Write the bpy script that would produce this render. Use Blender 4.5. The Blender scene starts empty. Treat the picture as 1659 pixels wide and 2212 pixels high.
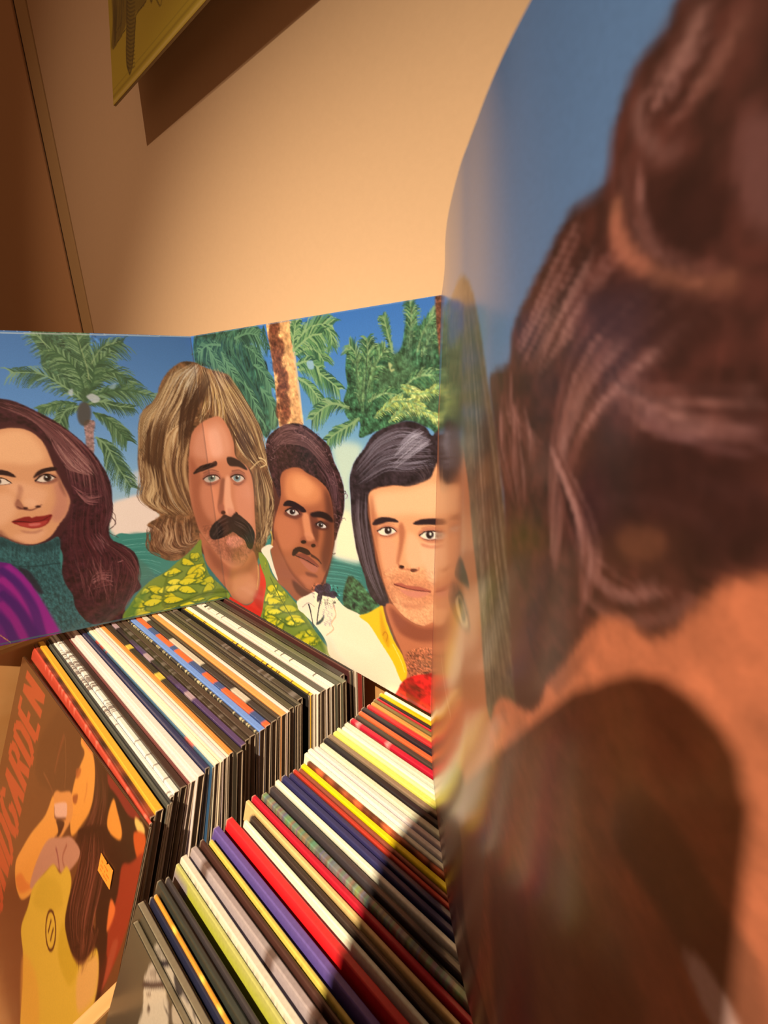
import bpy, bmesh, math, random
import numpy as np
from mathutils import Matrix, Vector

scene = bpy.context.scene
col = scene.collection
Z0 = 0.345                      # height of the record tops above the floor

# ---------------------------------------------------------------- camera
cd = bpy.data.cameras.new('camera'); cam = bpy.data.objects.new('camera', cd); col.objects.link(cam)
R_, U_, F_ = Vector((0.76973902, 0.63822918, -0.01285929)), Vector((-0.17994896, 0.2362675, 0.95488012)), Vector((-0.61247059, 0.73269447, -0.29671299))
CAM = Vector((0.46626405, -0.2382751, 0.26401708 + Z0))
cam.matrix_world = Matrix(((R_.x, U_.x, -F_.x, CAM.x), (R_.y, U_.y, -F_.y, CAM.y), (R_.z, U_.z, -F_.z, CAM.z), (0, 0, 0, 1)))
cd.sensor_fit = 'VERTICAL'; cd.sensor_height = 36.0
cd.lens = 36.0 * 894.5 / 2212.0
cd.clip_start = 0.003; cd.clip_end = 50
cd.dof.use_dof = True; cd.dof.focus_distance = 0.47; cd.dof.aperture_fstop = 19.0
scene.camera = cam

# ---------------------------------------------------------------- light
w = bpy.data.worlds.new('world'); scene.world = w; w.use_nodes = True
w.node_tree.nodes['Background'].inputs[0].default_value = (1.0, 0.42, 0.15, 1)
w.node_tree.nodes['Background'].inputs[1].default_value = 0.12

def spot(name, loc, target, energy, color, size, blend, radius):
    l = bpy.data.lights.new(name, 'SPOT'); l.energy = energy; l.color = color
    l.spot_size = math.radians(size); l.spot_blend = blend; l.shadow_soft_size = radius
    o = bpy.data.objects.new(name, l); col.objects.link(o); o.location = loc
    o.rotation_euler = (Vector(target) - Vector(loc)).to_track_quat('-Z', 'Y').to_euler()
    return o
LAMP = (0.546, -1.395, 1.782 + Z0)
spot('ceiling_spot', LAMP, (0.115, -0.27, -0.15 + Z0), 480.0, (1.0, 0.71, 0.36), 49, 1.0, 0.02)
spot('left_wall_fill', (-0.05, -1.25, 1.95), (-0.48, 0.1, 0.50), 34.0, (1.0, 0.62, 0.30), 46, 1.0, 0.02)  # added fill spot that brightens the left wall; no such lamp is seen

scene.view_settings.view_transform = 'Standard'; scene.view_settings.look = 'None'
scene.view_settings.gamma = 1.0; scene.view_settings.use_curve_mapping = False
scene.view_settings.exposure = 0.0

# ---------------------------------------------------------------- colour
TINT = np.array((1.35, 0.98, 0.50))
def lin(c):
    c = np.asarray(c, float) / 255.0
    return np.where(c <= 0.04045, c / 12.92, ((c + 0.055) / 1.055) ** 2.4)
def alb(c, k=1.0):                      # pigment whose colour under the warm lamp is c
    return np.clip(lin(c) * k / TINT, 0.004, 0.93)

# ---------------------------------------------------------------- helpers
def tag(o, label=None, cat=None, group=None, kind=None):
    if label: o['label'] = label
    if cat: o['category'] = cat
    if group: o['group'] = group
    if kind: o['kind'] = kind
    return o
def empty(name, loc=(0, 0, 0)):
    o = bpy.data.objects.new(name, None); col.objects.link(o); o.location = loc; o.empty_display_size = 0.02
    return o
def link(name, me, mat, parent=None, smooth=False):
    o = bpy.data.objects.new(name, me); col.objects.link(o)
    if mat is not None and len(me.materials) == 0: me.materials.append(mat)
    if parent: o.parent = parent
    if smooth: me.polygons.foreach_set('use_smooth', [True] * len(me.polygons))
    return o
def box_mesh(name, lo, hi, bevel=0.0):
    bm = bmesh.new(); bmesh.ops.create_cube(bm, size=1)
    lo, hi = Vector(lo), Vector(hi)
    for v in bm.verts:
        v.co = Vector(((v.co.x + .5) * (hi.x - lo.x) + lo.x, (v.co.y + .5) * (hi.y - lo.y) + lo.y, (v.co.z + .5) * (hi.z - lo.z) + lo.z))
    if bevel: bmesh.ops.bevel(bm, geom=bm.edges[:], offset=bevel, segments=2, affect='EDGES', profile=0.6)
    me = bpy.data.meshes.new(name); bm.to_mesh(me); bm.free(); return me
def set_colors(me, rgb):                # per vertex, linear
    a = me.color_attributes.new('Col', 'FLOAT_COLOR', 'POINT')
    c = np.ones((len(me.vertices), 4), np.float32); c[:, :3] = rgb
    a.data.foreach_set('color', c.ravel())

def nodes(mat):
    mat.use_nodes = True; nt = mat.node_tree
    return nt, nt.nodes['Principled BSDF'], nt.nodes.new, nt.links.new
def mat_plain(name, rgb, rough=0.5, noise=0.0, scale=40, bump=0.0):
    m = bpy.data.materials.new(name); nt, b, N, L = nodes(m)
    b.inputs['Roughness'].default_value = rough
    t = N('ShaderNodeTexNoise'); t.inputs['Scale'].default_value = scale; t.inputs['Detail'].default_value = 6
    tc = N('ShaderNodeTexCoord'); L(tc.outputs['Object'], t.inputs['Vector'])
    r = N('ShaderNodeMix'); r.data_type = 'RGBA'
    r.inputs['A'].default_value = (*(np.array(rgb) * (1 - noise)), 1); r.inputs['B'].default_value = (*np.minimum(np.array(rgb) * (1 + noise), 1), 1)
    L(t.outputs['Fac'], r.inputs['Factor']); L(r.outputs['Result'], b.inputs['Base Color'])
    if bump:
        bp = N('ShaderNodeBump'); bp.inputs['Strength'].default_value = bump; bp.inputs['Distance'].default_value = 0.002
        L(t.outputs['Fac'], bp.inputs['Height']); L(bp.outputs['Normal'], b.inputs['Normal'])
    return m
def mat_print(name, rough=0.45, coat=0.0, coat_rough=0.2, grain=0.06, gscale=900, spec=0.5):
    m = bpy.data.materials.new(name); nt, b, N, L = nodes(m)
    a = N('ShaderNodeAttribute'); a.attribute_name = 'Col'
    t = N('ShaderNodeTexNoise'); t.inputs['Scale'].default_value = gscale; t.inputs['Detail'].default_value = 4
    tc = N('ShaderNodeTexCoord'); L(tc.outputs['Object'], t.inputs['Vector'])
    mr = N('ShaderNodeMapRange'); mr.inputs['From Min'].default_value = 0.3; mr.inputs['From Max'].default_value = 0.7
    mr.inputs['To Min'].default_value = 1 - grain; mr.inputs['To Max'].default_value = 1 + grain
    L(t.outputs['Fac'], mr.inputs['Value'])
    mu = N('ShaderNodeVectorMath'); mu.operation = 'SCALE'
    L(a.outputs['Color'], mu.inputs[0]); L(mr.outputs['Result'], mu.inputs['Scale']); L(mu.outputs['Vector'], b.inputs['Base Color'])
    b.inputs['Roughness'].default_value = rough; b.inputs['Specular IOR Level'].default_value = spec
    b.inputs['Coat Weight'].default_value = coat; b.inputs['Coat Roughness'].default_value = coat_rough
    return m
def mat_wood(name, a, c, scale=(3, 40, 40)):
    m = bpy.data.materials.new(name); nt, b, N, L = nodes(m)
    tc = N('ShaderNodeTexCoord'); mp = N('ShaderNodeMapping'); mp.inputs['Scale'].default_value = scale
    t = N('ShaderNodeTexNoise'); t.inputs['Scale'].default_value = 2.5; t.inputs['Detail'].default_value = 8; t.inputs['Distortion'].default_value = 0.6
    L(tc.outputs['Object'], mp.inputs['Vector']); L(mp.outputs['Vector'], t.inputs['Vector'])
    r = N('ShaderNodeValToRGB'); r.color_ramp.elements[0].position = 0.3; r.color_ramp.elements[1].position = 0.7
    r.color_ramp.elements[0].color = (*a, 1); r.color_ramp.elements[1].color = (*c, 1)
    L(t.outputs['Fac'], r.inputs['Fac']); L(r.outputs['Color'], b.inputs['Base Color'])
    b.inputs['Roughness'].default_value = 0.5
    bp = N('ShaderNodeBump'); bp.inputs['Strength'].default_value = 0.15; bp.inputs['Distance'].default_value = 0.001
    L(t.outputs['Fac'], bp.inputs['Height']); L(bp.outputs['Normal'], b.inputs['Normal'])
    return m
def mat_plastic(name):
    m = bpy.data.materials.new(name); nt, b, N, L = nodes(m)
    out = nt.nodes['Material Output']; tr = N('ShaderNodeBsdfTransparent'); tr.inputs[0].default_value = (.93, .92, .9, 1)
    gl = N('ShaderNodeBsdfGlossy'); gl.inputs['Roughness'].default_value = 0.18
    t = N('ShaderNodeTexNoise'); t.inputs['Scale'].default_value = 22; t.inputs['Detail'].default_value = 5; t.inputs['Distortion'].default_value = 1.5
    tc = N('ShaderNodeTexCoord'); L(tc.outputs['Object'], t.inputs['Vector'])
    bp = N('ShaderNodeBump'); bp.inputs['Strength'].default_value = 0.15; bp.inputs['Distance'].default_value = 0.0012
    L(t.outputs['Fac'], bp.inputs['Height']); L(bp.outputs['Normal'], gl.inputs['Normal'])
    lw = N('ShaderNodeLayerWeight'); lw.inputs['Blend'].default_value = 0.5; L(bp.outputs['Normal'], lw.inputs['Normal'])
    pw = N('ShaderNodeMath'); pw.operation = 'POWER'; pw.inputs[1].default_value = 4.0; L(lw.outputs['Facing'], pw.inputs[0])
    fr = N('ShaderNodeMapRange'); fr.inputs['To Min'].default_value = 0.045; fr.inputs['To Max'].default_value = 0.6; L(pw.outputs[0], fr.inputs['Value'])
    mx = N('ShaderNodeMixShader'); L(fr.outputs[0], mx.inputs[0]); L(tr.outputs[0], mx.inputs[1]); L(gl.outputs[0], mx.inputs[2])
    L(mx.outputs[0], out.inputs['Surface']); nt.nodes.remove(b)
    return m

M_CARD = mat_print('printed_card', 0.42, 0.25, 0.25, 0.08, 500)
M_RAW = mat_plain('raw_card', alb((214, 176, 128)), 0.8, 0.25, 300)
M_PAPER = mat_print('inner_paper', 0.8, 0, 0.5, 0.1, 300, 0.2)
M_COVER = mat_print('gatefold_print', 0.5, 0.8, 0.17, 0.05, 1200, 0.35)
M_PLASTIC = mat_plastic('clear_sleeve')
M_WALL = mat_plain('painted_wall', (0.78, 0.61, 0.53), 0.75, 0.03, 180, 0.06)
M_TRIM = mat_plain('painted_trim', (0.66, 0.50, 0.34), 0.5, 0.04, 120, 0.05)
M_DOOR = mat_plain('painted_door', (0.74, 0.48, 0.34), 0.55, 0.04, 120, 0.05)
M_GROOVE_SHADE = mat_plain('groove_shade', (0.02, 0.014, 0.01), 0.9)  # near-black colour stands in for the shade inside the grooves
M_FLOOR = mat_wood('floor_boards', (0.20, 0.11, 0.05), (0.30, 0.17, 0.08), (2, 12, 12))
M_WOOD = mat_wood('crate_pine', tuple(alb((214, 140, 70))), tuple(alb((232, 164, 92))), (30, 3, 4))

# ---------------------------------------------------------------- the room
YW = 0.12
def struct(name, lo, hi, mat, bevel=0.0):
    return tag(link(name, box_mesh(name, lo, hi, bevel), mat), kind='structure')
struct('floor', (-3, -2.5, -0.05), (2.5, YW + .2, 0.0), M_FLOOR)
struct('wall_back', (-0.668, YW, 0.0), (2.5, YW + 0.1, 2.6), M_WALL)
struct('trim_1', (-0.735, YW - 0.001, 0.0), (-0.674, YW + 0.06, 2.6), M_TRIM, 0.002)
struct('groove_shade_1', (-0.674, YW + 0.004, 0.0), (-0.668, YW + 0.06, 2.6), M_GROOVE_SHADE)  # strip painted as the shade in the groove right of the casing
struct('groove_shade_2', (-0.752, YW + 0.003, 0.0), (-0.735, YW + 0.06, 2.6), M_GROOVE_SHADE)  # wider strip, shade of the left groove put into its colour
struct('door_1', (-1.9, YW - 0.001, 0.008), (-0.752, YW + 0.05, 2.58), M_DOOR, 0.002)
struct('wall_left', (-3, YW + 0.0, 0.0), (-1.9, YW + 0.1, 2.6), M_WALL)
# ---------------------------------------------------------------- printed artwork: a small painter for the covers
# every shape is given in the cover's own plane, in 1/4000 of its width and height (v runs down)
def spline(p, closed, n=7):
    p = np.asarray(p, float)
    if len(p) < 3: return p
    q = np.vstack([p[-1], p, p[0], p[1]]) if closed else np.vstack([2 * p[0] - p[1], p, 2 * p[-1] - p[-2]])
    t = np.linspace(0, 1, n, endpoint=False)[:, None]; out = []
    for i in range(1, len(q) - 2):
        a, b, c, d = q[i - 1], q[i], q[i + 1], q[i + 2]
        out.append(0.5 * (2 * b + (c - a) * t + (2 * a - 5 * b + 4 * c - d) * t * t + (3 * b - a - 3 * c + d) * t ** 3))
    out = np.vstack(out)
    return out if closed else np.vstack([out, p[-1:]])
def box_blur(m, r):
    for ax in (0, 1):
        k = max(1, int(r)); c = np.cumsum(np.pad(m, [(k + 1, k) if a == ax else (0, 0) for a in (0, 1)], mode='edge'), axis=ax)
        n = m.shape[ax]
        hi = np.take(c, np.arange(2 * k + 1, 2 * k + 1 + n), axis=ax); lo = np.take(c, np.arange(0, n), axis=ax)
        m = (hi - lo) / (2 * k + 1)
    return m
class Canvas:
    def __init__(s, w, h): s.w, s.h, s.a = w, h, np.zeros((h, w, 3), np.float32)
    def mask(s, p, blur=0):
        q = np.asarray(p) * (s.w / 4000.0, s.h / 4000.0); b = blur * s.h / 4000.0; pad = int(2 * b + 2)
        x0, y0 = np.floor(q.min(0)).astype(int) - pad; x1, y1 = np.ceil(q.max(0)).astype(int) + pad
        x0, y0, x1, y1 = max(x0, -200), max(y0, -200), min(x1, s.w + 200), min(y1, s.h + 200)
        if x1 <= max(x0, 0) or y1 <= max(y0, 0) or x0 >= s.w or y0 >= s.h: return None
        W_, H_ = x1 - x0, y1 - y0; d = np.zeros((H_, W_ + 1), np.float32)
        A = q; B = np.roll(q, -1, 0)
        for (ax, ay), (bx, by) in zip(A, B):
            if ay == by: continue
            sg = 1.0
            if ay > by: ax, ay, bx, by, sg = bx, by, ax, ay, -1.0
            r0 = max(int(math.ceil(ay - 0.5)), y0); r1 = min(int(math.ceil(by - 0.5)), y1)
            if r1 <= r0: continue
            rows = np.arange(r0, r1); xs = ax + (rows + 0.5 - ay) * (bx - ax) / (by - ay) - x0
            xs = np.clip(xs, 0, W_); f = np.minimum(np.floor(xs).astype(int), W_ - 1); fr = xs - f
            np.add.at(d, (rows - y0, f), sg * (1 - fr)); np.add.at(d, (rows - y0, f + 1), sg * fr)
        m = np.clip(np.abs(np.cumsum(d, 1)[:, :W_]), 0, 1)
        if b >= 0.6: m = box_blur(box_blur(m, b * .6), b * .6)
        cx0, cy0, cx1, cy1 = max(x0, 0), max(y0, 0), min(x1, s.w), min(y1, s.h)
        if cx1 <= cx0 or cy1 <= cy0: return None
        return (slice(cy0, cy1), slice(cx0, cx1)), m[cy0 - y0:cy1 - y0, cx0 - x0:cx1 - x0]
    def fill(s, p, c, blur=0, al=1.0):
        r = s.mask(p, blur)
        if r is None: return
        sl, m = r; m = (m * al)[..., None]
        s.a[sl] = s.a[sl] * (1 - m) + np.asarray(c, np.float32) * m
    def tex(s, p, amp, cell, seed, blur=0, stretch=1.0):       # uneven pigment inside a shape
        r = s.mask(p, blur)
        if r is None: return
        sl, m = r; h, w = m.shape; rs = np.random.RandomState(seed); n = np.zeros((h, w), np.float32)
        for o in (1, .5, .25):
            ch = max(1.0, cell * o * s.h / 4000.0); cw = ch / stretch
            g = rs.rand(int(h / ch) + 3, int(w / max(cw, 1)) + 3).astype(np.float32) * 2 - 1
            yy = np.arange(h) / ch; xx = np.arange(w) / max(cw, 1); yi, xi = yy.astype(int), xx.astype(int); fy, fx = (yy - yi)[:, None], (xx - xi)[None]
            n += o ** .5 * (g[yi][:, xi] * (1 - fy) * (1 - fx) + g[yi + 1][:, xi] * fy * (1 - fx) + g[yi][:, xi + 1] * (1 - fy) * fx + g[yi + 1][:, xi + 1] * fy * fx)
        s.a[sl] = np.clip(s.a[sl] * (1 + (amp * n * m)[..., None]), 0, 255)
    def stroke(s, p, w0, w1, c, al=1.0, blur=0, smooth=True):
        p = spline(p, False, 5) if smooth else np.asarray(p, float)
        t = np.gradient(p, axis=0); t /= np.linalg.norm(t, axis=1, keepdims=True) + 1e-9
        n = np.stack([-t[:, 1], t[:, 0]], 1); k = np.linspace(0, 1, len(p))[:, None]
        wd = 0.5 * (w0 * (1 - k) + w1 * k) if w1 >= 0 else 0.5 * w0 * (np.sin(k * math.pi) ** .6 + .08)
        s.fill(np.vstack([p + n * wd, (p - n * wd)[::-1]]), c, blur, al)
    def hair(s, ga, gb, n, w, cols, al, seed, jit=0.03):
        rs = random.Random(seed); A, B = spline(ga, False, 6), spline(gb, False, 6)
        m = 14; ta = np.linspace(0, 1, m)
        f = lambda G: np.stack([np.interp(ta, np.linspace(0, 1, len(G)), G[:, k]) for k in (0, 1)], 1)
        A, B = f(A), f(B); span = np.linalg.norm(A - B, axis=1).mean()
        for i in range(n):
            k = rs.random(); P = A * (1 - k) + B * k
            a = int(rs.random() ** 1.5 * 8); b = max(a + 4, m - int(rs.random() ** 1.5 * 8))
            ph, am = rs.random() * 6.3, span * jit * rs.random()
            P = P[a:b] + np.stack([np.sin(ta[a:b] * 6 + ph), np.cos(ta[a:b] * 5 + ph)], 1) * am
            s.stroke(P, w * (.5 + rs.random()), -1, cols[rs.randrange(len(cols))], al * (.5 + .5 * rs.random()), 0, False)
    def frond(s, p, ln, w, cols, seed, n=34, droop=0.5, al=0.9):
        rs = random.Random(seed); P = spline(p, False, 10); L = len(P)
        for i in range(n):
            f = 0.06 + 0.94 * i / n; j = min(L - 2, int(f * (L - 1))); o = P[j]; t = P[j + 1] - P[j]; t = t / (np.linalg.norm(t) + 1e-9)
            l = ln * (0.45 + 0.9 * math.sin(min(1, f * 1.05) * 2.6)) * (.75 + .5 * rs.random())
            for sd in (-1, 1):
                d = t * .75 + np.array((-t[1], t[0])) * sd * .7; e1 = o + d * l * .55 + np.array((0, l * droop * .15)); e2 = o + d * l * .9 + np.array((0, l * droop * .7))
                s.stroke([o, e1, e2], w * (.7 + .6 * rs.random()), w * .2, cols[rs.randrange(len(cols))], al, 0, False)
        s.stroke(P, w * 1.3, w * .5, cols[-1], .9, 0, False)

def paint(name, nu, nv):
    bg, ops, k, ss = ART[name]; cv = Canvas(int(nu * ss), int(nv * ss))
    if bg:
        yy = np.linspace(0, 4000, cv.h)
        cv.a[:] = np.stack([np.interp(yy, [b[0] for b in bg], [b[1][c] for b in bg]) for c in range(3)], 1)[:, None]
    for o in ops:
        t = o[0]
        P = np.array(o[1], float).reshape(-1, 2)
        if t == 'F': cv.fill(spline(P, True), o[2], o[3], o[4])
        elif t == 'Q': cv.fill(P, o[2], o[3], o[4])
        elif t == 'T': cv.tex(spline(P, True), o[2], o[3], o[4], o[5], o[6])
        elif t == 'L': cv.stroke(P, o[2], o[3], o[4], o[5], o[6])
        elif t == 'H': cv.hair(P, np.array(o[2], float).reshape(-1, 2), o[3], o[4], o[5], o[6], o[7], o[8])
        elif t == 'P': cv.frond(P, o[2], o[3], o[4], o[5], o[6], o[7])
    # colour at the mesh's grid points
    ys = np.clip(np.linspace(0, cv.h, nv + 1), 0.5, cv.h - 1.5); xs = np.clip(np.linspace(0, cv.w, nu + 1), 0.5, cv.w - 1.5)
    acc = 0
    for dy in (-.5, .5):
        for dx in (-.5, .5): acc = acc + cv.a[np.round(ys + dy - .01).astype(int).clip(0, cv.h - 1)][:, np.round(xs + dx - .01).astype(int).clip(0, cv.w - 1)]
    return alb(acc / 4, k)
ART = {
'p1':([(0,(62,104,146)),(900,(86,128,168)),(1900,(130,166,186)),(2300,(166,184,190)),(2500,(60,122,108)),(4000,(50,104,96))],[
('F',[2681,2221,2842,2152,3092,2139,3258,2466,3255,2756,2907,2672,2672,2694,2593,2503],(232,204,176),37.7,1.0),
('F',[2945,1875,3056,1776,3210,1769,3220,1949,3023,1972],(206,196,186),45.0,0.7),
('F',[1317,1583,1386,1784,1270,2416,843,2363,925,1921],(210,196,180),49.9,0.8),
('F',[2634,2696,2866,2684,3123,2690,3425,2735,3338,3328,3017,3362,2776,3461,2436,3382],(58,124,104),8.8,1.0),
('L',[2719,2754,2931,2763,3209,2787],10.8,4.3,(96,158,136),0.6,0.0),
('L',[2720,2795,2934,2805,3201,2838],10.8,4.3,(40,104,90),0.6,0.0),
('L',[2720,2835,2937,2846,3194,2888],10.8,4.3,(140,190,168),0.6,0.0),
('L',[2721,2876,2940,2888,3186,2939],10.9,4.4,(96,158,136),0.6,0.0),
('L',[2722,2918,2944,2930,3178,2990],10.9,4.4,(40,104,90),0.6,0.0),
('L',[2722,2959,2947,2973,3170,3041],10.9,4.4,(140,190,168),0.6,0.0),
('L',[2723,3000,2950,3015,3162,3092],11.0,4.4,(96,158,136),0.6,0.0),
('L',[2724,3042,2953,3058,3154,3144],11.0,4.4,(40,104,90),0.6,0.0),
('L',[2724,3084,2956,3101,3146,3195],11.1,4.4,(140,190,168),0.6,0.0),
('L',[2725,3126,2959,3144,3138,3247],11.1,4.4,(96,158,136),0.6,0.0),
('L',[2726,3168,2962,3188,3130,3299],11.1,4.4,(40,104,90),0.6,0.0),
('L',[2726,3210,2965,3231,3122,3352],11.2,4.5,(140,190,168),0.6,0.0),
('L',[2727,3253,2969,3275,3114,3404],11.2,4.5,(96,158,136),0.6,0.0),
('L',[2728,3296,2972,3319,3106,3457],11.2,4.5,(40,104,90),0.6,0.0),
('L',[2728,3339,2975,3363,3098,3510],11.3,4.5,(140,190,168),0.6,0.0),
('L',[2729,3382,2978,3407,3090,3563],11.3,4.5,(96,158,136),0.6,0.0),
('F',[2791,3014,2929,3141,3029,3416,2794,3594,2715,3346],(70,110,90),31.1,0.7),
('F',[2588,1074,2696,1079,2653,1257,2622,1460,2557,1621,2545,1413,2561,1252],(150,112,100),5.6,1.0),
('T',[2588,1074,2696,1079,2622,1460,2545,1413],0.25,22.2,2,0.0,1.0),
('F',[2254,7,2297,230,2278,390,2365,571,2530,704,2631,821,2745,709,2939,481,2815,332,2837,40,2845,-50,2570,-57],(66,92,60),13.7,0.96),
('T',[2254,7,2297,230,2365,571,2631,821,2939,481,2850,-32],0.3,34.0,7,0.0,1.4),
('P',[2631,821,2608,555,2471,281,2275,14],178.4,18.7,[(44,70,46),(58,84,52),(74,100,62),(120,144,96)],20,54,0.5),
('P',[2647,783,2714,518,2705,223,2689,-27],199.3,19.1,[(70,98,62),(92,118,72),(48,72,46),(116,140,92),(56,84,52)],21,54,0.5),
('P',[2685,669,2788,388,2942,182,3194,102],168.3,19.5,[(70,98,62),(92,118,72),(48,72,46),(116,140,92),(56,84,52)],22,54,0.5),
('P',[2631,821,2489,666,2258,489,1952,465],149.1,18.6,[(44,70,46),(58,84,52),(74,100,62),(120,144,96)],23,54,0.5),
('P',[2671,745,2847,519,3011,462,3230,639],172.6,20.0,[(70,98,62),(92,118,72),(48,72,46),(116,140,92),(56,84,52)],24,54,0.5),
('P',[2680,784,2880,711,3127,696,3451,788],158.0,20.4,[(70,98,62),(92,118,72),(48,72,46),(116,140,92),(56,84,52)],25,54,0.5),
('P',[2579,878,2441,911,2358,1004,2280,1165],106.2,19.5,[(44,70,46),(58,84,52),(74,100,62),(120,144,96)],26,54,0.5),
('P',[2552,848,2391,837,2273,867,2133,904],78.1,19.1,[(70,98,62),(92,118,72),(48,72,46),(116,140,92),(56,84,52)],27,54,0.5),
('P',[2698,960,2851,1066,2935,1193,3025,1354],135.9,20.8,[(70,98,62),(92,118,72),(48,72,46),(116,140,92),(56,84,52)],28,54,0.5),
('P',[2673,1279,2772,1409,2848,1690,2965,2006],159.3,21.4,[(44,70,46),(58,84,52),(74,100,62),(120,144,96)],29,54,0.5),
('P',[2656,822,2648,518,2555,334,2411,193],155.0,18.9,[(70,98,62),(92,118,72),(48,72,46),(116,140,92),(56,84,52)],30,54,0.5),
('P',[2656,822,2766,594,2838,387,3037,217],142.5,19.6,[(70,98,62),(92,118,72),(48,72,46),(116,140,92),(56,84,52)],31,54,0.5),
('P',[2649,861,2791,826,2987,891,3180,918],92.6,20.4,[(44,70,46),(58,84,52),(74,100,62),(120,144,96)],32,54,0.5),
('L',[2731,556,2738,388,2707,44],12.1,5.2,(150,160,104),0.8,0.0),
('L',[2791,369,2944,173,3162,88],10.6,5.3,(146,160,108),0.8,0.0),
('L',[2308,30,2361,141,2388,229],11.4,4.9,(140,156,104),0.8,0.0),
('F',[2679,979,2654,1057,2615,1113,2572,1132,2538,1109,2521,1051,2526,973,2551,896,2589,841,2631,821,2666,843,2683,901],(70,58,44),18.1,0.85),
('F',[2738,747,2720,795,2688,829,2653,841,2622,827,2604,792,2605,744,2623,697,2653,662,2689,650,2720,663,2737,699],(58,80,50),21.4,0.8),
('F',[2482,703,2538,667,2516,761],(176,180,176),5.2,0.8),
('F',[2667,764,2741,728,2813,797,2736,844],(188,184,176),7.2,0.8),
('F',[2925,654,3021,597,2990,674],(150,170,178),7.3,0.6),
('F',[1017,1553,1176,1129,1433,857,1651,766,1823,771,1946,812,2146,949,2336,1112,2550,1385,2664,1631,2726,1916,2684,2266,2593,2549,2600,2719,2726,2827,2841,2975,2863,3177,2812,3367,2829,3530,2708,3625,2585,3786,2522,4009,2299,4038,2133,3991,2048,3843,1986,3645,1985,3423,1925,3169,1974,2716,1408,2482,985,2367],(56,24,28),9.7,1.0),
('T',[1017,1553,1176,1129,1433,857,1651,766,1823,771,1946,812,2146,949,2336,1112,2550,1385,2664,1631,2726,1916,2684,2266,2593,2549,2600,2719,2726,2827,2841,2975,2863,3177,2812,3367,2829,3530,2708,3625,2585,3786,2522,4009,2299,4038,2133,3991,2048,3843,1986,3645,1985,3423,1925,3169,1974,2716,1408,2482,985,2367],0.3,50.2,11,0.0,1.0),
('H',[1859,872,2098,1107,2200,1467,2196,1983],[1817,798,2359,1160,2663,1715,2617,2370],110,10.5,[(112,62,58),(84,40,42),(140,86,76),(60,26,30)],0.7,1,0.03),
('H',[2160,1187,2200,1467,2290,1679,2475,1781],[2295,1156,2444,1405,2574,1622,2613,1796],60,12.7,[(150,98,84),(110,62,58),(170,120,104)],0.7,2,0.03),
('H',[2246,1989,2108,2515,2004,2951,2041,3685],[2657,2150,2543,2681,2794,3113,2517,3810],120,11.8,[(84,34,36),(100,46,46),(48,18,22),(66,24,28)],0.6,3,0.06),
('H',[2329,1999,2403,2161,2538,2201],[2257,1842,2431,2012,2648,1995],36,11.7,[(128,74,70),(150,92,84)],0.6,4,0.03),
('H',[2245,3192,2361,3169,2519,3130],[2232,3458,2436,3382,2474,3492],18,14.7,[(158,100,90),(120,60,56)],0.7,5,0.1),
('L',[2606,3074,2686,3054],17.1,6.4,(170,110,98),0.8,0.0),
('L',[2653,2375,2684,2495,2577,2593,2689,2706],10.3,6.2,(60,30,30),0.9,0.0),
('L',[2660,2285,2699,2382,2666,2515,2559,2590],8.2,4.1,(60,30,30),0.8,0.0),
('H',[2470,2575,2549,2752,2557,2920],[2317,2618,2357,2787,2403,2937],20,12.4,[(150,100,90),(110,60,60)],0.5,6,0.03),
('F',[1321,1210,1878,1058,2183,1385,2267,2056,2049,2549,1675,2727,1031,2416],(64,28,30),3.5,1.0),
('F',[1713,1127,1865,1117,2006,1171,2102,1312,2135,1511,2150,1644,2192,1835,2231,2062,2205,2177,2140,2298,2064,2386,1929,2551,1788,2624,1665,2619,1549,2559,1419,2433,1239,2225,1194,1859,1269,1484,1460,1219],(206,140,92),7.1,1.0),
('F',[1735,1162,1933,1155,2054,1317,2076,1516,1919,1582,1740,1546,1543,1489,1565,1263],(226,164,112),61.4,0.9),
('F',[2110,1826,2204,1941,2225,2093,2154,2279,2034,2370,1985,2275,2077,2074],(168,98,84),48.8,0.5),
('F',[2139,1522,2163,1687,2151,1872,2200,2047,2192,1835,2167,1626],(110,58,48),25.7,0.6),
('F',[1616,1830,1734,1784,1907,1864,2017,1960,1879,2153,1759,2032],(224,160,114),60.8,0.7),
('F',[1467,1953,1629,1912,1674,2062,1608,2219,1445,2319,1325,2176],(224,162,116),59.6,0.7),
('F',[1549,2485,1765,2457,1898,2457,1786,2592,1637,2600],(220,156,112),48.3,0.7),
('F',[1431,2380,1499,2498,1662,2636,1533,2634,1319,2466],(130,78,56),32.6,0.7),
('F',[1908,1754,1970,1671,2067,1636,2160,1629,2167,1675,2056,1692,1968,1728],(44,22,20),7.2,1.0),
('F',[1418,1709,1511,1625,1618,1616,1700,1660,1738,1724,1646,1694,1546,1672],(44,22,20),6.8,1.0),
('F',[1913,1804,1988,1722,2084,1711,2160,1760,2136,1828,2024,1845],(128,72,56),18.1,0.8),
('F',[1935,1794,1997,1743,2065,1726,2123,1765,2092,1803,1998,1813],(216,190,160),3.6,1.0),
('F',[2092,1770,2082,1791,2065,1806,2045,1810,2027,1802,2016,1784,2015,1762,2025,1740,2042,1725,2063,1721,2081,1729,2091,1747],(40,22,18),3.6,1.0),
('F',[2051,1753,2049,1758,2046,1761,2041,1762,2038,1760,2035,1756,2035,1751,2037,1746,2041,1743,2045,1742,2049,1744,2051,1748],(240,230,220),1.8,1.0),
('L',[1918,1796,1989,1734,2067,1718,2141,1771],18.0,12.6,(30,16,16),1.0,0.0),
('L',[1937,1798,2012,1823,2108,1796],7.2,5.4,(70,34,30),0.8,0.0),
('F',[1463,1773,1549,1723,1621,1739,1673,1797,1592,1800,1517,1799],(216,190,160),3.4,1.0),
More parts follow.
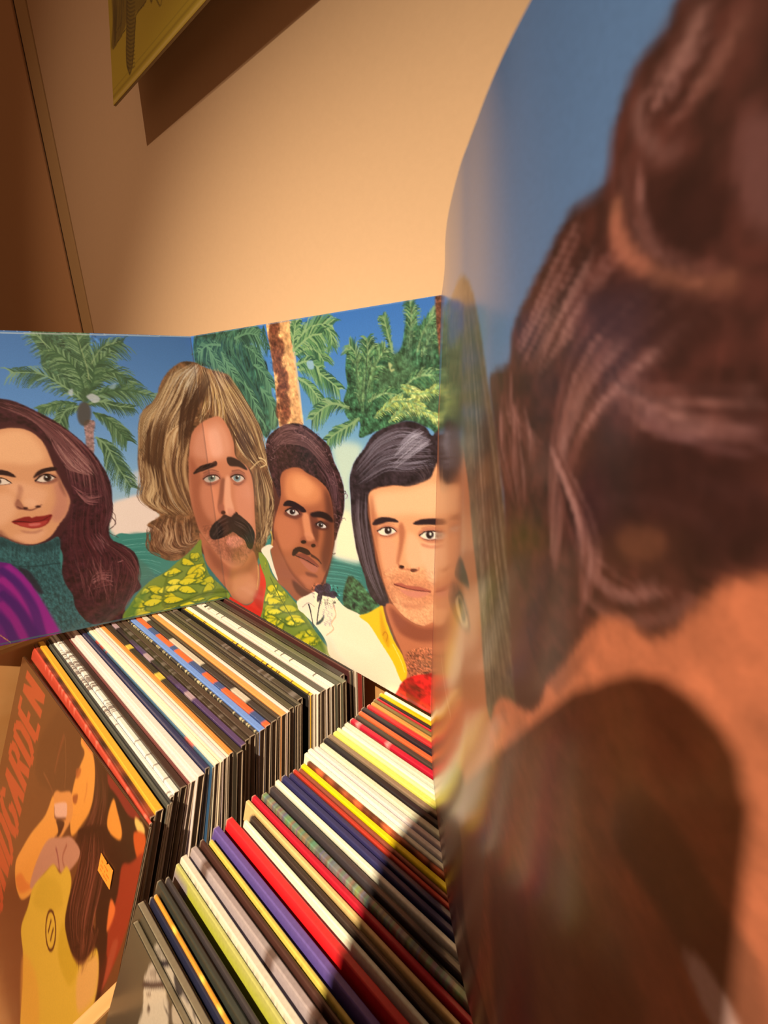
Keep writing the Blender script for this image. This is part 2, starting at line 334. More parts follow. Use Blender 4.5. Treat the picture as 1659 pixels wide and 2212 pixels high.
('F',[1582,1763,1573,1781,1557,1794,1538,1797,1522,1790,1512,1775,1512,1755,1521,1736,1537,1723,1556,1720,1572,1727,1582,1743],(40,22,18),3.4,1.0),
('L',[1447,1775,1551,1716,1623,1731,1682,1798],17.1,10.3,(30,16,16),1.0,0.0),
('L',[1475,1786,1560,1808,1669,1800],6.9,5.2,(80,40,34),0.8,0.0),
('F',[1741,1825,1778,1870,1737,1987,1665,2102,1652,2059,1703,1942],(164,102,72),24.8,0.6),
('F',[1653,2071,1696,2003,1721,2060,1739,2125,1718,2147,1666,2140],(140,80,58),12.5,0.75),
('L',[1665,2102,1719,2143,1795,2166,1856,2150,1924,2108],18.1,9.1,(96,46,36),0.9,5.4),
('F',[1772,2138,1767,2145,1756,2150,1743,2150,1731,2147,1724,2139,1722,2131,1727,2123,1737,2118,1750,2118,1762,2122,1770,2129],(60,26,22),5.4,1.0),
('F',[1905,2135,1900,2143,1888,2148,1873,2148,1859,2144,1850,2136,1848,2127,1854,2120,1865,2115,1880,2115,1894,2119,1903,2127],(60,26,22),5.5,1.0),
('F',[1744,2030,1826,2020,1880,2069,1835,2126,1757,2115],(226,164,118),25.3,0.7),
('F',[1573,2289,1679,2255,1754,2249,1782,2270,1827,2260,1905,2263,1999,2260,1950,2352,1883,2402,1774,2415,1684,2383,1613,2338],(128,30,26),5.5,1.0),
('F',[1618,2317,1726,2334,1839,2339,1940,2333,1878,2393,1776,2407,1670,2372],(166,56,46),9.2,0.9),
('F',[1739,2349,1853,2354,1830,2385,1749,2381],(206,110,92),9.2,0.7),
('L',[1576,2290,1684,2306,1776,2329,1876,2323,1994,2264],11.0,5.5,(70,12,14),1.0,0.0),
('F',[1628,2417,1750,2454,1868,2439,1792,2488,1681,2469],(160,98,72),18.5,0.6),
('H',[1730,795,1993,876,2231,1075,2481,1388],[1771,869,2037,1028,2207,1269,2372,1604],70,8.6,[(96,52,50),(40,16,20),(120,72,66)],0.7,111,0.05),
('H',[2545,1413,2679,1824,2691,2267,2559,2590],[2503,1450,2597,1880,2615,2279,2497,2626],50,7.9,[(84,40,42),(40,16,20),(110,62,60)],0.7,112,0.08),
('H',[2557,2706,2814,2994,2831,3372,2593,3830],[2437,2755,2680,3090,2737,3452,2452,3950],60,8.7,[(104,50,48),(40,14,18),(130,76,68)],0.6,113,0.12),
('H',[2123,2882,2131,3215,2134,3584],[2622,2980,2602,3320,2496,3701],60,10.3,[(110,56,52),(44,16,20),(140,84,74)],0.55,114,0.12),
('F',[1126,2391,1411,2470,1545,2579,1677,2643,1863,2628,2014,2588,1953,2941,1945,3245,1995,3450,1988,3671,2075,3897,2215,4067,1725,4077,1677,3785,1598,3329,1479,2955,1030,2795],(44,80,76),7.8,1.0),
('T',[1126,2391,1411,2470,1545,2579,1677,2643,1863,2628,2014,2588,1953,2941,1945,3245,1995,3450,1988,3671,2075,3897,2215,4067,1725,4077,1677,3785,1598,3329,1479,2955,1030,2795],0.25,31.1,3,0.0,2.0),
('F',[1408,2482,1543,2588,1675,2651,1860,2641,2011,2601,1981,2717,1799,2773,1519,2697,1385,2585],(26,50,48),22.4,0.6),
('H',[1415,2590,1349,2817],[1990,2674,1930,2936],60,10.9,[(64,108,102),(30,58,56)],0.5,7,0),
('L',[1329,2835,1599,2931,1951,2950],18.9,18.9,(24,48,46),0.7,7.6),
('F',[1499,2937,1608,3284,1679,3348,1652,3154,1588,2979],(32,26,34),19.3,0.8),
('F',[879,2806,1160,2757,1335,2810,1435,2861,1527,3034,1614,3333,1672,3636,1733,4003,1714,4099,559,4125],(94,22,92),5.7,1.0),
('L',[1286,3026,1423,3286,1538,3697,1602,4065],85.9,117.1,(156,30,112),0.75,27.3),
('L',[1385,2869,1519,3147,1609,3522,1701,4019],85.8,117.1,(150,30,116),0.75,27.3),
('L',[1208,3372,1298,3631,1350,4013],85.4,116.4,(140,26,104),0.75,27.2),
('L',[1315,2898,1430,3103,1528,3501,1535,4045],84.9,115.8,(60,24,84),0.75,27.0),
('L',[1243,3219,1353,3456,1427,3813,1447,4043],85.8,117.0,(58,22,80),0.75,27.3),
('L',[1098,3436,1200,3699,1233,4002],84.6,115.4,(58,22,80),0.75,26.9),
('L',[1110,3837,1113,3867],9.7,5.8,(214,164,60),0.9,0.0),
('L',[1122,3857,1125,3888],9.7,5.8,(214,164,60),0.9,0.0),
('L',[1134,3878,1137,3908],9.7,5.8,(214,164,60),0.9,0.0),
('L',[1146,3899,1149,3929],9.7,5.8,(214,164,60),0.9,0.0),
('L',[1158,3919,1161,3950],9.8,5.9,(214,164,60),0.9,0.0),
('L',[1170,3940,1173,3971],9.8,5.9,(214,164,60),0.9,0.0),
('L',[1182,3961,1185,3992],9.8,5.9,(214,164,60),0.9,0.0),
('F',[4039,14,4158,-25,4355,-80,4665,-126,4873,-177,4930,-62,4772,140,4848,291,4975,317,5005,688,5052,929,5078,1250,4966,1329,4876,1434,4792,1334,4744,1087,4601,868,4492,612,4335,432,4125,389,4007,325],(46,80,58),16.0,1.0),
('T',[4039,14,4158,-25,4355,-80,4665,-126,4873,-177,4930,-62,4772,140,4848,291,4975,317,5005,688,5052,929,5078,1250,4966,1329,4876,1434,4792,1334,4744,1087,4601,868,4492,612,4335,432,4125,389,4007,325],0.45,59.3,21,0.0,1.3),
('H',[4110,28,4063,218,4125,389],[4845,-124,4723,163,4942,1318],150,12.7,[(78,120,84),(30,58,44),(60,100,72),(96,136,92),(40,76,74)],0.6,31,0.08),
('H',[4037,411,4330,476,4520,773],[4391,-22,4651,409,4945,1022],90,13.3,[(70,112,78),(28,54,42),(52,92,80)],0.55,32,0.08),
('P',[4375,106,4204,110,4063,218],106.3,19.1,[(60,98,68),(38,68,50),(84,124,86),(100,140,96)],130,40,0.6),
('F',[3751,1112,4266,997,4534,1491,4699,2015,4600,3274,4301,3624,3880,3361,3622,2818,3638,1904],(84,52,32),4.9,1.0),
('F',[3863,327,3731,395,3603,517,3511,665,3458,814,3314,917,3242,1023,3172,1305,3101,1616,3087,1893,3104,2037,3066,2200,3143,2333,3244,2460,3064,2570,3126,2682,3029,2948,3144,3036,3174,3121,3301,3192,3459,3164,3694,2965,3826,2853,3712,2491,3779,1675,3973,1216,4255,1089,4404,1384,4412,1730,4606,1953,4609,2404,4540,3089,4565,3355,4686,3202,4763,2956,4878,2860,4890,2664,5016,2388,4932,2201,4865,1927,4877,1745,4780,1458,4799,1260,4680,1012,4601,868,4494,635,4416,499,4205,432,4084,378,4006,336],(112,74,44),9.4,1.0),
('T',[3863,327,3731,395,3603,517,3511,665,3458,814,3314,917,3242,1023,3172,1305,3101,1616,3087,1893,3104,2037,3066,2200,3143,2333,3244,2460,3064,2570,3126,2682,3029,2948,3144,3036,3174,3121,3301,3192,3459,3164,3694,2965,3826,2853,3712,2491,3779,1675,3973,1216,4255,1089,4404,1384,4412,1730,4606,1953,4609,2404,4540,3089,4565,3355,4686,3202,4763,2956,4878,2860,4890,2664,5016,2388,4932,2201,4865,1927,4877,1745,4780,1458,4799,1260,4680,1012,4601,868,4494,635,4416,499,4205,432,4084,378,4006,336],0.3,56.1,51,0.0,1.0),
('H',[3793,390,3491,793,3234,1287,3104,1965],[4080,411,4006,806,3738,1203,3638,1904],260,12.6,[(176,134,84),(206,166,112),(90,56,32),(60,34,22),(140,98,58),(222,186,134)],0.75,61,0.05),
('H',[3197,1396,3122,1733,3126,2208,3319,2459],[3659,1313,3487,1768,3522,2261,3661,2535],180,13.1,[(90,56,32),(60,34,22),(140,98,58),(222,186,134),(150,110,66)],0.7,62,0.06),
('H',[3190,2464,3089,2701,3150,2997,3393,3151],[3664,2510,3655,2744,3652,2930,3727,2890],120,14.0,[(84,46,28),(56,28,18),(130,86,54),(196,150,104)],0.75,63,0.05),
('H',[4058,411,4109,674,4031,942,3893,1165],[4335,432,4474,772,4665,1156,4829,1715],200,13.1,[(176,134,84),(206,166,112),(90,56,32),(60,34,22),(140,98,58),(222,186,134),(200,160,90)],0.75,64,0.05),
('H',[3748,1135,3491,1325,3360,1638,3410,2000],[3994,1055,3759,1204,3686,1572,3645,1856],70,17.5,[(216,178,126),(190,148,96),(150,104,62)],0.75,67,0.04),
('H',[3325,1092,3216,1398,3163,1854,3209,2343],[3619,1017,3477,1416,3365,1875,3411,2422],70,19.4,[(62,36,22),(84,52,30)],0.6,101,0.09),
('H',[4026,497,3822,757,3688,1109,3615,1613],[4185,586,4000,851,3905,1074,3743,1624],60,19.5,[(70,42,26),(56,32,20)],0.55,102,0.06),
('H',[3121,1617,3124,1968,3049,2174,3188,2340],[3342,1754,3336,2065,3258,2300,3361,2465],40,17.5,[(206,166,112),(170,126,78)],0.7,104,0.1),
('H',[3068,2571,3155,2687,3057,2901,3244,3095],[3367,2568,3380,2777,3328,2978,3492,3089],36,16.3,[(200,156,108),(150,104,68)],0.7,105,0.08),
('F',[4092,476,4045,673,3978,850,4086,853,4158,630,4153,498],(70,44,28),34.9,0.6),
('H',[3963,347,3696,496,3551,665],[4082,389,4014,585,3894,848],60,10.4,[(226,206,170),(196,160,110),(120,96,76)],0.6,68,0.03),
('H',[3559,1422,3466,1766,3497,2133,3624,2478],[3825,1347,3702,1764,3698,2108,3731,2520],90,15.9,[(92,56,34),(150,108,66),(60,34,22),(186,142,92)],0.75,106,0.08),
('H',[3669,412,3425,834,3208,1087,3105,1616],[3793,390,3524,837,3298,1135,3200,1624],70,8.3,[(170,132,84),(210,176,124),(110,76,46)],0.8,107,0.14),
('H',[3121,1617,3095,1894,3026,2195,3235,2446],[3219,1626,3215,1907,3130,2185,3326,2409],50,8.8,[(140,100,60),(90,56,34),(190,150,100)],0.8,108,0.3),
('H',[3068,2571,3016,2765,3024,2973,3172,3134],[3258,2576,3227,2776,3239,2988,3393,3151],40,9.3,[(150,104,66),(90,52,32)],0.8,116,0.2),
('F',[3828,1324,3980,1160,4212,1078,4322,1211,4386,1456,4397,1692,4551,1870,4602,2136,4577,2673,4550,3034,4461,3247,4320,3452,4157,3534,3982,3325,3831,2990,3746,2786,3704,2516,3686,2156,3745,1672],(192,116,78),12.3,1.0),
('F',[3920,1283,4157,1155,4300,1281,4329,1624,4134,1706,3870,1659,3824,1511],(214,142,104),60.1,0.8),
('F',[4048,1314,4187,1274,4214,1614,4072,1652],(228,160,124),41.9,0.7),
('F',[3749,1672,3816,1727,3872,1978,3829,2301,3922,2654,3935,2926,3764,2789,3701,2489],(156,84,54),47.9,0.75),
('F',[3858,2076,4036,2122,4044,2434,3925,2628,3834,2431],(206,126,88),53.4,0.7),
('F',[4143,2007,4210,2040,4144,2290,4084,2492,4044,2434,4095,2207],(110,60,42),22.1,0.75),
('F',[4044,2434,4120,2392,4134,2473,4111,2566,4054,2541],(150,84,60),17.4,0.9),
('F',[4145,2544,4138,2559,4125,2569,4108,2570,4092,2564,4081,2550,4079,2534,4085,2519,4099,2509,4116,2508,4132,2514,4142,2527],(46,24,18),10.0,1.0),
('F',[3776,1893,3825,1825,3912,1774,4037,1752,4108,1729,4109,1793,4004,1832,3887,1865],(42,26,22),9.4,1.0),
('H',[3795,1883,3945,1763],[3886,1868,4107,1733],26,11.6,[(24,14,12),(70,44,32)],0.8,71,0.03),
('F',[3889,1980,3951,1887,4090,1876,4146,1982,4088,2077,3948,2087],(146,82,60),23.9,0.8),
('F',[3908,1972,3978,1924,4079,1925,4121,2000,4023,2040,3937,2030],(196,168,142),7.2,1.0),
('F',[4068,1979,4057,2007,4036,2026,4010,2031,3986,2020,3971,1997,3968,1968,3978,1941,3999,1922,4025,1917,4049,1927,4064,1950],(104,116,96),7.2,1.0),
('F',[4045,1976,4040,1990,4031,1999,4019,2001,4008,1996,4001,1986,4000,1972,4004,1958,4014,1949,4026,1947,4036,1952,4044,1963],(26,22,20),4.8,1.0),
('F',[4050,1957,4047,1963,4043,1967,4037,1968,4031,1966,4028,1961,4027,1954,4029,1948,4034,1944,4040,1943,4045,1946,4049,1951],(250,240,225),2.4,1.0),
('F',[3895,1970,3978,1894,4087,1900,4146,1987,4080,1950,3980,1949],(150,86,64),7.1,0.95),
('L',[3893,1985,3976,1939,4081,1943,4135,2001],16.7,11.9,(50,26,20),1.0,0.0),
('L',[3905,1897,4024,1854,4129,1895],14.2,9.5,(120,66,48),0.8,7.1),
('L',[3951,2067,4042,2072,4104,2039],14.4,9.6,(120,66,50),0.7,7.2),
('F',[3961,2714,4068,2623,4262,2626,4443,2791,4526,2973,4485,3368,4292,3475,4076,3372,3931,3146,3865,2914],(150,86,60),52.0,0.7),
('F',[4070,3130,4199,3174,4326,3164,4258,3323,4131,3326],(130,72,50),37.0,0.8),
('F',[3874,2840,3938,2710,4059,2622,4122,2573,4213,2624,4292,2576,4404,2680,4509,2835,4543,3004,4481,3207,4411,3180,4379,3049,4298,2962,4222,2882,4140,2912,4028,2948,3908,2949],(36,27,24),12.9,1.0),
('H',[4166,2611,4011,2695,3882,2890],[4185,2859,4080,2924,3978,2961],60,12.6,[(20,14,14),(70,52,44),(50,36,30)],0.8,72,0.03),
('T',[3915,2706,4537,2862,4428,3415,3989,3270,3787,2792],0.14,20.7,15,0.0,1.0),
('F',[3738,2811,3749,3111,3782,3369,4018,3857,4098,4057,4292,4199,4494,4063,4559,3681,4530,3436,4471,3249,4292,3475,4069,3429,3888,3110],(178,102,66),13.4,1.0),
('F',[3805,3012,3982,3325,4157,3534,4371,3462,4494,3282,4525,3494,4295,3682,4046,3627,3857,3356],(140,74,48),48.1,0.75),
('F',[4006,3959,4122,4069,4291,4211,4465,4087,4547,3799,4566,3503,4604,3630,4642,3882,4540,4551,4207,4491,3984,4150],(214,44,30),8.5,1.0),
('F',[3737,2918,3726,3107,3735,3219,3787,3523,3931,3747,4028,3907,4031,4010,3892,4065,3488,4139,3016,4157,2529,4161,2525,3935,2633,3798,2770,3618,2971,3447,3183,3352,3384,3209,3587,3070],(122,136,46),5.0,1.0),
('F',[3263,3949,3355,3909,3471,3934,3586,4035,3593,4049,3583,4056,3466,4070,3349,4044],(60,84,28),15.6,0.9),
('F',[3290,3948,3367,3915,3465,3936,3561,4021,3567,4032,3559,4038,3461,4050,3362,4028],(232,208,36),13.0,0.95),
('L',[3333,4039,3370,3981],12.9,5.2,(84,104,32),0.85,0.0),
('L',[3415,4064,3452,4006],13.0,5.2,(84,104,32),0.85,0.0),
('L',[3490,4087,3527,4029],13.1,5.3,(84,104,32),0.85,0.0),
('F',[3523,3632,3561,3526,3651,3443,3725,3538,3634,3621],(60,84,28),15.4,0.9),
('F',[3546,3607,3578,3517,3653,3447,3716,3528,3639,3598],(226,200,30),12.8,0.95),
('L',[3621,3632,3612,3561],12.9,5.1,(84,104,32),0.85,0.0),
('L',[3689,3578,3680,3507],12.9,5.2,(84,104,32),0.85,0.0),
('L',[3750,3529,3741,3459],12.9,5.2,(84,104,32),0.85,0.0),
('F',[2642,4009,2673,3913,2746,3836,2853,3805,2863,3808,2861,3819,2807,3918,2733,3995],(60,84,28),14.5,0.9),
('F',[2661,3985,2687,3904,2749,3840,2838,3814,2847,3816,2845,3826,2800,3908,2738,3973],(244,220,54),12.1,0.95),
('L',[2722,4005,2715,3943],12.1,4.8,(84,104,32),0.85,0.0),
('L',[2777,3954,2770,3892],12.1,4.9,(84,104,32),0.85,0.0),
('L',[2827,3909,2820,3847],12.2,4.9,(84,104,32),0.85,0.0),
('F',[2656,4084,2764,4026,2775,4027,2774,4040,2731,4157],(60,84,28),14.7,0.9),
('F',[2660,4088,2751,4039,2760,4040,2759,4051,2723,4149],(244,220,54),12.2,0.95),
('L',[2751,4143,2735,4079],12.3,4.9,(84,104,32),0.85,0.0),
('F',[3568,3117,3668,3156,3646,3269,3546,3229],(60,84,28),15.0,0.9),
('F',[3577,3123,3661,3156,3643,3251,3559,3217],(226,200,30),12.5,0.95),
('L',[3532,3222,3572,3181],12.4,5.0,(84,104,32),0.85,0.0),
('L',[3601,3256,3642,3214],12.5,5.0,(84,104,32),0.85,0.0),
('L',[3665,3287,3705,3245],12.6,5.1,(84,104,32),0.85,0.0),
('F',[3449,3479,3499,3384,3597,3322,3727,3318,3738,3323,3734,3335,3655,3426,3557,3489],(60,84,28),15.2,0.9),
('F',[3473,3458,3515,3379,3597,3327,3707,3323,3716,3328,3712,3338,3646,3414,3564,3466],(226,200,30),12.7,0.95),
('L',[3542,3496,3544,3428],12.6,5.1,(84,104,32),0.85,0.0),
('L',[3615,3458,3616,3389],12.7,5.1,(84,104,32),0.85,0.0),
('L',[3680,3423,3681,3354],12.7,5.1,(84,104,32),0.85,0.0),
('F',[3537,3209,3586,3151,3664,3124,3693,3208,3614,3235],(60,84,28),15.0,0.9),
('F',[3557,3197,3597,3148,3663,3125,3687,3195,3621,3218],(206,190,36),12.5,0.95),
('L',[3602,3238,3612,3190],12.5,5.0,(84,104,32),0.85,0.0),
('L',[3660,3223,3669,3175],12.6,5.0,(84,104,32),0.85,0.0),
('L',[3712,3210,3721,3161],12.6,5.0,(84,104,32),0.85,0.0),
('F',[3017,3750,3029,3674,3077,3605,3154,3564,3162,3564,3162,3573,3132,3654,3084,3724],(60,84,28),14.7,0.9),
('F',[3030,3727,3040,3664,3080,3606,3145,3571,3152,3571,3151,3578,3126,3647,3087,3705],(244,220,54),12.3,0.95),
('L',[3077,3733,3065,3689],12.3,4.9,(84,104,32),0.85,0.0),
('L',[3114,3686,3101,3642],12.3,4.9,(84,104,32),0.85,0.0),
('L',[3146,3645,3134,3600],12.3,4.9,(84,104,32),0.85,0.0),
('F',[3617,3667,3690,3588,3805,3558,3842,3685,3726,3714],(60,84,28),15.6,0.9),
('F',[3644,3654,3706,3588,3802,3563,3833,3669,3736,3694],(206,190,36),13.0,0.95),
('L',[3709,3717,3726,3648],13.0,5.2,(84,104,32),0.85,0.0),
('L',[3793,3703,3809,3633],13.1,5.3,(84,104,32),0.85,0.0),
('F',[2935,3639,3005,3623,3086,3656,3157,3744,3160,3754,3152,3758,3068,3753,2987,3719],(60,84,28),14.8,0.9),
('F',[2954,3640,3013,3626,3081,3654,3140,3728,3143,3737,3136,3740,3065,3736,2998,3707],(232,208,36),12.3,0.95),
('L',[2976,3713,3008,3677],12.2,4.9,(84,104,32),0.85,0.0),
('L',[3032,3742,3064,3706],12.3,4.9,(84,104,32),0.85,0.0),
('L',[3083,3768,3116,3732],12.4,4.9,(84,104,32),0.85,0.0),
('F',[2734,3675,2802,3714,2857,3801,2859,3811,2851,3813,2778,3799,2710,3759],(60,84,28),14.4,0.9),
('F',[2740,3678,2797,3711,2843,3784,2845,3792,2839,3794,2777,3782,2720,3749],(232,208,36),12.0,0.95),
('L',[2701,3752,2732,3724],11.9,4.8,(84,104,32),0.85,0.0),
('L',[2747,3785,2779,3756],12.0,4.8,(84,104,32),0.85,0.0),
('L',[2790,3814,2822,3785],12.1,4.8,(84,104,32),0.85,0.0),
('F',[3555,3515,3597,3422,3684,3356,3746,3448,3657,3515],(60,84,28),15.3,0.9),
('F',[3577,3493,3612,3415,3685,3359,3737,3437,3663,3494],(244,220,54),12.8,0.95),
('L',[3644,3524,3641,3459],12.8,5.1,(84,104,32),0.85,0.0),
('L',[3710,3481,3706,3417],12.8,5.1,(84,104,32),0.85,0.0),
('F',[2571,3980,2667,3933,2676,3934,2675,3945,2635,4046,2573,4130],(60,84,28),14.4,0.9),
('F',[2574,3982,2655,3943,2663,3944,2662,3953,2628,4038,2576,4109],(244,220,54),12.0,0.95),
('L',[2564,4142,2552,4084],12.0,4.8,(84,104,32),0.85,0.0),
('L',[2611,4085,2598,4028],12.1,4.8,(84,104,32),0.85,0.0),
('L',[2652,4035,2640,3978],12.1,4.8,(84,104,32),0.85,0.0),
('F',[2775,3758,2849,3863,2852,3875,2843,3879,2750,3867,2662,3823],(60,84,28),14.5,0.9),
('F',[2769,3757,2831,3845,2833,3855,2826,3858,2748,3849,2674,3812],(226,200,30),12.1,0.95),
('L',[2650,3816,2688,3777],11.9,4.8,(84,104,32),0.85,0.0),
('L',[2710,3852,2749,3813],12.0,4.8,(84,104,32),0.85,0.0),
('L',[2765,3885,2804,3846],12.1,4.8,(84,104,32),0.85,0.0),
('F',[2613,4040,2654,3960,2732,3908,2834,3905,2842,3910,2839,3921,2775,3997,2697,4049],(60,84,28),14.6,0.9),
('F',[2632,4021,2667,3954,2732,3911,2818,3909,2825,3913,2822,3921,2769,3985,2703,4029],(244,220,54),12.1,0.95),
('L',[2685,4056,2688,3997],12.1,4.8,(84,104,32),0.85,0.0),
('L',[2743,4023,2745,3965],12.2,4.9,(84,104,32),0.85,0.0),
('L',[2795,3994,2797,3936],12.2,4.9,(84,104,32),0.85,0.0),
('F',[3110,3954,3162,3893,3245,3867,3343,3894,3351,3901,3346,3910,3273,3962,3189,3987],(60,84,28),15.2,0.9),
('F',[3131,3942,3174,3890,3244,3868,3326,3891,3333,3897,3328,3904,3267,3948,3197,3969],(226,200,30),12.7,0.95),
('L',[3177,3990,3189,3937],12.7,5.1,(84,104,32),0.85,0.0),
('L',[3237,3977,3249,3924],12.7,5.1,(84,104,32),0.85,0.0),
('L',[3292,3965,3303,3912],12.8,5.1,(84,104,32),0.85,0.0),
('F',[3631,3859,3670,3747,3764,3660,3843,3761,3748,3849],(60,84,28),15.8,0.9),
('F',[3655,3833,3688,3738,3767,3665,3833,3750,3753,3824],(206,190,36),13.1,0.95),
('L',[3734,3860,3725,3785],13.2,5.3,(84,104,32),0.85,0.0),
('L',[3805,3803,3795,3729],13.2,5.3,(84,104,32),0.85,0.0),
('L',[3869,3752,3859,3678],13.3,5.3,(84,104,32),0.85,0.0),
('F',[3203,3683,3250,3631,3324,3610,3410,3636,3416,3642,3412,3649,3346,3693,3272,3713],(60,84,28),15.1,0.9),
('F',[3221,3672,3261,3628,3323,3611,3395,3632,3400,3637,3396,3643,3341,3680,3280,3697],(206,190,36),12.6,0.95),
('L',[3262,3715,3273,3670],12.5,5.0,(84,104,32),0.85,0.0),
('L',[3315,3705,3326,3659],12.6,5.0,(84,104,32),0.85,0.0),
('L',[3363,3696,3374,3650],12.6,5.0,(84,104,32),0.85,0.0),
('F',[3421,3875,3492,3839,3584,3853,3677,3926,3682,3936,3675,3942,3584,3958,3492,3944],(60,84,28),15.7,0.9),
('F',[3442,3871,3502,3841,3580,3852,3658,3914,3662,3923,3656,3927,3580,3941,3502,3929],(206,190,36),13.1,0.95),
('L',[3479,3941,3506,3895],13.0,5.2,(84,104,32),0.85,0.0),
('L',[3544,3956,3571,3910],13.1,5.2,(84,104,32),0.85,0.0),
('L',[3603,3971,3631,3924],13.2,5.3,(84,104,32),0.85,0.0),
('F',[2624,4029,2686,3954,2784,3922,2900,3955,2909,3964,2903,3974,2815,4038,2716,4069],(60,84,28),14.7,0.9),
('F',[2647,4016,2700,3953,2783,3926,2880,3954,2887,3961,2882,3969,2808,4023,2725,4050],(206,190,36),12.2,0.95),
('L',[2702,4073,2717,4008],12.2,4.9,(84,104,32),0.85,0.0),
('L',[2773,4056,2788,3992],12.2,4.9,(84,104,32),0.85,0.0),
('L',[2838,4042,2853,3977],12.3,4.9,(84,104,32),0.85,0.0),
('F',[3414,3544,3496,3510,3599,3532,3699,3621,3705,3633,3696,3638,3592,3650,3489,3626],(60,84,28),15.4,0.9),
('F',[3438,3543,3507,3514,3593,3533,3677,3607,3682,3617,3675,3622,3588,3631,3501,3612],(206,190,36),12.8,0.95),
('L',[3475,3622,3508,3573],12.7,5.1,(84,104,32),0.85,0.0),
('L',[3547,3644,3581,3595],12.8,5.1,(84,104,32),0.85,0.0),
('L',[3613,3664,3647,3615],12.9,5.2,(84,104,32),0.85,0.0),
('F',[2900,3719,2982,3673,3087,3685,3194,3766,3201,3778,3192,3785,3088,3809,2982,3797],(60,84,28),14.8,0.9),
('F',[2925,3716,2994,3677,3082,3687,3172,3755,3177,3765,3170,3771,3083,3791,2994,3781],(206,190,36),12.3,0.95),
('L',[2967,3794,2998,3738],12.2,4.9,(84,104,32),0.85,0.0),
('L',[3041,3809,3073,3753],12.3,4.9,(84,104,32),0.85,0.0),
('L',[3109,3823,3141,3766],12.4,5.0,(84,104,32),0.85,0.0),
('F',[3030,3665,3108,3649,3196,3688,3274,3787,3277,3799,3268,3803,3175,3794,3086,3754],(60,84,28),14.9,0.9),
('F',[3051,3668,3116,3654,3191,3687,3255,3770,3258,3780,3251,3783,3172,3776,3098,3742],(226,200,30),12.4,0.95),
('L',[3074,3747,3110,3709],12.3,4.9,(84,104,32),0.85,0.0),
('L',[3135,3781,3172,3742],12.4,5.0,(84,104,32),0.85,0.0),
('L',[3191,3812,3228,3773],12.5,5.0,(84,104,32),0.85,0.0),
('F',[2897,3554,2963,3532,3042,3557,3114,3634,3118,3644,3110,3648,3030,3650,2951,3625],(60,84,28),14.6,0.9),
('F',[2916,3553,2972,3535,3038,3555,3098,3620,3101,3629,3095,3632,3027,3634,2961,3613],(232,208,36),12.2,0.95),
('L',[2940,3620,2969,3583],12.1,4.8,(84,104,32),0.85,0.0),
('L',[2995,3643,3024,3606],12.2,4.9,(84,104,32),0.85,0.0),
('L',[3045,3664,3074,3626],12.2,4.9,(84,104,32),0.85,0.0),
('F',[2874,3561,2956,3604,2961,3612,2956,3618,2884,3650,2808,3656],(60,84,28),14.4,0.9),
('F',[2872,3561,2940,3597,2945,3604,2940,3609,2880,3636,2816,3641],(244,220,54),12.0,0.95),
('L',[2797,3656,2815,3612],11.9,4.8,(84,104,32),0.85,0.0),
('L',[2851,3656,2869,3612],12.0,4.8,(84,104,32),0.85,0.0),
('L',[2900,3656,2918,3612],12.0,4.8,(84,104,32),0.85,0.0),
('F',[3136,3402,3204,3345,3300,3334,3407,3383,3414,3393,3407,3401,3317,3443,3220,3454],(60,84,28),14.8,0.9),
('F',[3159,3393,3216,3346,3297,3336,3387,3378,3393,3385,3387,3392,3311,3427,3229,3437],(244,220,54),12.3,0.95),
('L',[3206,3454,3227,3399],12.2,4.9,(84,104,32),0.85,0.0),
('L',[3275,3452,3296,3396],12.3,4.9,(84,104,32),0.85,0.0),
('L',[3338,3450,3359,3394],12.4,5.0,(84,104,32),0.85,0.0),
('F',[3489,3540,3547,3444,3653,3385,3711,3500,3603,3559],(60,84,28),15.3,0.9),
('F',[3515,3521,3564,3440,3653,3390,3701,3486,3611,3536],(226,200,30),12.7,0.95),
('L',[3587,3566,3592,3493],12.8,5.1,(84,104,32),0.85,0.0),
('L',[3666,3530,3671,3457],12.8,5.1,(84,104,32),0.85,0.0),
('L',[3737,3497,3742,3424],12.9,5.2,(84,104,32),0.85,0.0),
('F',[3636,4028,3715,3951,3837,3929,3979,3983,3989,3994,3981,4005,3871,4066,3748,4088],(60,84,28),16.2,0.9),
('F',[3665,4017,3731,3952,3834,3933,3953,3978,3961,3988,3955,3997,3862,4048,3759,4067],(206,190,36),13.5,0.95),
('L',[3730,4089,3751,4017],13.4,5.4,(84,104,32),0.85,0.0),
('F',[2917,3573,3004,3557,3102,3605,3186,3719,3190,3732,3180,3736,3075,3723,2976,3675],(60,84,28),14.7,0.9),
('F',[2939,3577,3013,3564,3095,3604,3166,3700,3168,3711,3160,3714,3072,3703,2990,3663],(226,200,30),12.3,0.95),
('L',[2963,3667,3005,3625],12.1,4.9,(84,104,32),0.85,0.0),
('L',[3031,3707,3073,3664],12.3,4.9,(84,104,32),0.85,0.0),
('L',[3092,3743,3135,3701],12.4,4.9,(84,104,32),0.85,0.0),
('F',[3025,3668,3084,3607,3174,3587,3277,3624,3285,3632,3279,3641,3197,3690,3106,3709],(60,84,28),14.8,0.9),
('F',[3046,3657,3097,3606,3172,3589,3258,3620,3265,3627,3260,3634,3191,3675,3115,3692],(244,220,54),12.4,0.95),
('L',[3094,3711,3110,3656],12.3,4.9,(84,104,32),0.85,0.0),
('L',[3158,3702,3174,3647],12.4,5.0,(84,104,32),0.85,0.0),
('L',[3217,3694,3233,3639],12.4,5.0,(84,104,32),0.85,0.0),
('F',[3272,3629,3369,3612,3480,3664,3576,3788,3580,3803,3569,3808,3452,3793,3341,3740],(60,84,28),15.3,0.9),
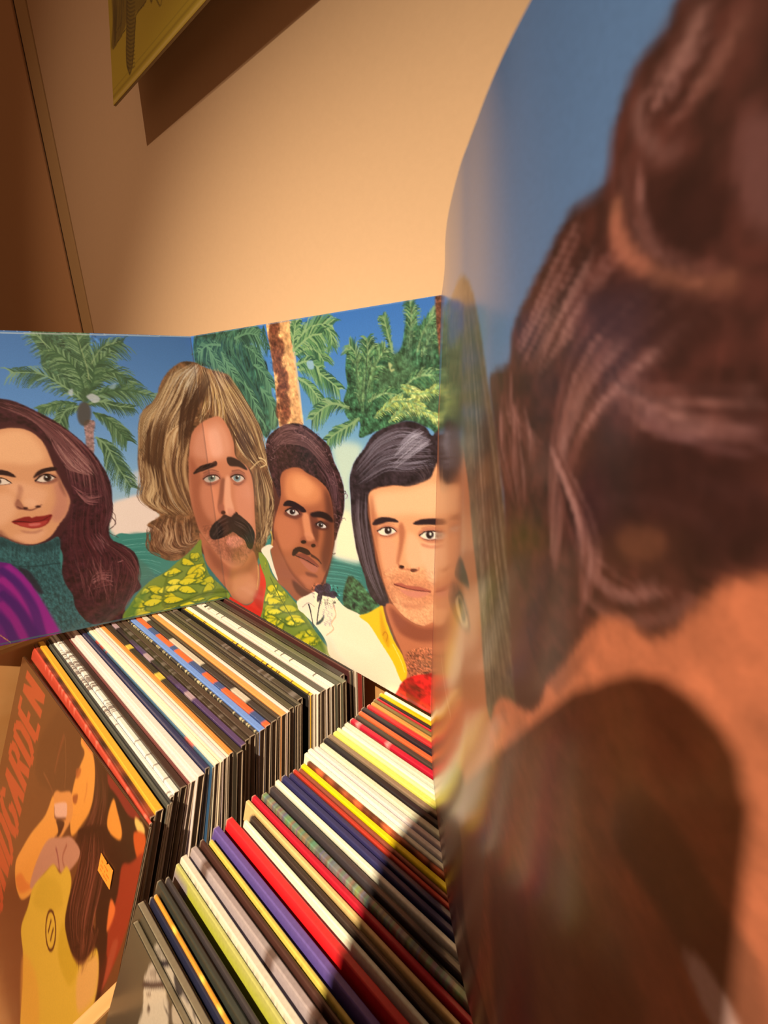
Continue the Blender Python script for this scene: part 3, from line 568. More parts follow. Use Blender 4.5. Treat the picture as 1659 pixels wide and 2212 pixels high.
('F',[3297,3634,3379,3620,3472,3663,3552,3768,3556,3781,3547,3784,3448,3772,3355,3727],(232,208,36),12.8,0.95),
('L',[3326,3731,3372,3685],12.6,5.1,(84,104,32),0.85,0.0),
('L',[3402,3775,3449,3729],12.8,5.1,(84,104,32),0.85,0.0),
('L',[3472,3815,3519,3768],12.9,5.2,(84,104,32),0.85,0.0),
('F',[2933,4143,2982,4070,3063,4027,3071,4027,3071,4037,3040,4124],(60,84,28),15.1,0.9),
('F',[2944,4132,2985,4071,3053,4034,3060,4035,3060,4043,3034,4116],(244,220,54),12.6,0.95),
('L',[3055,4113,3041,4066],12.6,5.0,(84,104,32),0.85,0.0),
('F',[2836,4099,2897,4042,2985,4028,3085,4072,3092,4081,3086,4089,3004,4133,2915,4146],(60,84,28),15.0,0.9),
('F',[2858,4089,2909,4041,2983,4030,3066,4067,3072,4074,3067,4081,2999,4118,2924,4129],(244,220,54),12.5,0.95),
('L',[2902,4147,2920,4093],12.5,5.0,(84,104,32),0.85,0.0),
('L',[2966,4143,2983,4089],12.5,5.0,(84,104,32),0.85,0.0),
('L',[3024,4139,3041,4085],12.6,5.0,(84,104,32),0.85,0.0),
('F',[3167,3536,3234,3495,3323,3499,3415,3560,3420,3570,3413,3576,3327,3601,3238,3596],(60,84,28),15.0,0.9),
('F',[3188,3531,3244,3496,3319,3500,3396,3551,3401,3559,3395,3564,3323,3585,3248,3581],(244,220,54),12.4,0.95),
('L',[3225,3595,3250,3547],12.4,5.0,(84,104,32),0.85,0.0),
('L',[3289,3603,3313,3556],12.5,5.0,(84,104,32),0.85,0.0),
('L',[3346,3611,3370,3563],12.5,5.0,(84,104,32),0.85,0.0),
('F',[3445,3178,3534,3220,3609,3319,3612,3331,3603,3334,3509,3322,3420,3279],(60,84,28),15.0,0.9),
('F',[3453,3184,3527,3219,3590,3302,3593,3311,3586,3314,3506,3304,3432,3268],(226,200,30),12.5,0.95),
('L',[3408,3272,3446,3236],12.3,4.9,(84,104,32),0.85,0.0),
('L',[3469,3307,3507,3271],12.4,5.0,(84,104,32),0.85,0.0),
('L',[3525,3339,3563,3303],12.5,5.0,(84,104,32),0.85,0.0),
('F',[2536,3994,2658,3994,2668,4000,2664,4013,2585,4104],(60,84,28),14.5,0.9),
('F',[2536,3999,2639,3999,2647,4004,2643,4015,2578,4091],(244,220,54),12.0,0.95),
('L',[2546,4135,2550,4064],12.0,4.8,(84,104,32),0.85,0.0),
('L',[2609,4101,2613,4030],12.1,4.8,(84,104,32),0.85,0.0),
('F',[3348,3621,3396,3526,3490,3463,3618,3456,3629,3462,3625,3474,3549,3565,3453,3629],(60,84,28),15.2,0.9),
('F',[3371,3600,3412,3520,3491,3467,3598,3462,3607,3466,3604,3476,3540,3553,3460,3606],(226,200,30),12.7,0.95),
('L',[3439,3637,3440,3568],12.6,5.1,(84,104,32),0.85,0.0),
('L',[3510,3597,3510,3529],12.7,5.1,(84,104,32),0.85,0.0),
('L',[3573,3561,3573,3493],12.7,5.1,(84,104,32),0.85,0.0),
('F',[3318,3579,3389,3526,3490,3520,3599,3578,3607,3588,3599,3596,3504,3634,3403,3638],(60,84,28),15.2,0.9),
('F',[3342,3572,3402,3527,3486,3522,3578,3571,3584,3579,3578,3586,3498,3618,3413,3622],(232,208,36),12.7,0.95),
('L',[3388,3638,3412,3582],12.6,5.0,(84,104,32),0.85,0.0),
('L',[3460,3640,3484,3585],12.7,5.1,(84,104,32),0.85,0.0),
('L',[3526,3643,3549,3587],12.8,5.1,(84,104,32),0.85,0.0),
('F',[2799,3821,2870,3762,2971,3753,3081,3810,3088,3820,3081,3828,2986,3871,2885,3880],(60,84,28),14.7,0.9),
('F',[2823,3813,2883,3763,2968,3755,3060,3803,3066,3812,3060,3819,2980,3855,2895,3862],(232,208,36),12.3,0.95),
('L',[2870,3880,2893,3820],12.2,4.9,(84,104,32),0.85,0.0),
('L',[2943,3880,2966,3820],12.3,4.9,(84,104,32),0.85,0.0),
('L',[3008,3880,3031,3820],12.4,4.9,(84,104,32),0.85,0.0),
('F',[3312,3312,3410,3383,3415,3393,3408,3400,3312,3422,3215,3413],(60,84,28),14.8,0.9),
('F',[3307,3313,3389,3372,3394,3381,3388,3387,3308,3406,3226,3398],(232,208,36),12.3,0.95),
('L',[3202,3410,3230,3360],12.2,4.9,(84,104,32),0.85,0.0),
('L',[3270,3423,3299,3373],12.3,4.9,(84,104,32),0.85,0.0),
('L',[3332,3434,3361,3384],12.4,4.9,(84,104,32),0.85,0.0),
('F',[2982,4028,3053,3967,3155,3956,3268,4012,3275,4022,3268,4031,3173,4076,3071,4086],(60,84,28),15.2,0.9),
('F',[3007,4019,3066,3968,3152,3959,3246,4005,3253,4014,3247,4021,3167,4059,3081,4068],(226,200,30),12.7,0.95),
('L',[3056,4086,3078,4026],12.6,5.0,(84,104,32),0.85,0.0),
('L',[3129,4085,3151,4025],12.7,5.1,(84,104,32),0.85,0.0),
('L',[3196,4084,3217,4023],12.8,5.1,(84,104,32),0.85,0.0),
('F',[3065,3825,3149,3775,3261,3784,3376,3867,3383,3879,3375,3887,3265,3915,3153,3904],(60,84,28),15.2,0.9),
('F',[3091,3821,3162,3779,3256,3786,3353,3856,3359,3866,3351,3873,3260,3896,3165,3888],(226,200,30),12.6,0.95),
('L',[3137,3902,3168,3842],12.5,5.0,(84,104,32),0.85,0.0),
('L',[3216,3916,3248,3856],12.6,5.1,(84,104,32),0.85,0.0),
('L',[3289,3928,3320,3868],12.7,5.1,(84,104,32),0.85,0.0),
('F',[3637,4044,3688,3977,3774,3944,3880,3965,3889,3972,3884,3981,3810,4041,3724,4073],(60,84,28),16.1,0.9),
('F',[3658,4030,3701,3973,3773,3946,3863,3963,3870,3969,3866,3977,3804,4027,3731,4054],(226,200,30),13.4,0.95),
('L',[3711,4077,3720,4021],13.4,5.3,(84,104,32),0.85,0.0),
('L',[3774,4059,3782,4003],13.4,5.4,(84,104,32),0.85,0.0),
('L',[3831,4042,3839,3986],13.5,5.4,(84,104,32),0.85,0.0),
('F',[3134,3676,3188,3616,3272,3591,3371,3620,3379,3627,3374,3635,3299,3686,3214,3710],(60,84,28),15.0,0.9),
('F',[3155,3664,3200,3613,3271,3593,3354,3616,3360,3622,3356,3629,3293,3672,3222,3693],(244,220,54),12.5,0.95),
('L',[3202,3713,3214,3660],12.4,5.0,(84,104,32),0.85,0.0),
('L',[3263,3700,3275,3648],12.5,5.0,(84,104,32),0.85,0.0),
('L',[3318,3689,3331,3636],12.6,5.0,(84,104,32),0.85,0.0),
('F',[4028,3907,3924,3805,3580,3810,3287,3881,3091,3888,3143,3647,3223,3388,3205,3384,3106,3638,3063,3924,3277,3951,3592,3900,3913,3891],(98,112,34),10.2,0.85),
('L',[3091,3888,3355,3893,3674,3833,4030,3889],20.8,13.0,(70,88,28),0.8,0.0),
('L',[3734,2945,3601,3303,3743,3674,4008,3944],7.7,7.7,(110,120,40),0.4,0.0),
('F',[2545,3941,2633,3798,2787,3644,2904,3590,2757,3830,2663,4001],(84,120,44),33.5,0.7),
('L',[3992,10,3988,1814,3985,3987],10.7,10.7,(90,70,60),0.35,0.0),
('L',[4015,92,4012,689],15.0,6.0,(226,214,196),0.7,0.0),
('L',[1961,28,2870,18,4003,10],12.9,12.9,(190,190,176),0.7,0.0),
('L',[1073,3974,2422,3985,3978,3985],20.0,20.0,(60,90,86),0.8,0.0)],1.0,2.2),
'p2':([(0,(58,112,170)),(900,(92,142,190)),(1500,(150,186,206)),(2000,(214,214,196)),(2420,(246,228,186)),(2560,(50,126,108)),(4000,(40,92,80))],[
('F',[2584,2538,2813,2498,3110,2535,3102,2753,2815,2927,2424,2968,2468,2781],(46,116,98),9.4,1.0),
('F',[2545,2568,2816,2546,3097,2572,3111,3041,2679,3142,2378,3078,2472,2827],(44,114,98),9.0,1.0),
('L',[2527,2625,2782,2581,3067,2561],11.6,5.8,(84,160,136),0.55,0.0),
('L',[2517,2657,2780,2610,3066,2588],11.7,5.8,(30,90,76),0.55,0.0),
('L',[2508,2688,2778,2638,3065,2616],11.7,5.8,(110,176,150),0.55,0.0),
('L',[2498,2720,2777,2667,3064,2643],11.7,5.9,(84,160,136),0.55,0.0),
('L',[2489,2753,2775,2696,3063,2671],11.8,5.9,(30,90,76),0.55,0.0),
('L',[2479,2785,2773,2725,3062,2698],11.8,5.9,(110,176,150),0.55,0.0),
('L',[2469,2817,2771,2754,3061,2726],11.9,5.9,(84,160,136),0.55,0.0),
('L',[2459,2850,2770,2783,3060,2754],11.9,6.0,(30,90,76),0.55,0.0),
('L',[2449,2883,2768,2812,3059,2782],12.0,6.0,(110,176,150),0.55,0.0),
('L',[2439,2916,2766,2841,3058,2811],12.0,6.0,(84,160,136),0.55,0.0),
('L',[2429,2950,2764,2871,3057,2839],12.0,6.0,(30,90,76),0.55,0.0),
('L',[2419,2983,2763,2900,3055,2867],12.1,6.0,(110,176,150),0.55,0.0),
('L',[2409,3017,2761,2930,3054,2896],12.1,6.1,(84,160,136),0.55,0.0),
('L',[2399,3051,2759,2960,3053,2924],12.2,6.1,(30,90,76),0.55,0.0),
('L',[2389,3086,2757,2990,3052,2953],12.2,6.1,(110,176,150),0.55,0.0),
('L',[2378,3120,2756,3020,3051,2982],12.3,6.1,(84,160,136),0.55,0.0),
('F',[2748,3036,2799,2860,2871,2729,3029,2762,3148,2849,3294,2962,3011,3194,2778,3216],(52,84,50),14.5,1.0),
('T',[2748,3036,2871,2729,3029,2762,3294,2962,3011,3194,2778,3216],0.5,40.9,5,0.0,1.0),
('F',[2707,1261,3092,1230,3084,1416,2930,1607,2912,1947,2982,2404,2719,2522,2620,2497,2773,2187,2825,1847,2778,1605],(206,214,206),64.0,0.85),
('F',[2720,2006,2939,2011,3013,2396,3038,2535,2581,2559,2648,2338],(250,234,196),56.2,0.9),
('F',[87,21,333,5,706,-10,1219,3,1521,-6,1599,93,1378,236,1487,363,1659,392,1698,679,1758,861,1791,1103,1646,1176,1525,1270,1407,1202,1337,1007,1121,834,943,616,670,452,266,398,17,326],(46,80,58),18.2,1.0),
('T',[87,21,333,5,706,-10,1219,3,1521,-6,1599,93,1378,236,1487,363,1659,392,1698,679,1758,861,1791,1103,1646,1176,1525,1270,1407,1202,1337,1007,1121,834,943,616,670,452,266,398,17,326],0.45,67.5,21,0.0,1.3),
('H',[234,48,138,226,266,398],[1482,32,1307,250,1614,1170],150,17.9,[(78,120,84),(30,58,44),(60,100,72),(96,136,92),(40,76,74)],0.6,31,0.08),
('H',[83,413,661,492,989,756],[769,48,1198,448,1618,939],90,17.3,[(70,112,78),(28,54,42),(52,92,80)],0.55,32,0.08),
('F',[1394,148,1565,108,1686,134,1694,271,1554,352,1437,275],(110,154,190),23.5,0.8),
('P',[1482,32,1568,91,1581,195],140.1,14.0,[(80,120,80),(50,86,60)],33,16,0.5),
('P',[1675,15,1671,150,1725,273],91.1,13.7,[(60,96,66),(40,76,56)],34,14,0.5),
('P',[742,160,423,141,138,226],143.4,25.8,[(60,98,68),(38,68,50),(84,124,86),(100,140,96)],130,40,0.6),
('P',[1250,192,1437,275,1516,386],146.4,22.0,[(60,98,68),(38,68,50),(84,124,86),(100,140,96)],131,40,0.6),
('P',[1055,106,1342,73,1565,108],145.9,21.9,[(60,98,68),(38,68,50),(84,124,86),(100,140,96)],132,40,0.6),
('P',[1411,418,1591,514,1723,679],145.0,21.7,[(60,98,68),(38,68,50),(84,124,86),(100,140,96)],133,40,0.6),
('P',[1498,678,1669,826,1778,1047],147.1,22.1,[(60,98,68),(38,68,50),(84,124,86),(100,140,96)],134,40,0.6),
('P',[1168,600,1335,831,1424,1102],156.5,23.5,[(60,98,68),(38,68,50),(84,124,86),(100,140,96)],135,40,0.6),
('P',[723,237,840,398,1022,598],190.5,24.5,[(60,98,68),(38,68,50),(84,124,86),(100,140,96)],136,40,0.6),
('P',[381,138,545,307,670,452],171.2,25.7,[(60,98,68),(38,68,50),(84,124,86),(100,140,96)],137,40,0.6),
('Q',[1719,-31,2137,-23,2149,183,2166,314,2194,681,2243,1080,1801,1121,1795,824,1792,432,1744,155],(232,166,100),4.4,1),
('F',[1925,135,1905,191,1867,231,1820,244,1778,226,1752,181,1749,121,1770,65,1809,25,1855,14,1896,33,1922,77],(112,58,36),19.9,0.85),
('F',[2018,273,1997,330,1956,371,1904,384,1856,366,1825,321,1821,261,1843,204,1886,164,1937,152,1983,171,2013,215],(112,58,36),19.8,0.85),
('F',[1955,438,1936,488,1898,525,1852,538,1809,523,1781,484,1777,431,1797,380,1835,344,1882,332,1924,348,1950,386],(112,58,36),20.4,0.85),
('F',[2049,577,2029,631,1987,672,1935,687,1887,671,1855,630,1850,573,1871,518,1914,478,1966,465,2013,481,2043,522],(112,58,36),20.3,0.85),
('F',[1964,715,1948,754,1916,783,1875,794,1837,784,1812,755,1808,715,1824,676,1857,647,1898,637,1935,648,1959,676],(112,58,36),20.8,0.85),
('F',[2044,838,2024,892,1982,932,1930,949,1880,935,1847,896,1841,841,1863,787,1906,747,1959,733,2007,747,2038,785],(112,58,36),20.8,0.85),
('F',[1979,1002,1962,1057,1930,1099,1892,1116,1857,1103,1835,1063,1833,1007,1851,951,1883,910,1922,894,1956,908,1977,947],(112,58,36),21.3,0.85),
('F',[1976,57,1959,88,1920,109,1870,114,1821,101,1788,74,1780,40,1799,9,1839,-11,1889,-15,1936,-2,1968,24],(112,58,36),19.6,0.85),
('F',[2040,963,2029,1000,2006,1027,1978,1038,1952,1030,1935,1003,1933,967,1945,930,1969,903,1996,892,2022,901,2038,927],(112,58,36),20.9,0.85),
('F',[2053,680,2042,706,2018,725,1988,733,1960,726,1941,706,1936,680,1948,653,1972,634,2002,628,2030,635,2049,654],(112,58,36),20.3,0.85),
('F',[1863,281,1849,331,1826,367,1800,380,1778,365,1766,327,1767,275,1782,225,1805,189,1831,178,1852,193,1864,230],(112,58,36),20.3,0.85),
('F',[1853,933,1841,979,1820,1014,1796,1027,1776,1016,1765,982,1766,935,1779,889,1799,854,1823,842,1843,854,1854,887],(112,58,36),21.6,0.85),
('T',[1719,-31,2137,-23,2149,183,2166,314,2194,681,2243,1080,1801,1121,1795,824,1792,432,1744,155],0.2,44.4,9,0.0,1.0),
('T',[1740,-13,1974,-7,2028,1109,1814,1121],0.22,22.7,12,0.0,1.0),
('L',[2152,10,2180,331,2214,749,2239,1071],34.2,34.2,(246,196,126),0.8,8.5),
('P',[2157,297,2334,150,2565,85,2785,112],174.6,21.3,[(62,104,66),(86,130,76),(44,80,54),(120,156,92),(150,176,110)],50,50,0.5),
('P',[2163,249,2205,124,2245,18],114.6,22.5,[(62,104,66),(86,130,76),(44,80,54),(120,156,92),(150,176,110)],51,50,0.5),
('P',[2178,347,2396,295,2543,334,2637,431],159.3,21.9,[(62,104,66),(86,130,76),(44,80,54),(120,156,92),(150,176,110)],52,50,0.5),
('P',[2636,99,2747,167,2761,286],92.1,20.3,[(62,104,66),(86,130,76),(44,80,54),(120,156,92),(150,176,110)],53,50,0.5),
('P',[2215,496,2452,503,2644,587,2848,706],127.6,21.9,[(62,104,66),(86,130,76),(44,80,54),(120,156,92),(150,176,110)],54,50,0.5),
('P',[2206,579,2360,648,2480,747,2553,837],116.6,22.9,[(62,104,66),(86,130,76),(44,80,54),(120,156,92),(150,176,110)],55,50,0.5),
('P',[2155,313,2432,188,2630,173],138.4,21.8,[(62,104,66),(86,130,76),(44,80,54),(120,156,92),(150,176,110)],56,50,0.5),
('P',[2194,446,2383,421,2554,490],122.4,22.4,[(62,104,66),(86,130,76),(44,80,54),(120,156,92),(150,176,110)],57,50,0.5),
('F',[2369,428,2460,416,2479,488,2401,494],(150,180,204),10.1,0.9),
('F',[3691,18,3758,108,3796,204,3875,135,3961,100,4009,105,4050,1033,3916,1023,3697,967,3511,1027,3310,1086,3094,1159,3101,1009,2934,977,2892,819,2951,663,2932,511,2984,311,3074,388,3179,358,3212,266,3305,296,3424,347,3516,410,3606,365,3650,207],(56,94,60),10.1,1.0),
('T',[3691,18,3758,108,3796,204,3875,135,3961,100,4009,105,4050,1033,3916,1023,3697,967,3511,1027,3310,1086,3094,1159,3101,1009,2934,977,2892,819,2951,663,2932,511,2984,311,3074,388,3179,358,3212,266,3305,296,3424,347,3516,410,3606,365,3650,207],0.4,44.2,41,0.0,1.2),
('F',[3327,418,3606,398,3823,570,4005,590,4017,950,3606,949,3367,811],(78,104,66),50.3,0.7),
('P',[3109,815,3092,571,3074,388,2993,293],132.8,19.9,[(58,96,60),(84,122,72),(40,72,48),(112,148,88),(66,108,70),(140,164,104)],70,46,0.4),
('P',[3135,815,3197,555,3228,395,3223,256],137.2,19.3,[(58,96,60),(84,122,72),(40,72,48),(112,148,88),(66,108,70),(140,164,104)],71,46,0.4),
('P',[3162,814,3274,557,3375,420,3438,348],125.4,18.8,[(58,96,60),(84,122,72),(40,72,48),(112,148,88),(66,108,70),(140,164,104)],72,46,0.4),
('P',[2968,876,2737,841,2546,908,2388,1020],131.4,22.7,[(58,96,60),(84,122,72),(40,72,48),(112,148,88),(66,108,70),(140,164,104)],73,46,0.4),
('P',[3102,970,2930,1058,2778,1128,2615,1229],113.6,22.2,[(58,96,60),(84,122,72),(40,72,48),(112,148,88),(66,108,70),(140,164,104)],74,46,0.4),
('P',[3516,393,3472,257,3439,156,3410,88],66.1,17.5,[(58,96,60),(84,122,72),(40,72,48),(112,148,88),(66,108,70),(140,164,104)],75,46,0.4),
('P',[3693,370,3713,212,3717,104,3699,10],94.1,16.3,[(58,96,60),(84,122,72),(40,72,48),(112,148,88),(66,108,70),(140,164,104)],76,46,0.4),
('P',[3778,407,3838,253,3915,169,3990,117],104.4,15.7,[(58,96,60),(84,122,72),(40,72,48),(112,148,88),(66,108,70),(140,164,104)],77,46,0.4),
('P',[3821,441,3899,304,3994,236],87.5,15.7,[(58,96,60),(84,122,72),(40,72,48),(112,148,88),(66,108,70),(140,164,104)],78,46,0.4),
('P',[3215,813,3418,738,3606,754],104.8,18.9,[(58,96,60),(84,122,72),(40,72,48),(112,148,88),(66,108,70),(140,164,104)],79,46,0.4),
('P',[3606,702,3781,602,3986,590],104.9,16.9,[(58,96,60),(84,122,72),(40,72,48),(112,148,88),(66,108,70),(140,164,104)],80,46,0.4),
('H',[3023,331,3037,607,3104,931],[3376,386,3297,611,3210,965],70,13.5,[(92,128,76),(40,66,46),(120,150,92)],0.5,81,0.08),
('H',[3671,130,3650,367,3606,565],[3972,145,3960,385,3985,574],90,9.4,[(84,116,76),(44,70,50),(100,132,90)],0.5,82,0.08),
('P',[3288,962,3464,845,3629,771],75.4,16.8,[(186,192,96),(158,170,84),(206,206,120),(128,158,96)],90,22,0.4),
('P',[3463,992,3651,876,3870,870],68.2,16.0,[(186,192,96),(158,170,84),(206,206,120),(128,158,96)],91,22,0.4),
('P',[3606,667,3717,702,3805,753],65.8,15.5,[(186,192,96),(158,170,84),(206,206,120),(128,158,96)],92,22,0.4),
('P',[3513,808,3696,805,3870,853],59.1,15.8,[(186,192,96),(158,170,84),(206,206,120),(128,158,96)],93,22,0.4),
('P',[3696,736,3868,735,4008,670],63.3,14.9,[(186,192,96),(158,170,84),(206,206,120),(128,158,96)],94,22,0.4),
('P',[3828,871,3934,902,4027,949],56.2,15.0,[(186,192,96),(158,170,84),(206,206,120),(128,158,96)],95,22,0.4),
('T',[3691,18,3758,108,3796,204,3875,135,3961,100,4009,105,4050,1033,3916,1023,3697,967,3511,1027,3310,1086,3094,1159,3101,1009,2934,977,2892,819,2951,663,2932,511,2984,311,3074,388,3179,358,3212,266,3305,296,3424,347,3516,410,3606,365,3650,207],0.25,18.1,44,0.0,1.0),
('F',[3469,475,3515,494,3496,528,3543,529,3505,555,3480,527],(210,206,130),4.0,0.8),
('F',[3945,-10,4027,-8,4043,451,4001,457,3981,325],(112,66,46),5.1,1.0),
('T',[3945,-10,4027,-8,4043,451,4001,457],0.4,15.1,4,0.0,1.0),
('F',[3998,372,4029,374,4033,481,4013,465],(214,170,90),6.9,0.8),
('F',[-590,1150,543,971,1012,1374,1271,1778,1118,2873,608,3377,-272,3462,-936,3096,-890,2057],(84,52,32),6.9,1.0),
('F',[-313,313,-640,373,-988,499,-1257,668,-1420,846,-1897,987,-2155,1133,-2419,1522,-2703,1973,-2759,2362,-2689,2547,-2851,2805,-2532,2916,-2148,2992,-2859,3322,-2601,3405,-3011,3894,-2530,3861,-2410,3936,-1941,3867,-1418,3652,-739,3199,-403,2975,-691,2665,-518,1748,-59,1220,522,1058,793,1304,806,1611,1128,1752,1133,2133,1021,2749,1063,2962,1251,2766,1365,2526,1528,2399,1545,2239,1711,1982,1602,1861,1509,1663,1526,1517,1389,1304,1417,1142,1242,950,1121,834,947,636,813,515,425,445,181,385,14,336],(112,74,44),14.2,1.0),
('T',[-313,313,-640,373,-988,499,-1257,668,-1420,846,-1897,987,-2155,1133,-2419,1522,-2703,1973,-2759,2362,-2689,2547,-2851,2805,-2532,2916,-2148,2992,-2859,3322,-2601,3405,-3011,3894,-2530,3861,-2410,3936,-1941,3867,-1418,3652,-739,3199,-403,2975,-691,2665,-518,1748,-59,1220,522,1058,793,1304,806,1611,1128,1752,1133,2133,1021,2749,1063,2962,1251,2766,1365,2526,1528,2399,1545,2239,1711,1982,1602,1861,1509,1663,1526,1517,1389,1304,1417,1142,1242,950,1121,834,947,636,813,515,425,445,181,385,14,336],0.3,85.5,51,0.0,1.0),
('H',[-484,373,-1318,819,-2183,1477,-2691,2450],[172,416,14,806,-623,1250,-890,2057],260,25.0,[(176,134,84),(206,166,112),(90,56,32),(60,34,22),(140,98,58),(222,186,134)],0.75,61,0.05),
('H',[128,415,233,673,68,939,-242,1182],[670,452,913,756,1219,1071,1460,1503],200,19.3,[(176,134,84),(206,166,112),(90,56,32),(60,34,22),(140,98,58),(222,186,134),(200,160,90)],0.75,64,0.05),
('H',[595,758,760,1091,845,1431,1220,1654],[930,676,1291,1068,1501,1458,1506,1643],160,17.5,[(214,178,122),(160,120,74),(120,80,46),(80,48,28)],0.75,65,0.05),
('H',[1216,1676,1193,2010,1187,2471,1118,2873],[1467,1668,1655,2002,1513,2267,1303,2682],130,18.0,[(150,112,70),(70,40,24),(196,158,106),(48,28,18)],0.75,66,0.07),
('H',[-598,1175,-1320,1448,-1738,1874,-1575,2291],[-12,1056,-569,1247,-761,1668,-871,2000],70,33.1,[(216,178,126),(190,148,96),(150,104,62)],0.75,67,0.04),
('H',[58,499,-411,763,-754,1157,-954,1739],[387,589,1,851,-213,1086,-611,1706],60,31.9,[(70,42,26),(56,32,20)],0.55,102,0.06),
('H',[895,837,1138,1116,1311,1351,1417,1548],[543,971,731,1221,985,1506,1182,1659],50,24.7,[(74,46,28),(60,34,22)],0.55,103,0.06),
('L',[1313,1538,1417,1548,1471,1605,1327,1664],24.7,13.7,(226,190,130),0.8,0.0),
('L',[1098,1712,1342,1577,1492,1624],22.3,11.2,(200,160,104),0.8,0.0),
('F',[198,480,98,673,-47,851,185,848,332,631,323,504],(70,44,28),49.8,0.6),
('H',[-82,344,-733,481,-1139,668],[178,395,32,585,-240,854],60,17.4,[(226,206,170),(196,160,110),(120,96,76)],0.6,68,0.03),
('H',[818,496,1193,833,1417,1142,1557,1534],[656,512,1038,875,1269,1190,1353,1513],80,10.7,[(190,152,96),(130,92,54),(90,58,34)],0.8,109,0.16),
('H',[1509,1622,1671,1893,1720,2012,1513,2267],[1389,1720,1483,2008,1527,2176,1342,2438],50,10.9,[(180,140,92),(100,64,40),(210,172,118)],0.8,110,0.25),
('H',[1527,2176,1484,2454,1251,2766],[1298,2263,1206,2585,1035,2894],44,11.7,[(150,112,72),(70,40,24),(200,160,108)],0.8,115,0.2),
('F',[-397,1360,-43,1163,438,1052,647,1161,762,1372,781,1580,1040,1697,1121,1908,1082,2374,1039,2696,891,2931,643,3206,332,3404,-38,3339,-389,3114,-603,2962,-712,2698,-759,2313,-606,1757],(192,116,78),17.1,1.0),
('F',[-178,1298,331,1132,606,1229,660,1536,284,1665,-297,1700,-408,1560],(214,142,104),86.1,0.8),
('F',[105,1304,391,1241,443,1556,156,1630],(228,160,124),58.5,0.7),
('F',[-594,1756,-426,1790,-292,2031,-396,2391,-175,2702,-145,2971,-557,2952,-720,2671],(156,84,54),77.1,0.75),
('F',[-323,2140,79,2107,96,2411,-167,2674,-382,2524],(206,126,88),81.4,0.7),
('F',[683,1994,1019,1923,1056,2262,976,2563,746,2489,618,2293],(206,128,92),63.2,0.75),
('F',[303,1951,435,1958,305,2222,181,2447,96,2411,205,2163],(110,60,42),31.0,0.75),
('F',[422,1935,553,1894,521,2187,557,2378,444,2489,313,2474,322,2244],(222,152,112),30.2,0.9),
('F',[96,2411,256,2331,284,2403,237,2504,118,2511],(150,84,60),24.8,0.9),
('F',[306,2465,293,2483,266,2499,231,2510,198,2512,176,2505,171,2491,184,2473,212,2456,247,2445,279,2443,301,2450],(46,24,18),14.1,1.0),
('F',[650,2424,638,2444,612,2462,579,2473,549,2474,528,2465,524,2449,537,2429,563,2411,595,2400,625,2399,645,2408],(46,24,18),16.7,1.0),
('F',[379,2385,557,2378,582,2460,419,2504],(206,132,98),20.4,0.8),
('F',[-527,1983,-404,1890,-197,1805,81,1740,231,1695,234,1757,9,1831,-257,1908],(42,26,22),14.2,1.0),
('H',[-479,1964,-122,1782],[-258,1911,230,1699],26,18.3,[(24,14,12),(70,44,32)],0.8,71,0.03),
('F',[541,1616,687,1596,867,1627,994,1693,1009,1736,825,1713,576,1718],(42,26,22),12.2,1.0),
('F',[-250,2025,-107,1905,193,1844,309,1926,189,2041,-115,2110],(146,82,60),35.1,0.8),
('F',[562,1893,687,1784,931,1777,964,1885,726,1988],(146,82,60),31.1,0.8),
('F',[-205,2009,-47,1933,171,1895,257,1953,52,2030,-139,2057],(196,168,142),10.6,1.0),
('F',[589,1885,704,1819,875,1820,911,1874,736,1940],(200,172,146),9.3,1.0),
('F',[147,1952,125,1984,80,2011,24,2026,-29,2026,-63,2009,-70,1981,-47,1949,-1,1922,55,1907,107,1908,140,1925],(104,116,96),10.5,1.0),
('F',[99,1959,88,1974,68,1987,42,1994,18,1993,3,1985,0,1972,11,1957,32,1944,57,1937,81,1938,96,1946],(26,22,20),7.0,1.0),
('F',[109,1938,104,1944,94,1950,81,1954,69,1954,62,1950,60,1944,65,1937,75,1931,88,1928,99,1928,107,1932],(250,240,225),3.5,1.0),
('F',[834,1862,816,1890,778,1915,730,1929,685,1928,655,1912,648,1886,667,1857,706,1832,754,1819,798,1821,827,1836],(110,126,120),9.4,1.0),
('F',[784,1868,776,1882,758,1894,736,1900,716,1899,702,1892,700,1879,708,1866,726,1854,748,1848,768,1848,781,1856],(26,22,20),6.3,1.0),
('F',[800,1848,796,1854,788,1859,777,1862,767,1862,760,1859,759,1853,763,1847,771,1842,782,1839,792,1839,799,1842],(250,240,225),3.1,1.0),
('F',[-237,2013,-48,1903,187,1869,308,1931,174,1919,-44,1958],(150,86,64),10.5,0.95),
('F',[565,1878,702,1791,897,1790,962,1854,855,1836,707,1846],(150,86,64),9.3,0.95),
('L',[-241,2029,-51,1948,176,1912,285,1949],24.5,17.5,(50,26,20),1.0,0.0),
('L',[571,1892,709,1836,873,1827,944,1870],21.7,15.5,(50,26,20),1.0,0.0),
('L',[-214,1934,53,1846,274,1848],20.9,13.9,(120,66,48),0.8,10.4),
('L',[626,1796,815,1759,952,1788],18.4,12.3,(120,66,48),0.8,9.2),
('L',[-109,2088,92,2054,223,1996],21.1,14.0,(120,66,50),0.7,10.5),
('L',[628,1978,770,1972,905,1907],18.8,12.5,(120,66,50),0.7,9.4),
('F',[-84,2738,148,2584,534,2482,860,2539,999,2656,931,3023,591,3247,164,3312,-153,3199,-308,3009],(150,86,60),71.0,0.7),
('F',[265,2876,463,2804,681,2804,614,2924,373,3010,219,2995],(196,118,92),24.7,0.9),
('F',[152,3079,413,3032,654,2940,527,3131,278,3225],(130,72,50),50.3,0.8),
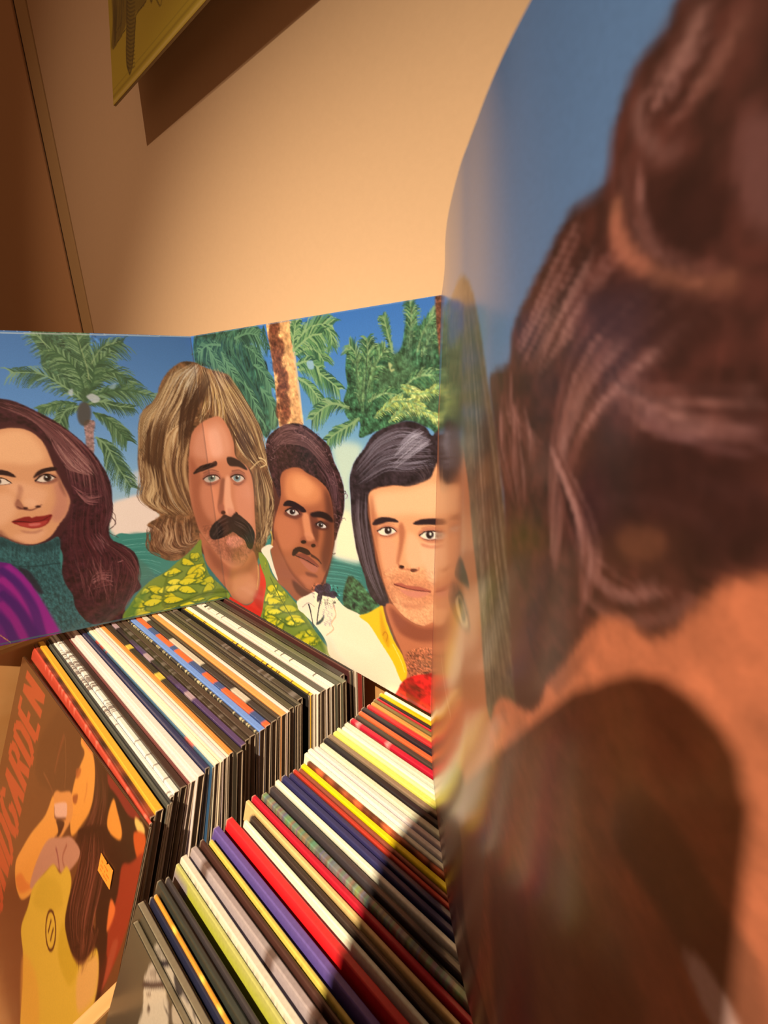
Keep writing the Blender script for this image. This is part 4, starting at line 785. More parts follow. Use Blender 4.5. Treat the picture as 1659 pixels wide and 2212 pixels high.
('F',[-285,2925,-137,2749,128,2588,260,2504,441,2505,591,2421,793,2460,972,2545,1027,2674,924,2885,805,2902,749,2804,602,2772,459,2742,296,2821,63,2928,-206,3014],(36,27,24),17.4,1.0),
('H',[348,2518,26,2688,-267,2972],[387,2743,173,2871,-46,2976],60,18.5,[(20,14,14),(70,52,44),(50,36,30)],0.8,72,0.03),
('H',[537,2469,865,2514,997,2755],[481,2722,731,2767,853,2890],60,16.3,[(20,14,14),(70,52,44),(50,36,30)],0.8,73,0.03),
('T',[-190,2760,1017,2555,834,3100,-23,3278,-499,2939],0.14,29.0,15,0.0,1.0),
('F',[-624,2996,-594,3312,-510,3559,42,3839,210,3960,591,3913,947,3622,1053,3245,1007,3053,908,2927,591,3247,150,3372,-254,3196],(178,102,66),18.6,1.0),
('F',[-454,3159,-38,3339,332,3404,734,3180,946,2942,997,3107,597,3435,100,3586,-328,3478],(140,74,48),66.2,0.75),
('F',[305,3524,792,3323,928,3494,603,3852,231,3864],(206,130,88),80.0,0.7),
('F',[15,3952,260,3948,589,3925,897,3666,1034,3355,1065,3088,1125,3172,1185,3360,1022,4007,430,4266,-35,4167],(214,44,30),10.8,1.0),
('F',[796,3756,1015,3466,1091,3494,990,3853],(170,24,20),41.3,0.7),
('L',[1018,3127,993,3315,918,3551],16.8,13.5,(220,170,90),0.7,0.0),
('F',[-625,3113,-654,3327,-631,3441,-499,3720,-154,3813,62,3880,69,3979,-244,4180,-1329,4773,-3067,5627,-5786,6939,-5812,6545,-5089,5988,-4281,5355,-3271,4698,-2375,4230,-1658,3790,-1035,3412],(122,136,46),10.2,1.0),
('F',[1070,2923,1189,2909,1275,2989,1339,3160,1575,3310,1806,3430,2026,3571,2174,3708,2323,3818,2464,3976,2019,4286,973,4196,1035,3782,1176,3362,1097,3130],(122,136,46),6.2,1.0),
('F',[-897,4443,-683,4260,-376,4097,-46,4004,-23,4005,-40,4023,-294,4204,-598,4369],(60,84,28),25.8,0.9),
('F',[-818,4394,-640,4241,-383,4106,-104,4026,-84,4027,-99,4043,-314,4195,-569,4333],(206,190,36),21.5,0.95),
('F',[2009,4032,2081,3935,2200,3844,2251,3897,2133,3989],(60,84,28),17.6,0.9),
('F',[2038,4003,2099,3922,2198,3846,2241,3891,2142,3967],(232,208,36),14.6,0.95),
('L',[2115,4001,2126,3948],14.7,5.9,(84,104,32),0.85,0.0),
('L',[2202,3939,2212,3886],14.4,5.8,(84,104,32),0.85,0.0),
('L',[2278,3884,2288,3832],14.2,5.7,(84,104,32),0.85,0.0),
('F',[1057,3872,1249,3824,1411,3850,1419,3859,1402,3871,1211,3956,1017,4006],(60,84,28),20.2,0.9),
('F',[1075,3870,1236,3830,1373,3851,1379,3859,1365,3869,1204,3940,1042,3982],(206,190,36),16.8,0.95),
('L',[1126,3983,1202,3904],17.1,6.8,(84,104,32),0.85,0.0),
('L',[1246,3957,1319,3880],16.8,6.7,(84,104,32),0.85,0.0),
('F',[1595,4245,1662,4112,1809,3966,2006,3846,2024,3841,2020,3855,1917,3999,1774,4145],(60,84,28),18.5,0.9),
('F',[1632,4202,1688,4091,1811,3969,1978,3868,1992,3864,1989,3875,1902,3997,1782,4119],(232,208,36),15.4,0.95),
('L',[1753,4166,1743,4106],15.9,6.3,(84,104,32),0.85,0.0),
('L',[1860,4063,1850,4004],15.5,6.2,(84,104,32),0.85,0.0),
('L',[1954,3974,1944,3916],15.1,6.0,(84,104,32),0.85,0.0),
('F',[1058,4074,1251,3921,1490,3807,1509,3804,1502,3819,1358,3977,1170,4131],(60,84,28),20.0,0.9),
('F',[1089,4054,1251,3926,1452,3830,1469,3827,1463,3840,1341,3973,1183,4102],(244,220,54),16.7,0.95),
('L',[1142,4153,1146,4079],17.4,6.9,(84,104,32),0.85,0.0),
('L',[1282,4045,1286,3973],16.9,6.7,(84,104,32),0.85,0.0),
('L',[1404,3952,1407,3881],16.4,6.6,(84,104,32),0.85,0.0),
('F',[1526,3892,1659,3774,1837,3686,2020,3656,2032,3660,2020,3673,1863,3785,1685,3876],(60,84,28),18.2,0.9),
('F',[1570,3864,1681,3765,1830,3691,1984,3666,1995,3670,1985,3681,1852,3775,1703,3851],(232,208,36),15.2,0.95),
('L',[1659,3888,1700,3812],15.7,6.3,(84,104,32),0.85,0.0),
('L',[1788,3828,1828,3754],15.3,6.1,(84,104,32),0.85,0.0),
('L',[1900,3776,1938,3703],14.9,6.0,(84,104,32),0.85,0.0),
('F',[1180,3696,1341,3669,1352,3672,1342,3682,1203,3774,1048,3849],(60,84,28),19.9,0.9),
('F',[1175,3699,1311,3675,1320,3678,1311,3687,1194,3764,1064,3827],(206,190,36),16.7,0.95),
('L',[1025,3859,1061,3799],17.3,6.9,(84,104,32),0.85,0.0),
('L',[1138,3810,1172,3750],16.9,6.8,(84,104,32),0.85,0.0),
('L',[1236,3766,1270,3708],16.6,6.6,(84,104,32),0.85,0.0),
('F',[1408,3618,1453,3490,1592,3341,1598,3507],(60,84,28),18.8,0.9),
('F',[1444,3575,1481,3468,1597,3343,1603,3483],(232,208,36),15.6,0.95),
('L',[1578,3528,1549,3475],15.5,6.2,(84,104,32),0.85,0.0),
('L',[1680,3424,1653,3371],15.2,6.1,(84,104,32),0.85,0.0),
('F',[1038,3934,1162,3865,1298,3835,1411,3859,1416,3866,1404,3875,1265,3932,1128,3964],(60,84,28),20.1,0.9),
('F',[1071,3919,1175,3862,1289,3837,1384,3857,1388,3863,1378,3870,1261,3919,1146,3945],(226,200,30),16.8,0.95),
('L',[1109,3968,1166,3911],17.2,6.9,(84,104,32),0.85,0.0),
('L',[1205,3950,1261,3894],16.9,6.8,(84,104,32),0.85,0.0),
('L',[1290,3935,1345,3879],16.7,6.7,(84,104,32),0.85,0.0),
('F',[2050,3969,2132,3864,2315,3831,2184,3927],(60,84,28),17.4,0.9),
('F',[2083,3940,2151,3852,2304,3825,2195,3905],(226,200,30),14.5,0.95),
('L',[2165,3941,2180,3881],14.5,5.8,(84,104,32),0.85,0.0),
('L',[2261,3875,2275,3817],14.2,5.7,(84,104,32),0.85,0.0),
('F',[2018,4166,2169,4027,2185,4018,2186,4028,2140,4154],(60,84,28),17.8,0.9),
('F',[2025,4164,2152,4047,2165,4040,2166,4049,2127,4154],(206,190,36),14.9,0.95),
('L',[2108,4212,2075,4178],15.1,6.0,(84,104,32),0.85,0.0),
('L',[2167,4126,2134,4091],14.8,5.9,(84,104,32),0.85,0.0),
('F',[1191,3631,1317,3557,1462,3520,1590,3538,1597,3544,1584,3553,1442,3617,1296,3655],(60,84,28),19.1,0.9),
('F',[1226,3615,1332,3554,1453,3523,1561,3537,1567,3543,1556,3550,1436,3604,1313,3636],(226,200,30),16.0,0.95),
('L',[1275,3660,1329,3601],16.4,6.5,(84,104,32),0.85,0.0),
('L',[1378,3637,1431,3579],16.1,6.4,(84,104,32),0.85,0.0),
('L',[1469,3617,1521,3560],15.8,6.3,(84,104,32),0.85,0.0),
('F',[1521,3826,1633,3722,1788,3641,1953,3608,1964,3611,1954,3623,1818,3723,1663,3807],(60,84,28),18.3,0.9),
('F',[1559,3800,1652,3713,1783,3645,1922,3617,1931,3620,1923,3629,1808,3714,1678,3784],(226,200,30),15.2,0.95),
('L',[1641,3818,1673,3752],15.7,6.3,(84,104,32),0.85,0.0),
('L',[1753,3762,1784,3698],15.3,6.1,(84,104,32),0.85,0.0),
('L',[1852,3714,1882,3651],15.0,6.0,(84,104,32),0.85,0.0),
('F',[1555,3902,1639,3797,1777,3699,1941,3636,1954,3636,1947,3647,1837,3756,1700,3855],(60,84,28),18.3,0.9),
('F',[1590,3872,1660,3784,1775,3702,1914,3649,1924,3648,1919,3658,1825,3749,1711,3832],(244,220,54),15.3,0.95),
('L',[1680,3868,1692,3811],15.6,6.3,(84,104,32),0.85,0.0),
('L',[1780,3800,1792,3744],15.3,6.1,(84,104,32),0.85,0.0),
('L',[1869,3741,1880,3686],15.0,6.0,(84,104,32),0.85,0.0),
('F',[1259,3606,1370,3483,1547,3373,1617,3446,1442,3558],(60,84,28),19.0,0.9),
('F',[1304,3573,1396,3470,1544,3378,1603,3439,1456,3533],(206,190,36),15.8,0.95),
('L',[1416,3573,1435,3504],15.9,6.4,(84,104,32),0.85,0.0),
('L',[1545,3497,1563,3429],15.5,6.2,(84,104,32),0.85,0.0),
('L',[1657,3431,1674,3364],15.2,6.1,(84,104,32),0.85,0.0),
('F',[1686,3743,1796,3677,1921,3646,2029,3666,2034,3672,2023,3681,1899,3737,1773,3770],(60,84,28),17.9,0.9),
('F',[1716,3729,1808,3673,1912,3648,2004,3665,2008,3670,1999,3677,1894,3724,1789,3751],(232,208,36),15.0,0.95),
('L',[1756,3773,1804,3719],15.3,6.1,(84,104,32),0.85,0.0),
('L',[1844,3755,1892,3701],15.1,6.0,(84,104,32),0.85,0.0),
('L',[1922,3739,1969,3686],14.9,5.9,(84,104,32),0.85,0.0),
('F',[1833,4173,1984,4061,1998,4055,1997,4065,1931,4182],(60,84,28),18.4,0.9),
('F',[1837,4172,1964,4078,1976,4073,1975,4081,1920,4180],(232,208,36),15.4,0.95),
('L',[1893,4234,1875,4194],15.6,6.2,(84,104,32),0.85,0.0),
('L',[1959,4158,1942,4119],15.3,6.1,(84,104,32),0.85,0.0),
('F',[1364,4179,1496,4076,1660,4006,1818,3996,1827,4001,1814,4013,1661,4109,1496,4181],(60,84,28),19.2,0.9),
('F',[1404,4155,1515,4069,1652,4011,1785,4002,1793,4006,1782,4017,1653,4097,1515,4157],(226,200,30),16.0,0.95),
('L',[1472,4190,1522,4118],16.5,6.6,(84,104,32),0.85,0.0),
('L',[1590,4144,1639,4073],16.2,6.5,(84,104,32),0.85,0.0),
('L',[1694,4104,1741,4034],15.8,6.3,(84,104,32),0.85,0.0),
('F',[1284,3413,1458,3378,1608,3408,1615,3416,1600,3426,1426,3496,1249,3535],(60,84,28),18.9,0.9),
('F',[1300,3412,1447,3382,1573,3407,1579,3414,1566,3423,1420,3481,1271,3513],(244,220,54),15.7,0.95),
('L',[1224,3539,1294,3469],16.3,6.5,(84,104,32),0.85,0.0),
('L',[1349,3517,1417,3449],16.0,6.4,(84,104,32),0.85,0.0),
('L',[1458,3498,1524,3431],15.7,6.3,(84,104,32),0.85,0.0),
('F',[1091,3966,1335,3871,1354,3870,1344,3886,1178,4041],(60,84,28),20.2,0.9),
('F',[1088,3972,1295,3892,1311,3891,1302,3904,1161,4035],(232,208,36),16.9,0.95),
('L',[1093,4106,1112,4027],17.4,7.0,(84,104,32),0.85,0.0),
('L',[1226,4019,1244,3942],17.0,6.8,(84,104,32),0.85,0.0),
('F',[1794,4157,1973,4092,2134,4100,2143,4108,2128,4121,1955,4221],(60,84,28),18.2,0.9),
('F',[1812,4153,1962,4098,2098,4105,2105,4112,2093,4123,1947,4207],(226,200,30),15.2,0.95),
('L',[1877,4256,1939,4173],15.5,6.2,(84,104,32),0.85,0.0),
('L',[1989,4219,2049,4138],15.2,6.1,(84,104,32),0.85,0.0),
('F',[1738,4225,1791,4091,1929,3935,2126,3801,2144,3794,2141,3807,2052,3957,1919,4111],(60,84,28),18.1,0.9),
('F',[1774,4180,1818,4068,1933,3938,2099,3824,2114,3819,2112,3830,2036,3956,1924,4085],(226,200,30),15.1,0.95),
('L',[1898,4133,1878,4076],15.5,6.2,(84,104,32),0.85,0.0),
('L',[2000,4023,1980,3968],15.1,6.0,(84,104,32),0.85,0.0),
('L',[2088,3928,2069,3874],14.7,5.9,(84,104,32),0.85,0.0),
('F',[1197,4168,1326,4005,1531,3850,1551,3841,1551,3853,1477,4002,1352,4162],(60,84,28),19.8,0.9),
('F',[1225,4142,1334,4005,1506,3874,1523,3867,1523,3877,1460,4003,1355,4137],(206,190,36),16.5,0.95),
('L',[1333,4186,1297,4139],17.0,6.8,(84,104,32),0.85,0.0),
('L',[1429,4071,1394,4025],16.6,6.6,(84,104,32),0.85,0.0),
('L',[1514,3970,1479,3925],16.3,6.5,(84,104,32),0.85,0.0),
('F',[1062,3719,1233,3430,1451,3282,1472,3274,1472,3286,1395,3434,1264,3592],(60,84,28),19.2,0.9),
('F',[1099,3673,1241,3432,1424,3306,1442,3300,1442,3310,1377,3435,1267,3567],(244,220,54),16.0,0.95),
('L',[1243,3615,1204,3566],16.5,6.6,(84,104,32),0.85,0.0),
('L',[1345,3502,1306,3454],16.1,6.4,(84,104,32),0.85,0.0),
('L',[1434,3404,1396,3356],15.8,6.3,(84,104,32),0.85,0.0),
('F',[1134,3783,1337,3709,1353,3709,1344,3721,1206,3847,1035,3963],(60,84,28),20.1,0.9),
('F',[1132,3787,1303,3724,1316,3724,1309,3735,1192,3840,1049,3937],(232,208,36),16.8,0.95),
('L',[1010,3979,1027,3913],17.5,7.0,(84,104,32),0.85,0.0),
('L',[1136,3899,1151,3835],17.1,6.8,(84,104,32),0.85,0.0),
('L',[1245,3830,1261,3766],16.7,6.7,(84,104,32),0.85,0.0),
('F',[1266,3418,1386,3444,1392,3451,1379,3459,1235,3514],(60,84,28),19.3,0.9),
('F',[1256,3419,1358,3441,1363,3447,1352,3454,1231,3500],(244,220,54),16.1,0.95),
('L',[1172,3530,1229,3475],16.5,6.6,(84,104,32),0.85,0.0),
('L',[1261,3516,1317,3462],16.2,6.5,(84,104,32),0.85,0.0),
('F',[1217,4090,1450,4004,1467,4004,1457,4019,1290,4171],(60,84,28),20.0,0.9),
('F',[1213,4096,1410,4023,1425,4023,1416,4036,1275,4164],(244,220,54),16.8,0.95),
('L',[1336,4150,1359,4072],16.8,6.7,(84,104,32),0.85,0.0),
('F',[1837,3899,1966,3820,2110,3785,2232,3813,2238,3821,2225,3831,2081,3897,1935,3934],(60,84,28),17.6,0.9),
('F',[1871,3884,1979,3818,2100,3789,2203,3812,2208,3819,2197,3827,2075,3883,1953,3914],(232,208,36),14.7,0.95),
('L',[1915,3938,1973,3872],15.1,6.0,(84,104,32),0.85,0.0),
('L',[2017,3918,2074,3853],14.8,5.9,(84,104,32),0.85,0.0),
('L',[2107,3899,2163,3835],14.6,5.8,(84,104,32),0.85,0.0),
('F',[1172,3439,1322,3333,1403,3384,1255,3490],(60,84,28),19.3,0.9),
('F',[1197,3424,1322,3336,1390,3378,1266,3467],(226,200,30),16.1,0.95),
('L',[1233,3504,1238,3448],16.3,6.5,(84,104,32),0.85,0.0),
('L',[1343,3431,1348,3376],16.0,6.4,(84,104,32),0.85,0.0),
('L',[1438,3367,1443,3313],15.7,6.3,(84,104,32),0.85,0.0),
('F',[1108,3860,1227,3767,1382,3700,1537,3683,1547,3687,1536,3698,1395,3786,1240,3855],(60,84,28),19.6,0.9),
('F',[1146,3837,1246,3759,1376,3703,1506,3689,1515,3692,1505,3701,1386,3775,1256,3833],(244,220,54),16.3,0.95),
('L',[1217,3864,1258,3801],16.8,6.7,(84,104,32),0.85,0.0),
('L',[1329,3819,1368,3758],16.4,6.6,(84,104,32),0.85,0.0),
('L',[1426,3780,1465,3719],16.1,6.5,(84,104,32),0.85,0.0),
('F',[1610,4200,1664,4082,1791,3948,1969,3835,1984,3830,1981,3842,1895,3973,1771,4106],(60,84,28),18.5,0.9),
('F',[1643,4160,1687,4062,1794,3950,1943,3855,1957,3850,1954,3860,1881,3971,1777,4082],(206,190,36),15.4,0.95),
('L',[1752,4124,1738,4073],15.8,6.3,(84,104,32),0.85,0.0),
('L',[1846,4031,1832,3980],15.5,6.2,(84,104,32),0.85,0.0),
('L',[1928,3949,1915,3899],15.2,6.1,(84,104,32),0.85,0.0),
('F',[1015,4194,1146,4025,1359,3860,1380,3850,1381,3862,1309,4015,1184,4181],(60,84,28),20.3,0.9),
('F',[1045,4166,1155,4025,1334,3885,1352,3877,1353,3887,1292,4016,1186,4156],(226,200,30),17.0,0.95),
('L',[1164,4206,1122,4161],17.5,7.0,(84,104,32),0.85,0.0),
('L',[1262,4086,1221,4042],17.0,6.8,(84,104,32),0.85,0.0),
('L',[1348,3981,1308,3938],16.7,6.7,(84,104,32),0.85,0.0),
('F',[1983,3814,2115,3733,2233,3815,2084,3852],(60,84,28),17.5,0.9),
('F',[2018,3800,2129,3732,2227,3801,2103,3832],(206,190,36),14.5,0.95),
('L',[2063,3856,2123,3788],14.6,5.8,(84,104,32),0.85,0.0),
('L',[2168,3836,2226,3769],14.3,5.7,(84,104,32),0.85,0.0),
('F',[1232,3012,1247,3007,1247,3014,1202,3107],(60,84,28),19.0,0.9),
('F',[1216,3025,1228,3020,1229,3027,1190,3105],(232,208,36),15.9,0.95),
('L',[1171,3149,1142,3120],16.1,6.4,(84,104,32),0.85,0.0),
('L',[1227,3088,1199,3059],15.9,6.4,(84,104,32),0.85,0.0),
('F',[1400,3685,1556,3577,1745,3511,1923,3512,1933,3519,1919,3532,1743,3629,1552,3698],(60,84,28),18.3,0.9),
('F',[1447,3663,1576,3572,1735,3517,1886,3518,1894,3524,1882,3535,1733,3616,1573,3674],(206,190,36),15.2,0.95),
('L',[1525,3707,1584,3628],15.8,6.3,(84,104,32),0.85,0.0),
('L',[1661,3664,1718,3586],15.4,6.2,(84,104,32),0.85,0.0),
('L',[1780,3626,1835,3550],15.0,6.0,(84,104,32),0.85,0.0),
('F',[1172,3604,1351,3540,1521,3537,1531,3542,1518,3554,1351,3645,1171,3711],(60,84,28),19.3,0.9),
('F',[1191,3598,1342,3545,1486,3542,1494,3546,1483,3556,1342,3633,1191,3688],(232,208,36),16.1,0.95),
('L',[1145,3720,1200,3648],16.8,6.7,(84,104,32),0.85,0.0),
('L',[1274,3678,1326,3608],16.4,6.6,(84,104,32),0.85,0.0),
('L',[1386,3641,1438,3572],16.1,6.4,(84,104,32),0.85,0.0),
('F',[1797,4125,1895,3994,2056,3871,2247,3792,2262,3791,2254,3804,2127,3939,1968,4063],(60,84,28),17.7,0.9),
('F',[1838,4089,1919,3979,2054,3876,2215,3809,2228,3808,2221,3820,2113,3933,1980,4037],(226,200,30),14.8,0.95),
('L',[1944,4081,1958,4010],15.2,6.1,(84,104,32),0.85,0.0),
('L',[2062,3995,2074,3926],14.8,5.9,(84,104,32),0.85,0.0),
('L',[2164,3920,2176,3852],14.5,5.8,(84,104,32),0.85,0.0),
('F',[62,3880,-170,3878,-1054,4265,-1992,4762,-2746,5104,-2532,4685,-2226,4222,-2291,4241,-2681,4734,-2864,5206,-2028,4866,-1020,4354,-194,3977],(98,112,34),20.2,0.85),
('L',[-2746,5104,-1755,4671,-793,4178,66,3861],38.7,24.2,(70,88,28),0.8,0.0),
('L',[-634,3144,-993,3664,-611,3927,19,3936],12.8,12.8,(110,120,40),0.4,0.0),
('L',[1291,3224,1542,3548,1765,3772,1645,3871,1233,3844],25.4,19.1,(74,94,30),0.85,0.0),
('L',[1767,3468,2018,3647,2372,3968],58.3,75.7,(72,96,34),0.5,23.3),
('F',[1593,1736,2011,1487,2429,1591,2698,1868,2673,2315,2386,3069,2055,3295,1667,3159,1410,2703,1562,2169],(84,44,32),5.2,1.0),
('F',[1498,1397,1552,1272,1677,1186,1846,1115,2062,1067,2260,1083,2467,1173,2644,1282,2708,1433,2798,1581,2846,1753,2823,1976,2739,2183,2655,2343,2639,1973,2585,1775,2422,1667,2259,1620,2091,1567,1837,1632,1732,1739,1738,1883,1679,2019,1591,1842,1513,1642],(50,28,28),9.4,1.0),
('T',[1498,1397,1552,1272,1677,1186,1846,1115,2062,1067,2260,1083,2467,1173,2644,1282,2708,1433,2798,1581,2846,1753,2823,1976,2739,2183,2655,2343,2639,1973,2585,1775,2422,1667,2259,1620,2091,1567,1837,1632,1732,1739,1738,1883,1679,2019,1591,1842,1513,1642],0.5,26.0,55,0.0,1.0),
('H',[1596,1289,1938,1114,2282,1131,2587,1287],[1638,1445,1912,1304,2263,1313,2666,1598],220,11.6,[(104,66,62),(134,92,84),(40,20,22),(80,48,46)],0.6,75,0.16),
('H',[2583,1340,2717,1591,2770,1949],[2360,1451,2606,1716,2679,2157],90,10.8,[(90,54,56),(40,20,22),(120,80,80)],0.5,76,0.1),
('L',[2620,1408,2591,1422,2566,1411,2572,1389],10.8,4.3,(120,80,76),0.7,0.0),
('L',[1549,1531,1594,1539,1592,1571,1544,1591],13.2,5.3,(88,54,52),0.7,0.0),
('L',[2566,1321,2592,1338,2577,1364,2539,1371],10.7,4.3,(36,18,20),0.7,0.0),
('L',[2682,1558,2711,1572,2701,1600,2663,1612],10.7,4.3,(146,102,96),0.7,0.0),
('L',[2678,1464,2711,1465,2718,1488,2690,1507],10.6,4.2,(120,80,76),0.7,0.0),
('L',[2786,2089,2803,2061,2839,2053,2854,2073],10.9,4.4,(88,54,52),0.7,0.0),
('L',[2235,1102,2266,1120,2251,1149,2205,1157],11.2,4.5,(36,18,20),0.7,0.0),
('L',[2802,1650,2779,1634,2794,1609,2829,1602],10.5,4.2,(146,102,96),0.7,0.0),
('L',[2409,1289,2376,1293,2362,1276,2381,1256],11.1,4.4,(120,80,76),0.7,0.0),
('L',[2738,1724,2743,1707,2765,1699,2780,1709],10.7,4.3,(88,54,52),0.7,0.0),
('L',[2639,1563,2602,1572,2582,1553,2601,1528],10.9,4.3,(36,18,20),0.7,0.0),
('L',[2429,1333,2434,1308,2468,1295,2495,1308],10.9,4.4,(146,102,96),0.7,0.0),
('L',[2161,1206,2185,1190,2214,1193,2218,1213],11.4,4.6,(120,80,76),0.7,0.0),
('L',[2844,1745,2867,1750,2867,1768,2844,1781],10.5,4.2,(88,54,52),0.7,0.0),
('L',[2655,1431,2636,1448,2609,1446,2604,1428],10.7,4.3,(36,18,20),0.7,0.0),
('L',[2683,2128,2724,2128,2732,2157,2697,2184],11.3,4.5,(146,102,96),0.7,0.0),
('L',[2859,1769,2894,1778,2892,1808,2854,1827],10.5,4.2,(120,80,76),0.7,0.0),
('L',[2511,2550,2475,2575,2442,2568,2447,2537],12.3,4.9,(88,54,52),0.7,0.0),
('L',[2270,1225,2296,1213,2320,1221,2316,1240],11.2,4.5,(36,18,20),0.7,0.0),
('L',[2220,1099,2196,1100,2186,1087,2202,1073],11.3,4.5,(146,102,96),0.7,0.0),
('L',[2643,2130,2612,2131,2606,2110,2631,2089],11.4,4.6,(120,80,76),0.7,0.0),
('L',[2431,1175,2465,1159,2497,1169,2493,1194],10.8,4.3,(88,54,52),0.7,0.0),
('L',[2151,1174,2129,1156,2148,1133,2186,1130],11.4,4.6,(36,18,20),0.7,0.0),
('L',[1501,1390,1499,1360,1543,1340,1585,1351],13.1,5.2,(146,102,96),0.7,0.0),
('L',[2414,1219,2391,1236,2360,1232,2357,1211],11.0,4.4,(120,80,76),0.7,0.0),
('L',[2580,2501,2549,2503,2544,2480,2571,2458],12.0,4.8,(88,54,52),0.7,0.0),
('L',[2485,1228,2458,1226,2453,1209,2475,1195],10.8,4.3,(36,18,20),0.7,0.0),
('L',[2595,1312,2604,1329,2584,1346,2557,1344],10.7,4.3,(146,102,96),0.7,0.0),
('L',[2764,1914,2773,1933,2751,1952,2722,1951],11.0,4.4,(120,80,76),0.7,0.0),
('L',[1670,1264,1683,1281,1661,1299,1629,1298],12.7,5.1,(88,54,52),0.7,0.0),
('L',[2167,1177,2209,1167,2237,1184,2221,1211],11.4,4.5,(36,18,20),0.7,0.0),
('L',[2551,2515,2519,2507,2526,2476,2564,2457],12.0,4.8,(146,102,96),0.7,0.0),
('L',[2598,2211,2594,2245,2552,2268,2517,2255],11.7,4.7,(120,80,76),0.7,0.0),
('L',[2488,1307,2485,1324,2461,1332,2443,1323],10.9,4.4,(88,54,52),0.7,0.0),
('L',[1694,1391,1707,1366,1747,1358,1770,1374],12.7,5.1,(36,18,20),0.7,0.0),
('L',[2580,2245,2584,2261,2565,2275,2544,2273],11.7,4.7,(146,102,96),0.7,0.0),
('L',[1625,1410,1658,1418,1655,1441,1619,1455],12.9,5.2,(120,80,76),0.7,0.0),
('L',[2582,2343,2539,2347,2530,2319,2563,2290],11.8,4.7,(88,54,52),0.7,0.0),
('L',[2726,1846,2733,1871,2703,1895,2667,1890],11.0,4.4,(36,18,20),0.7,0.0),
('L',[2621,1987,2634,1961,2670,1951,2688,1968],11.2,4.5,(146,102,96),0.7,0.0),
('L',[2604,1447,2630,1453,2629,1473,2603,1486],10.8,4.3,(120,80,76),0.7,0.0),
('L',[1566,1445,1563,1464,1534,1475,1511,1466],13.2,5.3,(88,54,52),0.7,0.0),
('L',[2573,2142,2546,2140,2545,2119,2571,2102],11.6,4.6,(36,18,20),0.7,0.0),
('L',[2437,1854,2441,1870,2421,1885,2398,1882],11.6,4.6,(146,102,96),0.7,0.0),
('L',[2736,2038,2771,2046,2768,2076,2731,2096],11.1,4.4,(120,80,76),0.7,0.0),
('L',[1820,1323,1823,1349,1785,1368,1748,1359],12.5,5.0,(88,54,52),0.7,0.0),
('L',[2521,1905,2532,1920,2516,1938,2489,1940],11.5,4.6,(36,18,20),0.7,0.0),
('L',[2117,1171,2080,1158,2086,1130,2129,1116],11.5,4.6,(146,102,96),0.7,0.0),
('L',[1624,1385,1649,1365,1684,1367,1691,1387],12.8,5.1,(120,80,76),0.7,0.0),
('L',[2396,1908,2417,1884,2452,1879,2464,1900],11.6,4.6,(88,54,52),0.7,0.0),
('L',[2527,2428,2517,2460,2476,2479,2448,2464],12.1,4.8,(36,18,20),0.7,0.0),
('L',[1659,1478,1665,1498,1636,1516,1602,1511],13.0,5.2,(146,102,96),0.7,0.0),
('L',[2443,2112,2465,2079,2510,2070,2529,2094],11.7,4.7,(120,80,76),0.7,0.0),
('L',[2524,2053,2547,2057,2546,2076,2522,2089],11.6,4.6,(88,54,52),0.7,0.0),
('L',[2614,2064,2642,2047,2668,2054,2664,2078],11.3,4.5,(36,18,20),0.7,0.0),
('L',[2206,1221,2228,1230,2223,1248,2195,1256],11.4,4.6,(146,102,96),0.7,0.0),
('L',[1629,1330,1602,1307,1631,1277,1684,1273],12.8,5.1,(120,80,76),0.7,0.0),
('L',[2796,2034,2782,2049,2761,2050,2756,2036],11.0,4.4,(88,54,52),0.7,0.0),
('L',[1857,1338,1805,1345,1782,1319,1813,1290],12.4,5.0,(36,18,20),0.7,0.0),
('L',[2471,1952,2474,1969,2453,1983,2431,1979],11.7,4.7,(146,102,96),0.7,0.0),
('L',[1858,1224,1812,1218,1809,1188,1851,1168],12.2,4.9,(120,80,76),0.7,0.0),
('L',[2645,1741,2607,1735,2607,1706,2643,1686],11.0,4.4,(88,54,52),0.7,0.0),
('L',[2441,1867,2426,1854,2440,1834,2469,1829],11.5,4.6,(36,18,20),0.7,0.0),
('L',[2471,2052,2494,2063,2484,2088,2451,2099],11.7,4.7,(146,102,96),0.7,0.0),
('L',[2742,1669,2750,1686,2731,1702,2706,1701],10.7,4.3,(120,80,76),0.7,0.0),
('L',[2532,2088,2531,2111,2502,2127,2477,2120],11.7,4.7,(88,54,52),0.7,0.0),
('L',[1563,1393,1546,1427,1490,1441,1455,1419],13.2,5.3,(36,18,20),0.7,0.0),
('L',[2719,2066,2699,2061,2701,2043,2724,2032],11.2,4.5,(146,102,96),0.7,0.0),
('L',[2560,1373,2530,1390,2499,1382,2501,1358],10.9,4.3,(120,80,76),0.7,0.0),
('L',[2633,1314,2629,1299,2647,1288,2667,1292],10.5,4.2,(88,54,52),0.7,0.0),
('L',[2732,1492,2696,1491,2689,1467,2717,1446],10.6,4.2,(36,18,20),0.7,0.0),
('L',[2821,1783,2858,1768,2884,1785,2870,1814],10.6,4.2,(146,102,96),0.7,0.0),
('L',[2135,1172,2153,1198,2121,1224,2075,1222],11.6,4.6,(120,80,76),0.7,0.0),
('L',[1731,1299,1765,1275,1809,1279,1815,1306],12.4,5.0,(88,54,52),0.7,0.0),
('L',[2663,2503,2634,2525,2604,2521,2607,2495],11.9,4.7,(36,18,20),0.7,0.0),
('L',[2197,1229,2220,1209,2255,1210,2263,1231],11.3,4.5,(146,102,96),0.7,0.0),
('L',[2619,1670,2619,1648,2646,1634,2670,1642],10.9,4.4,(120,80,76),0.7,0.0),
('L',[1529,1497,1559,1506,1551,1529,1515,1541],13.3,5.3,(88,54,52),0.7,0.0),
('L',[1672,1364,1627,1357,1627,1326,1672,1307],12.8,5.1,(36,18,20),0.7,0.0),
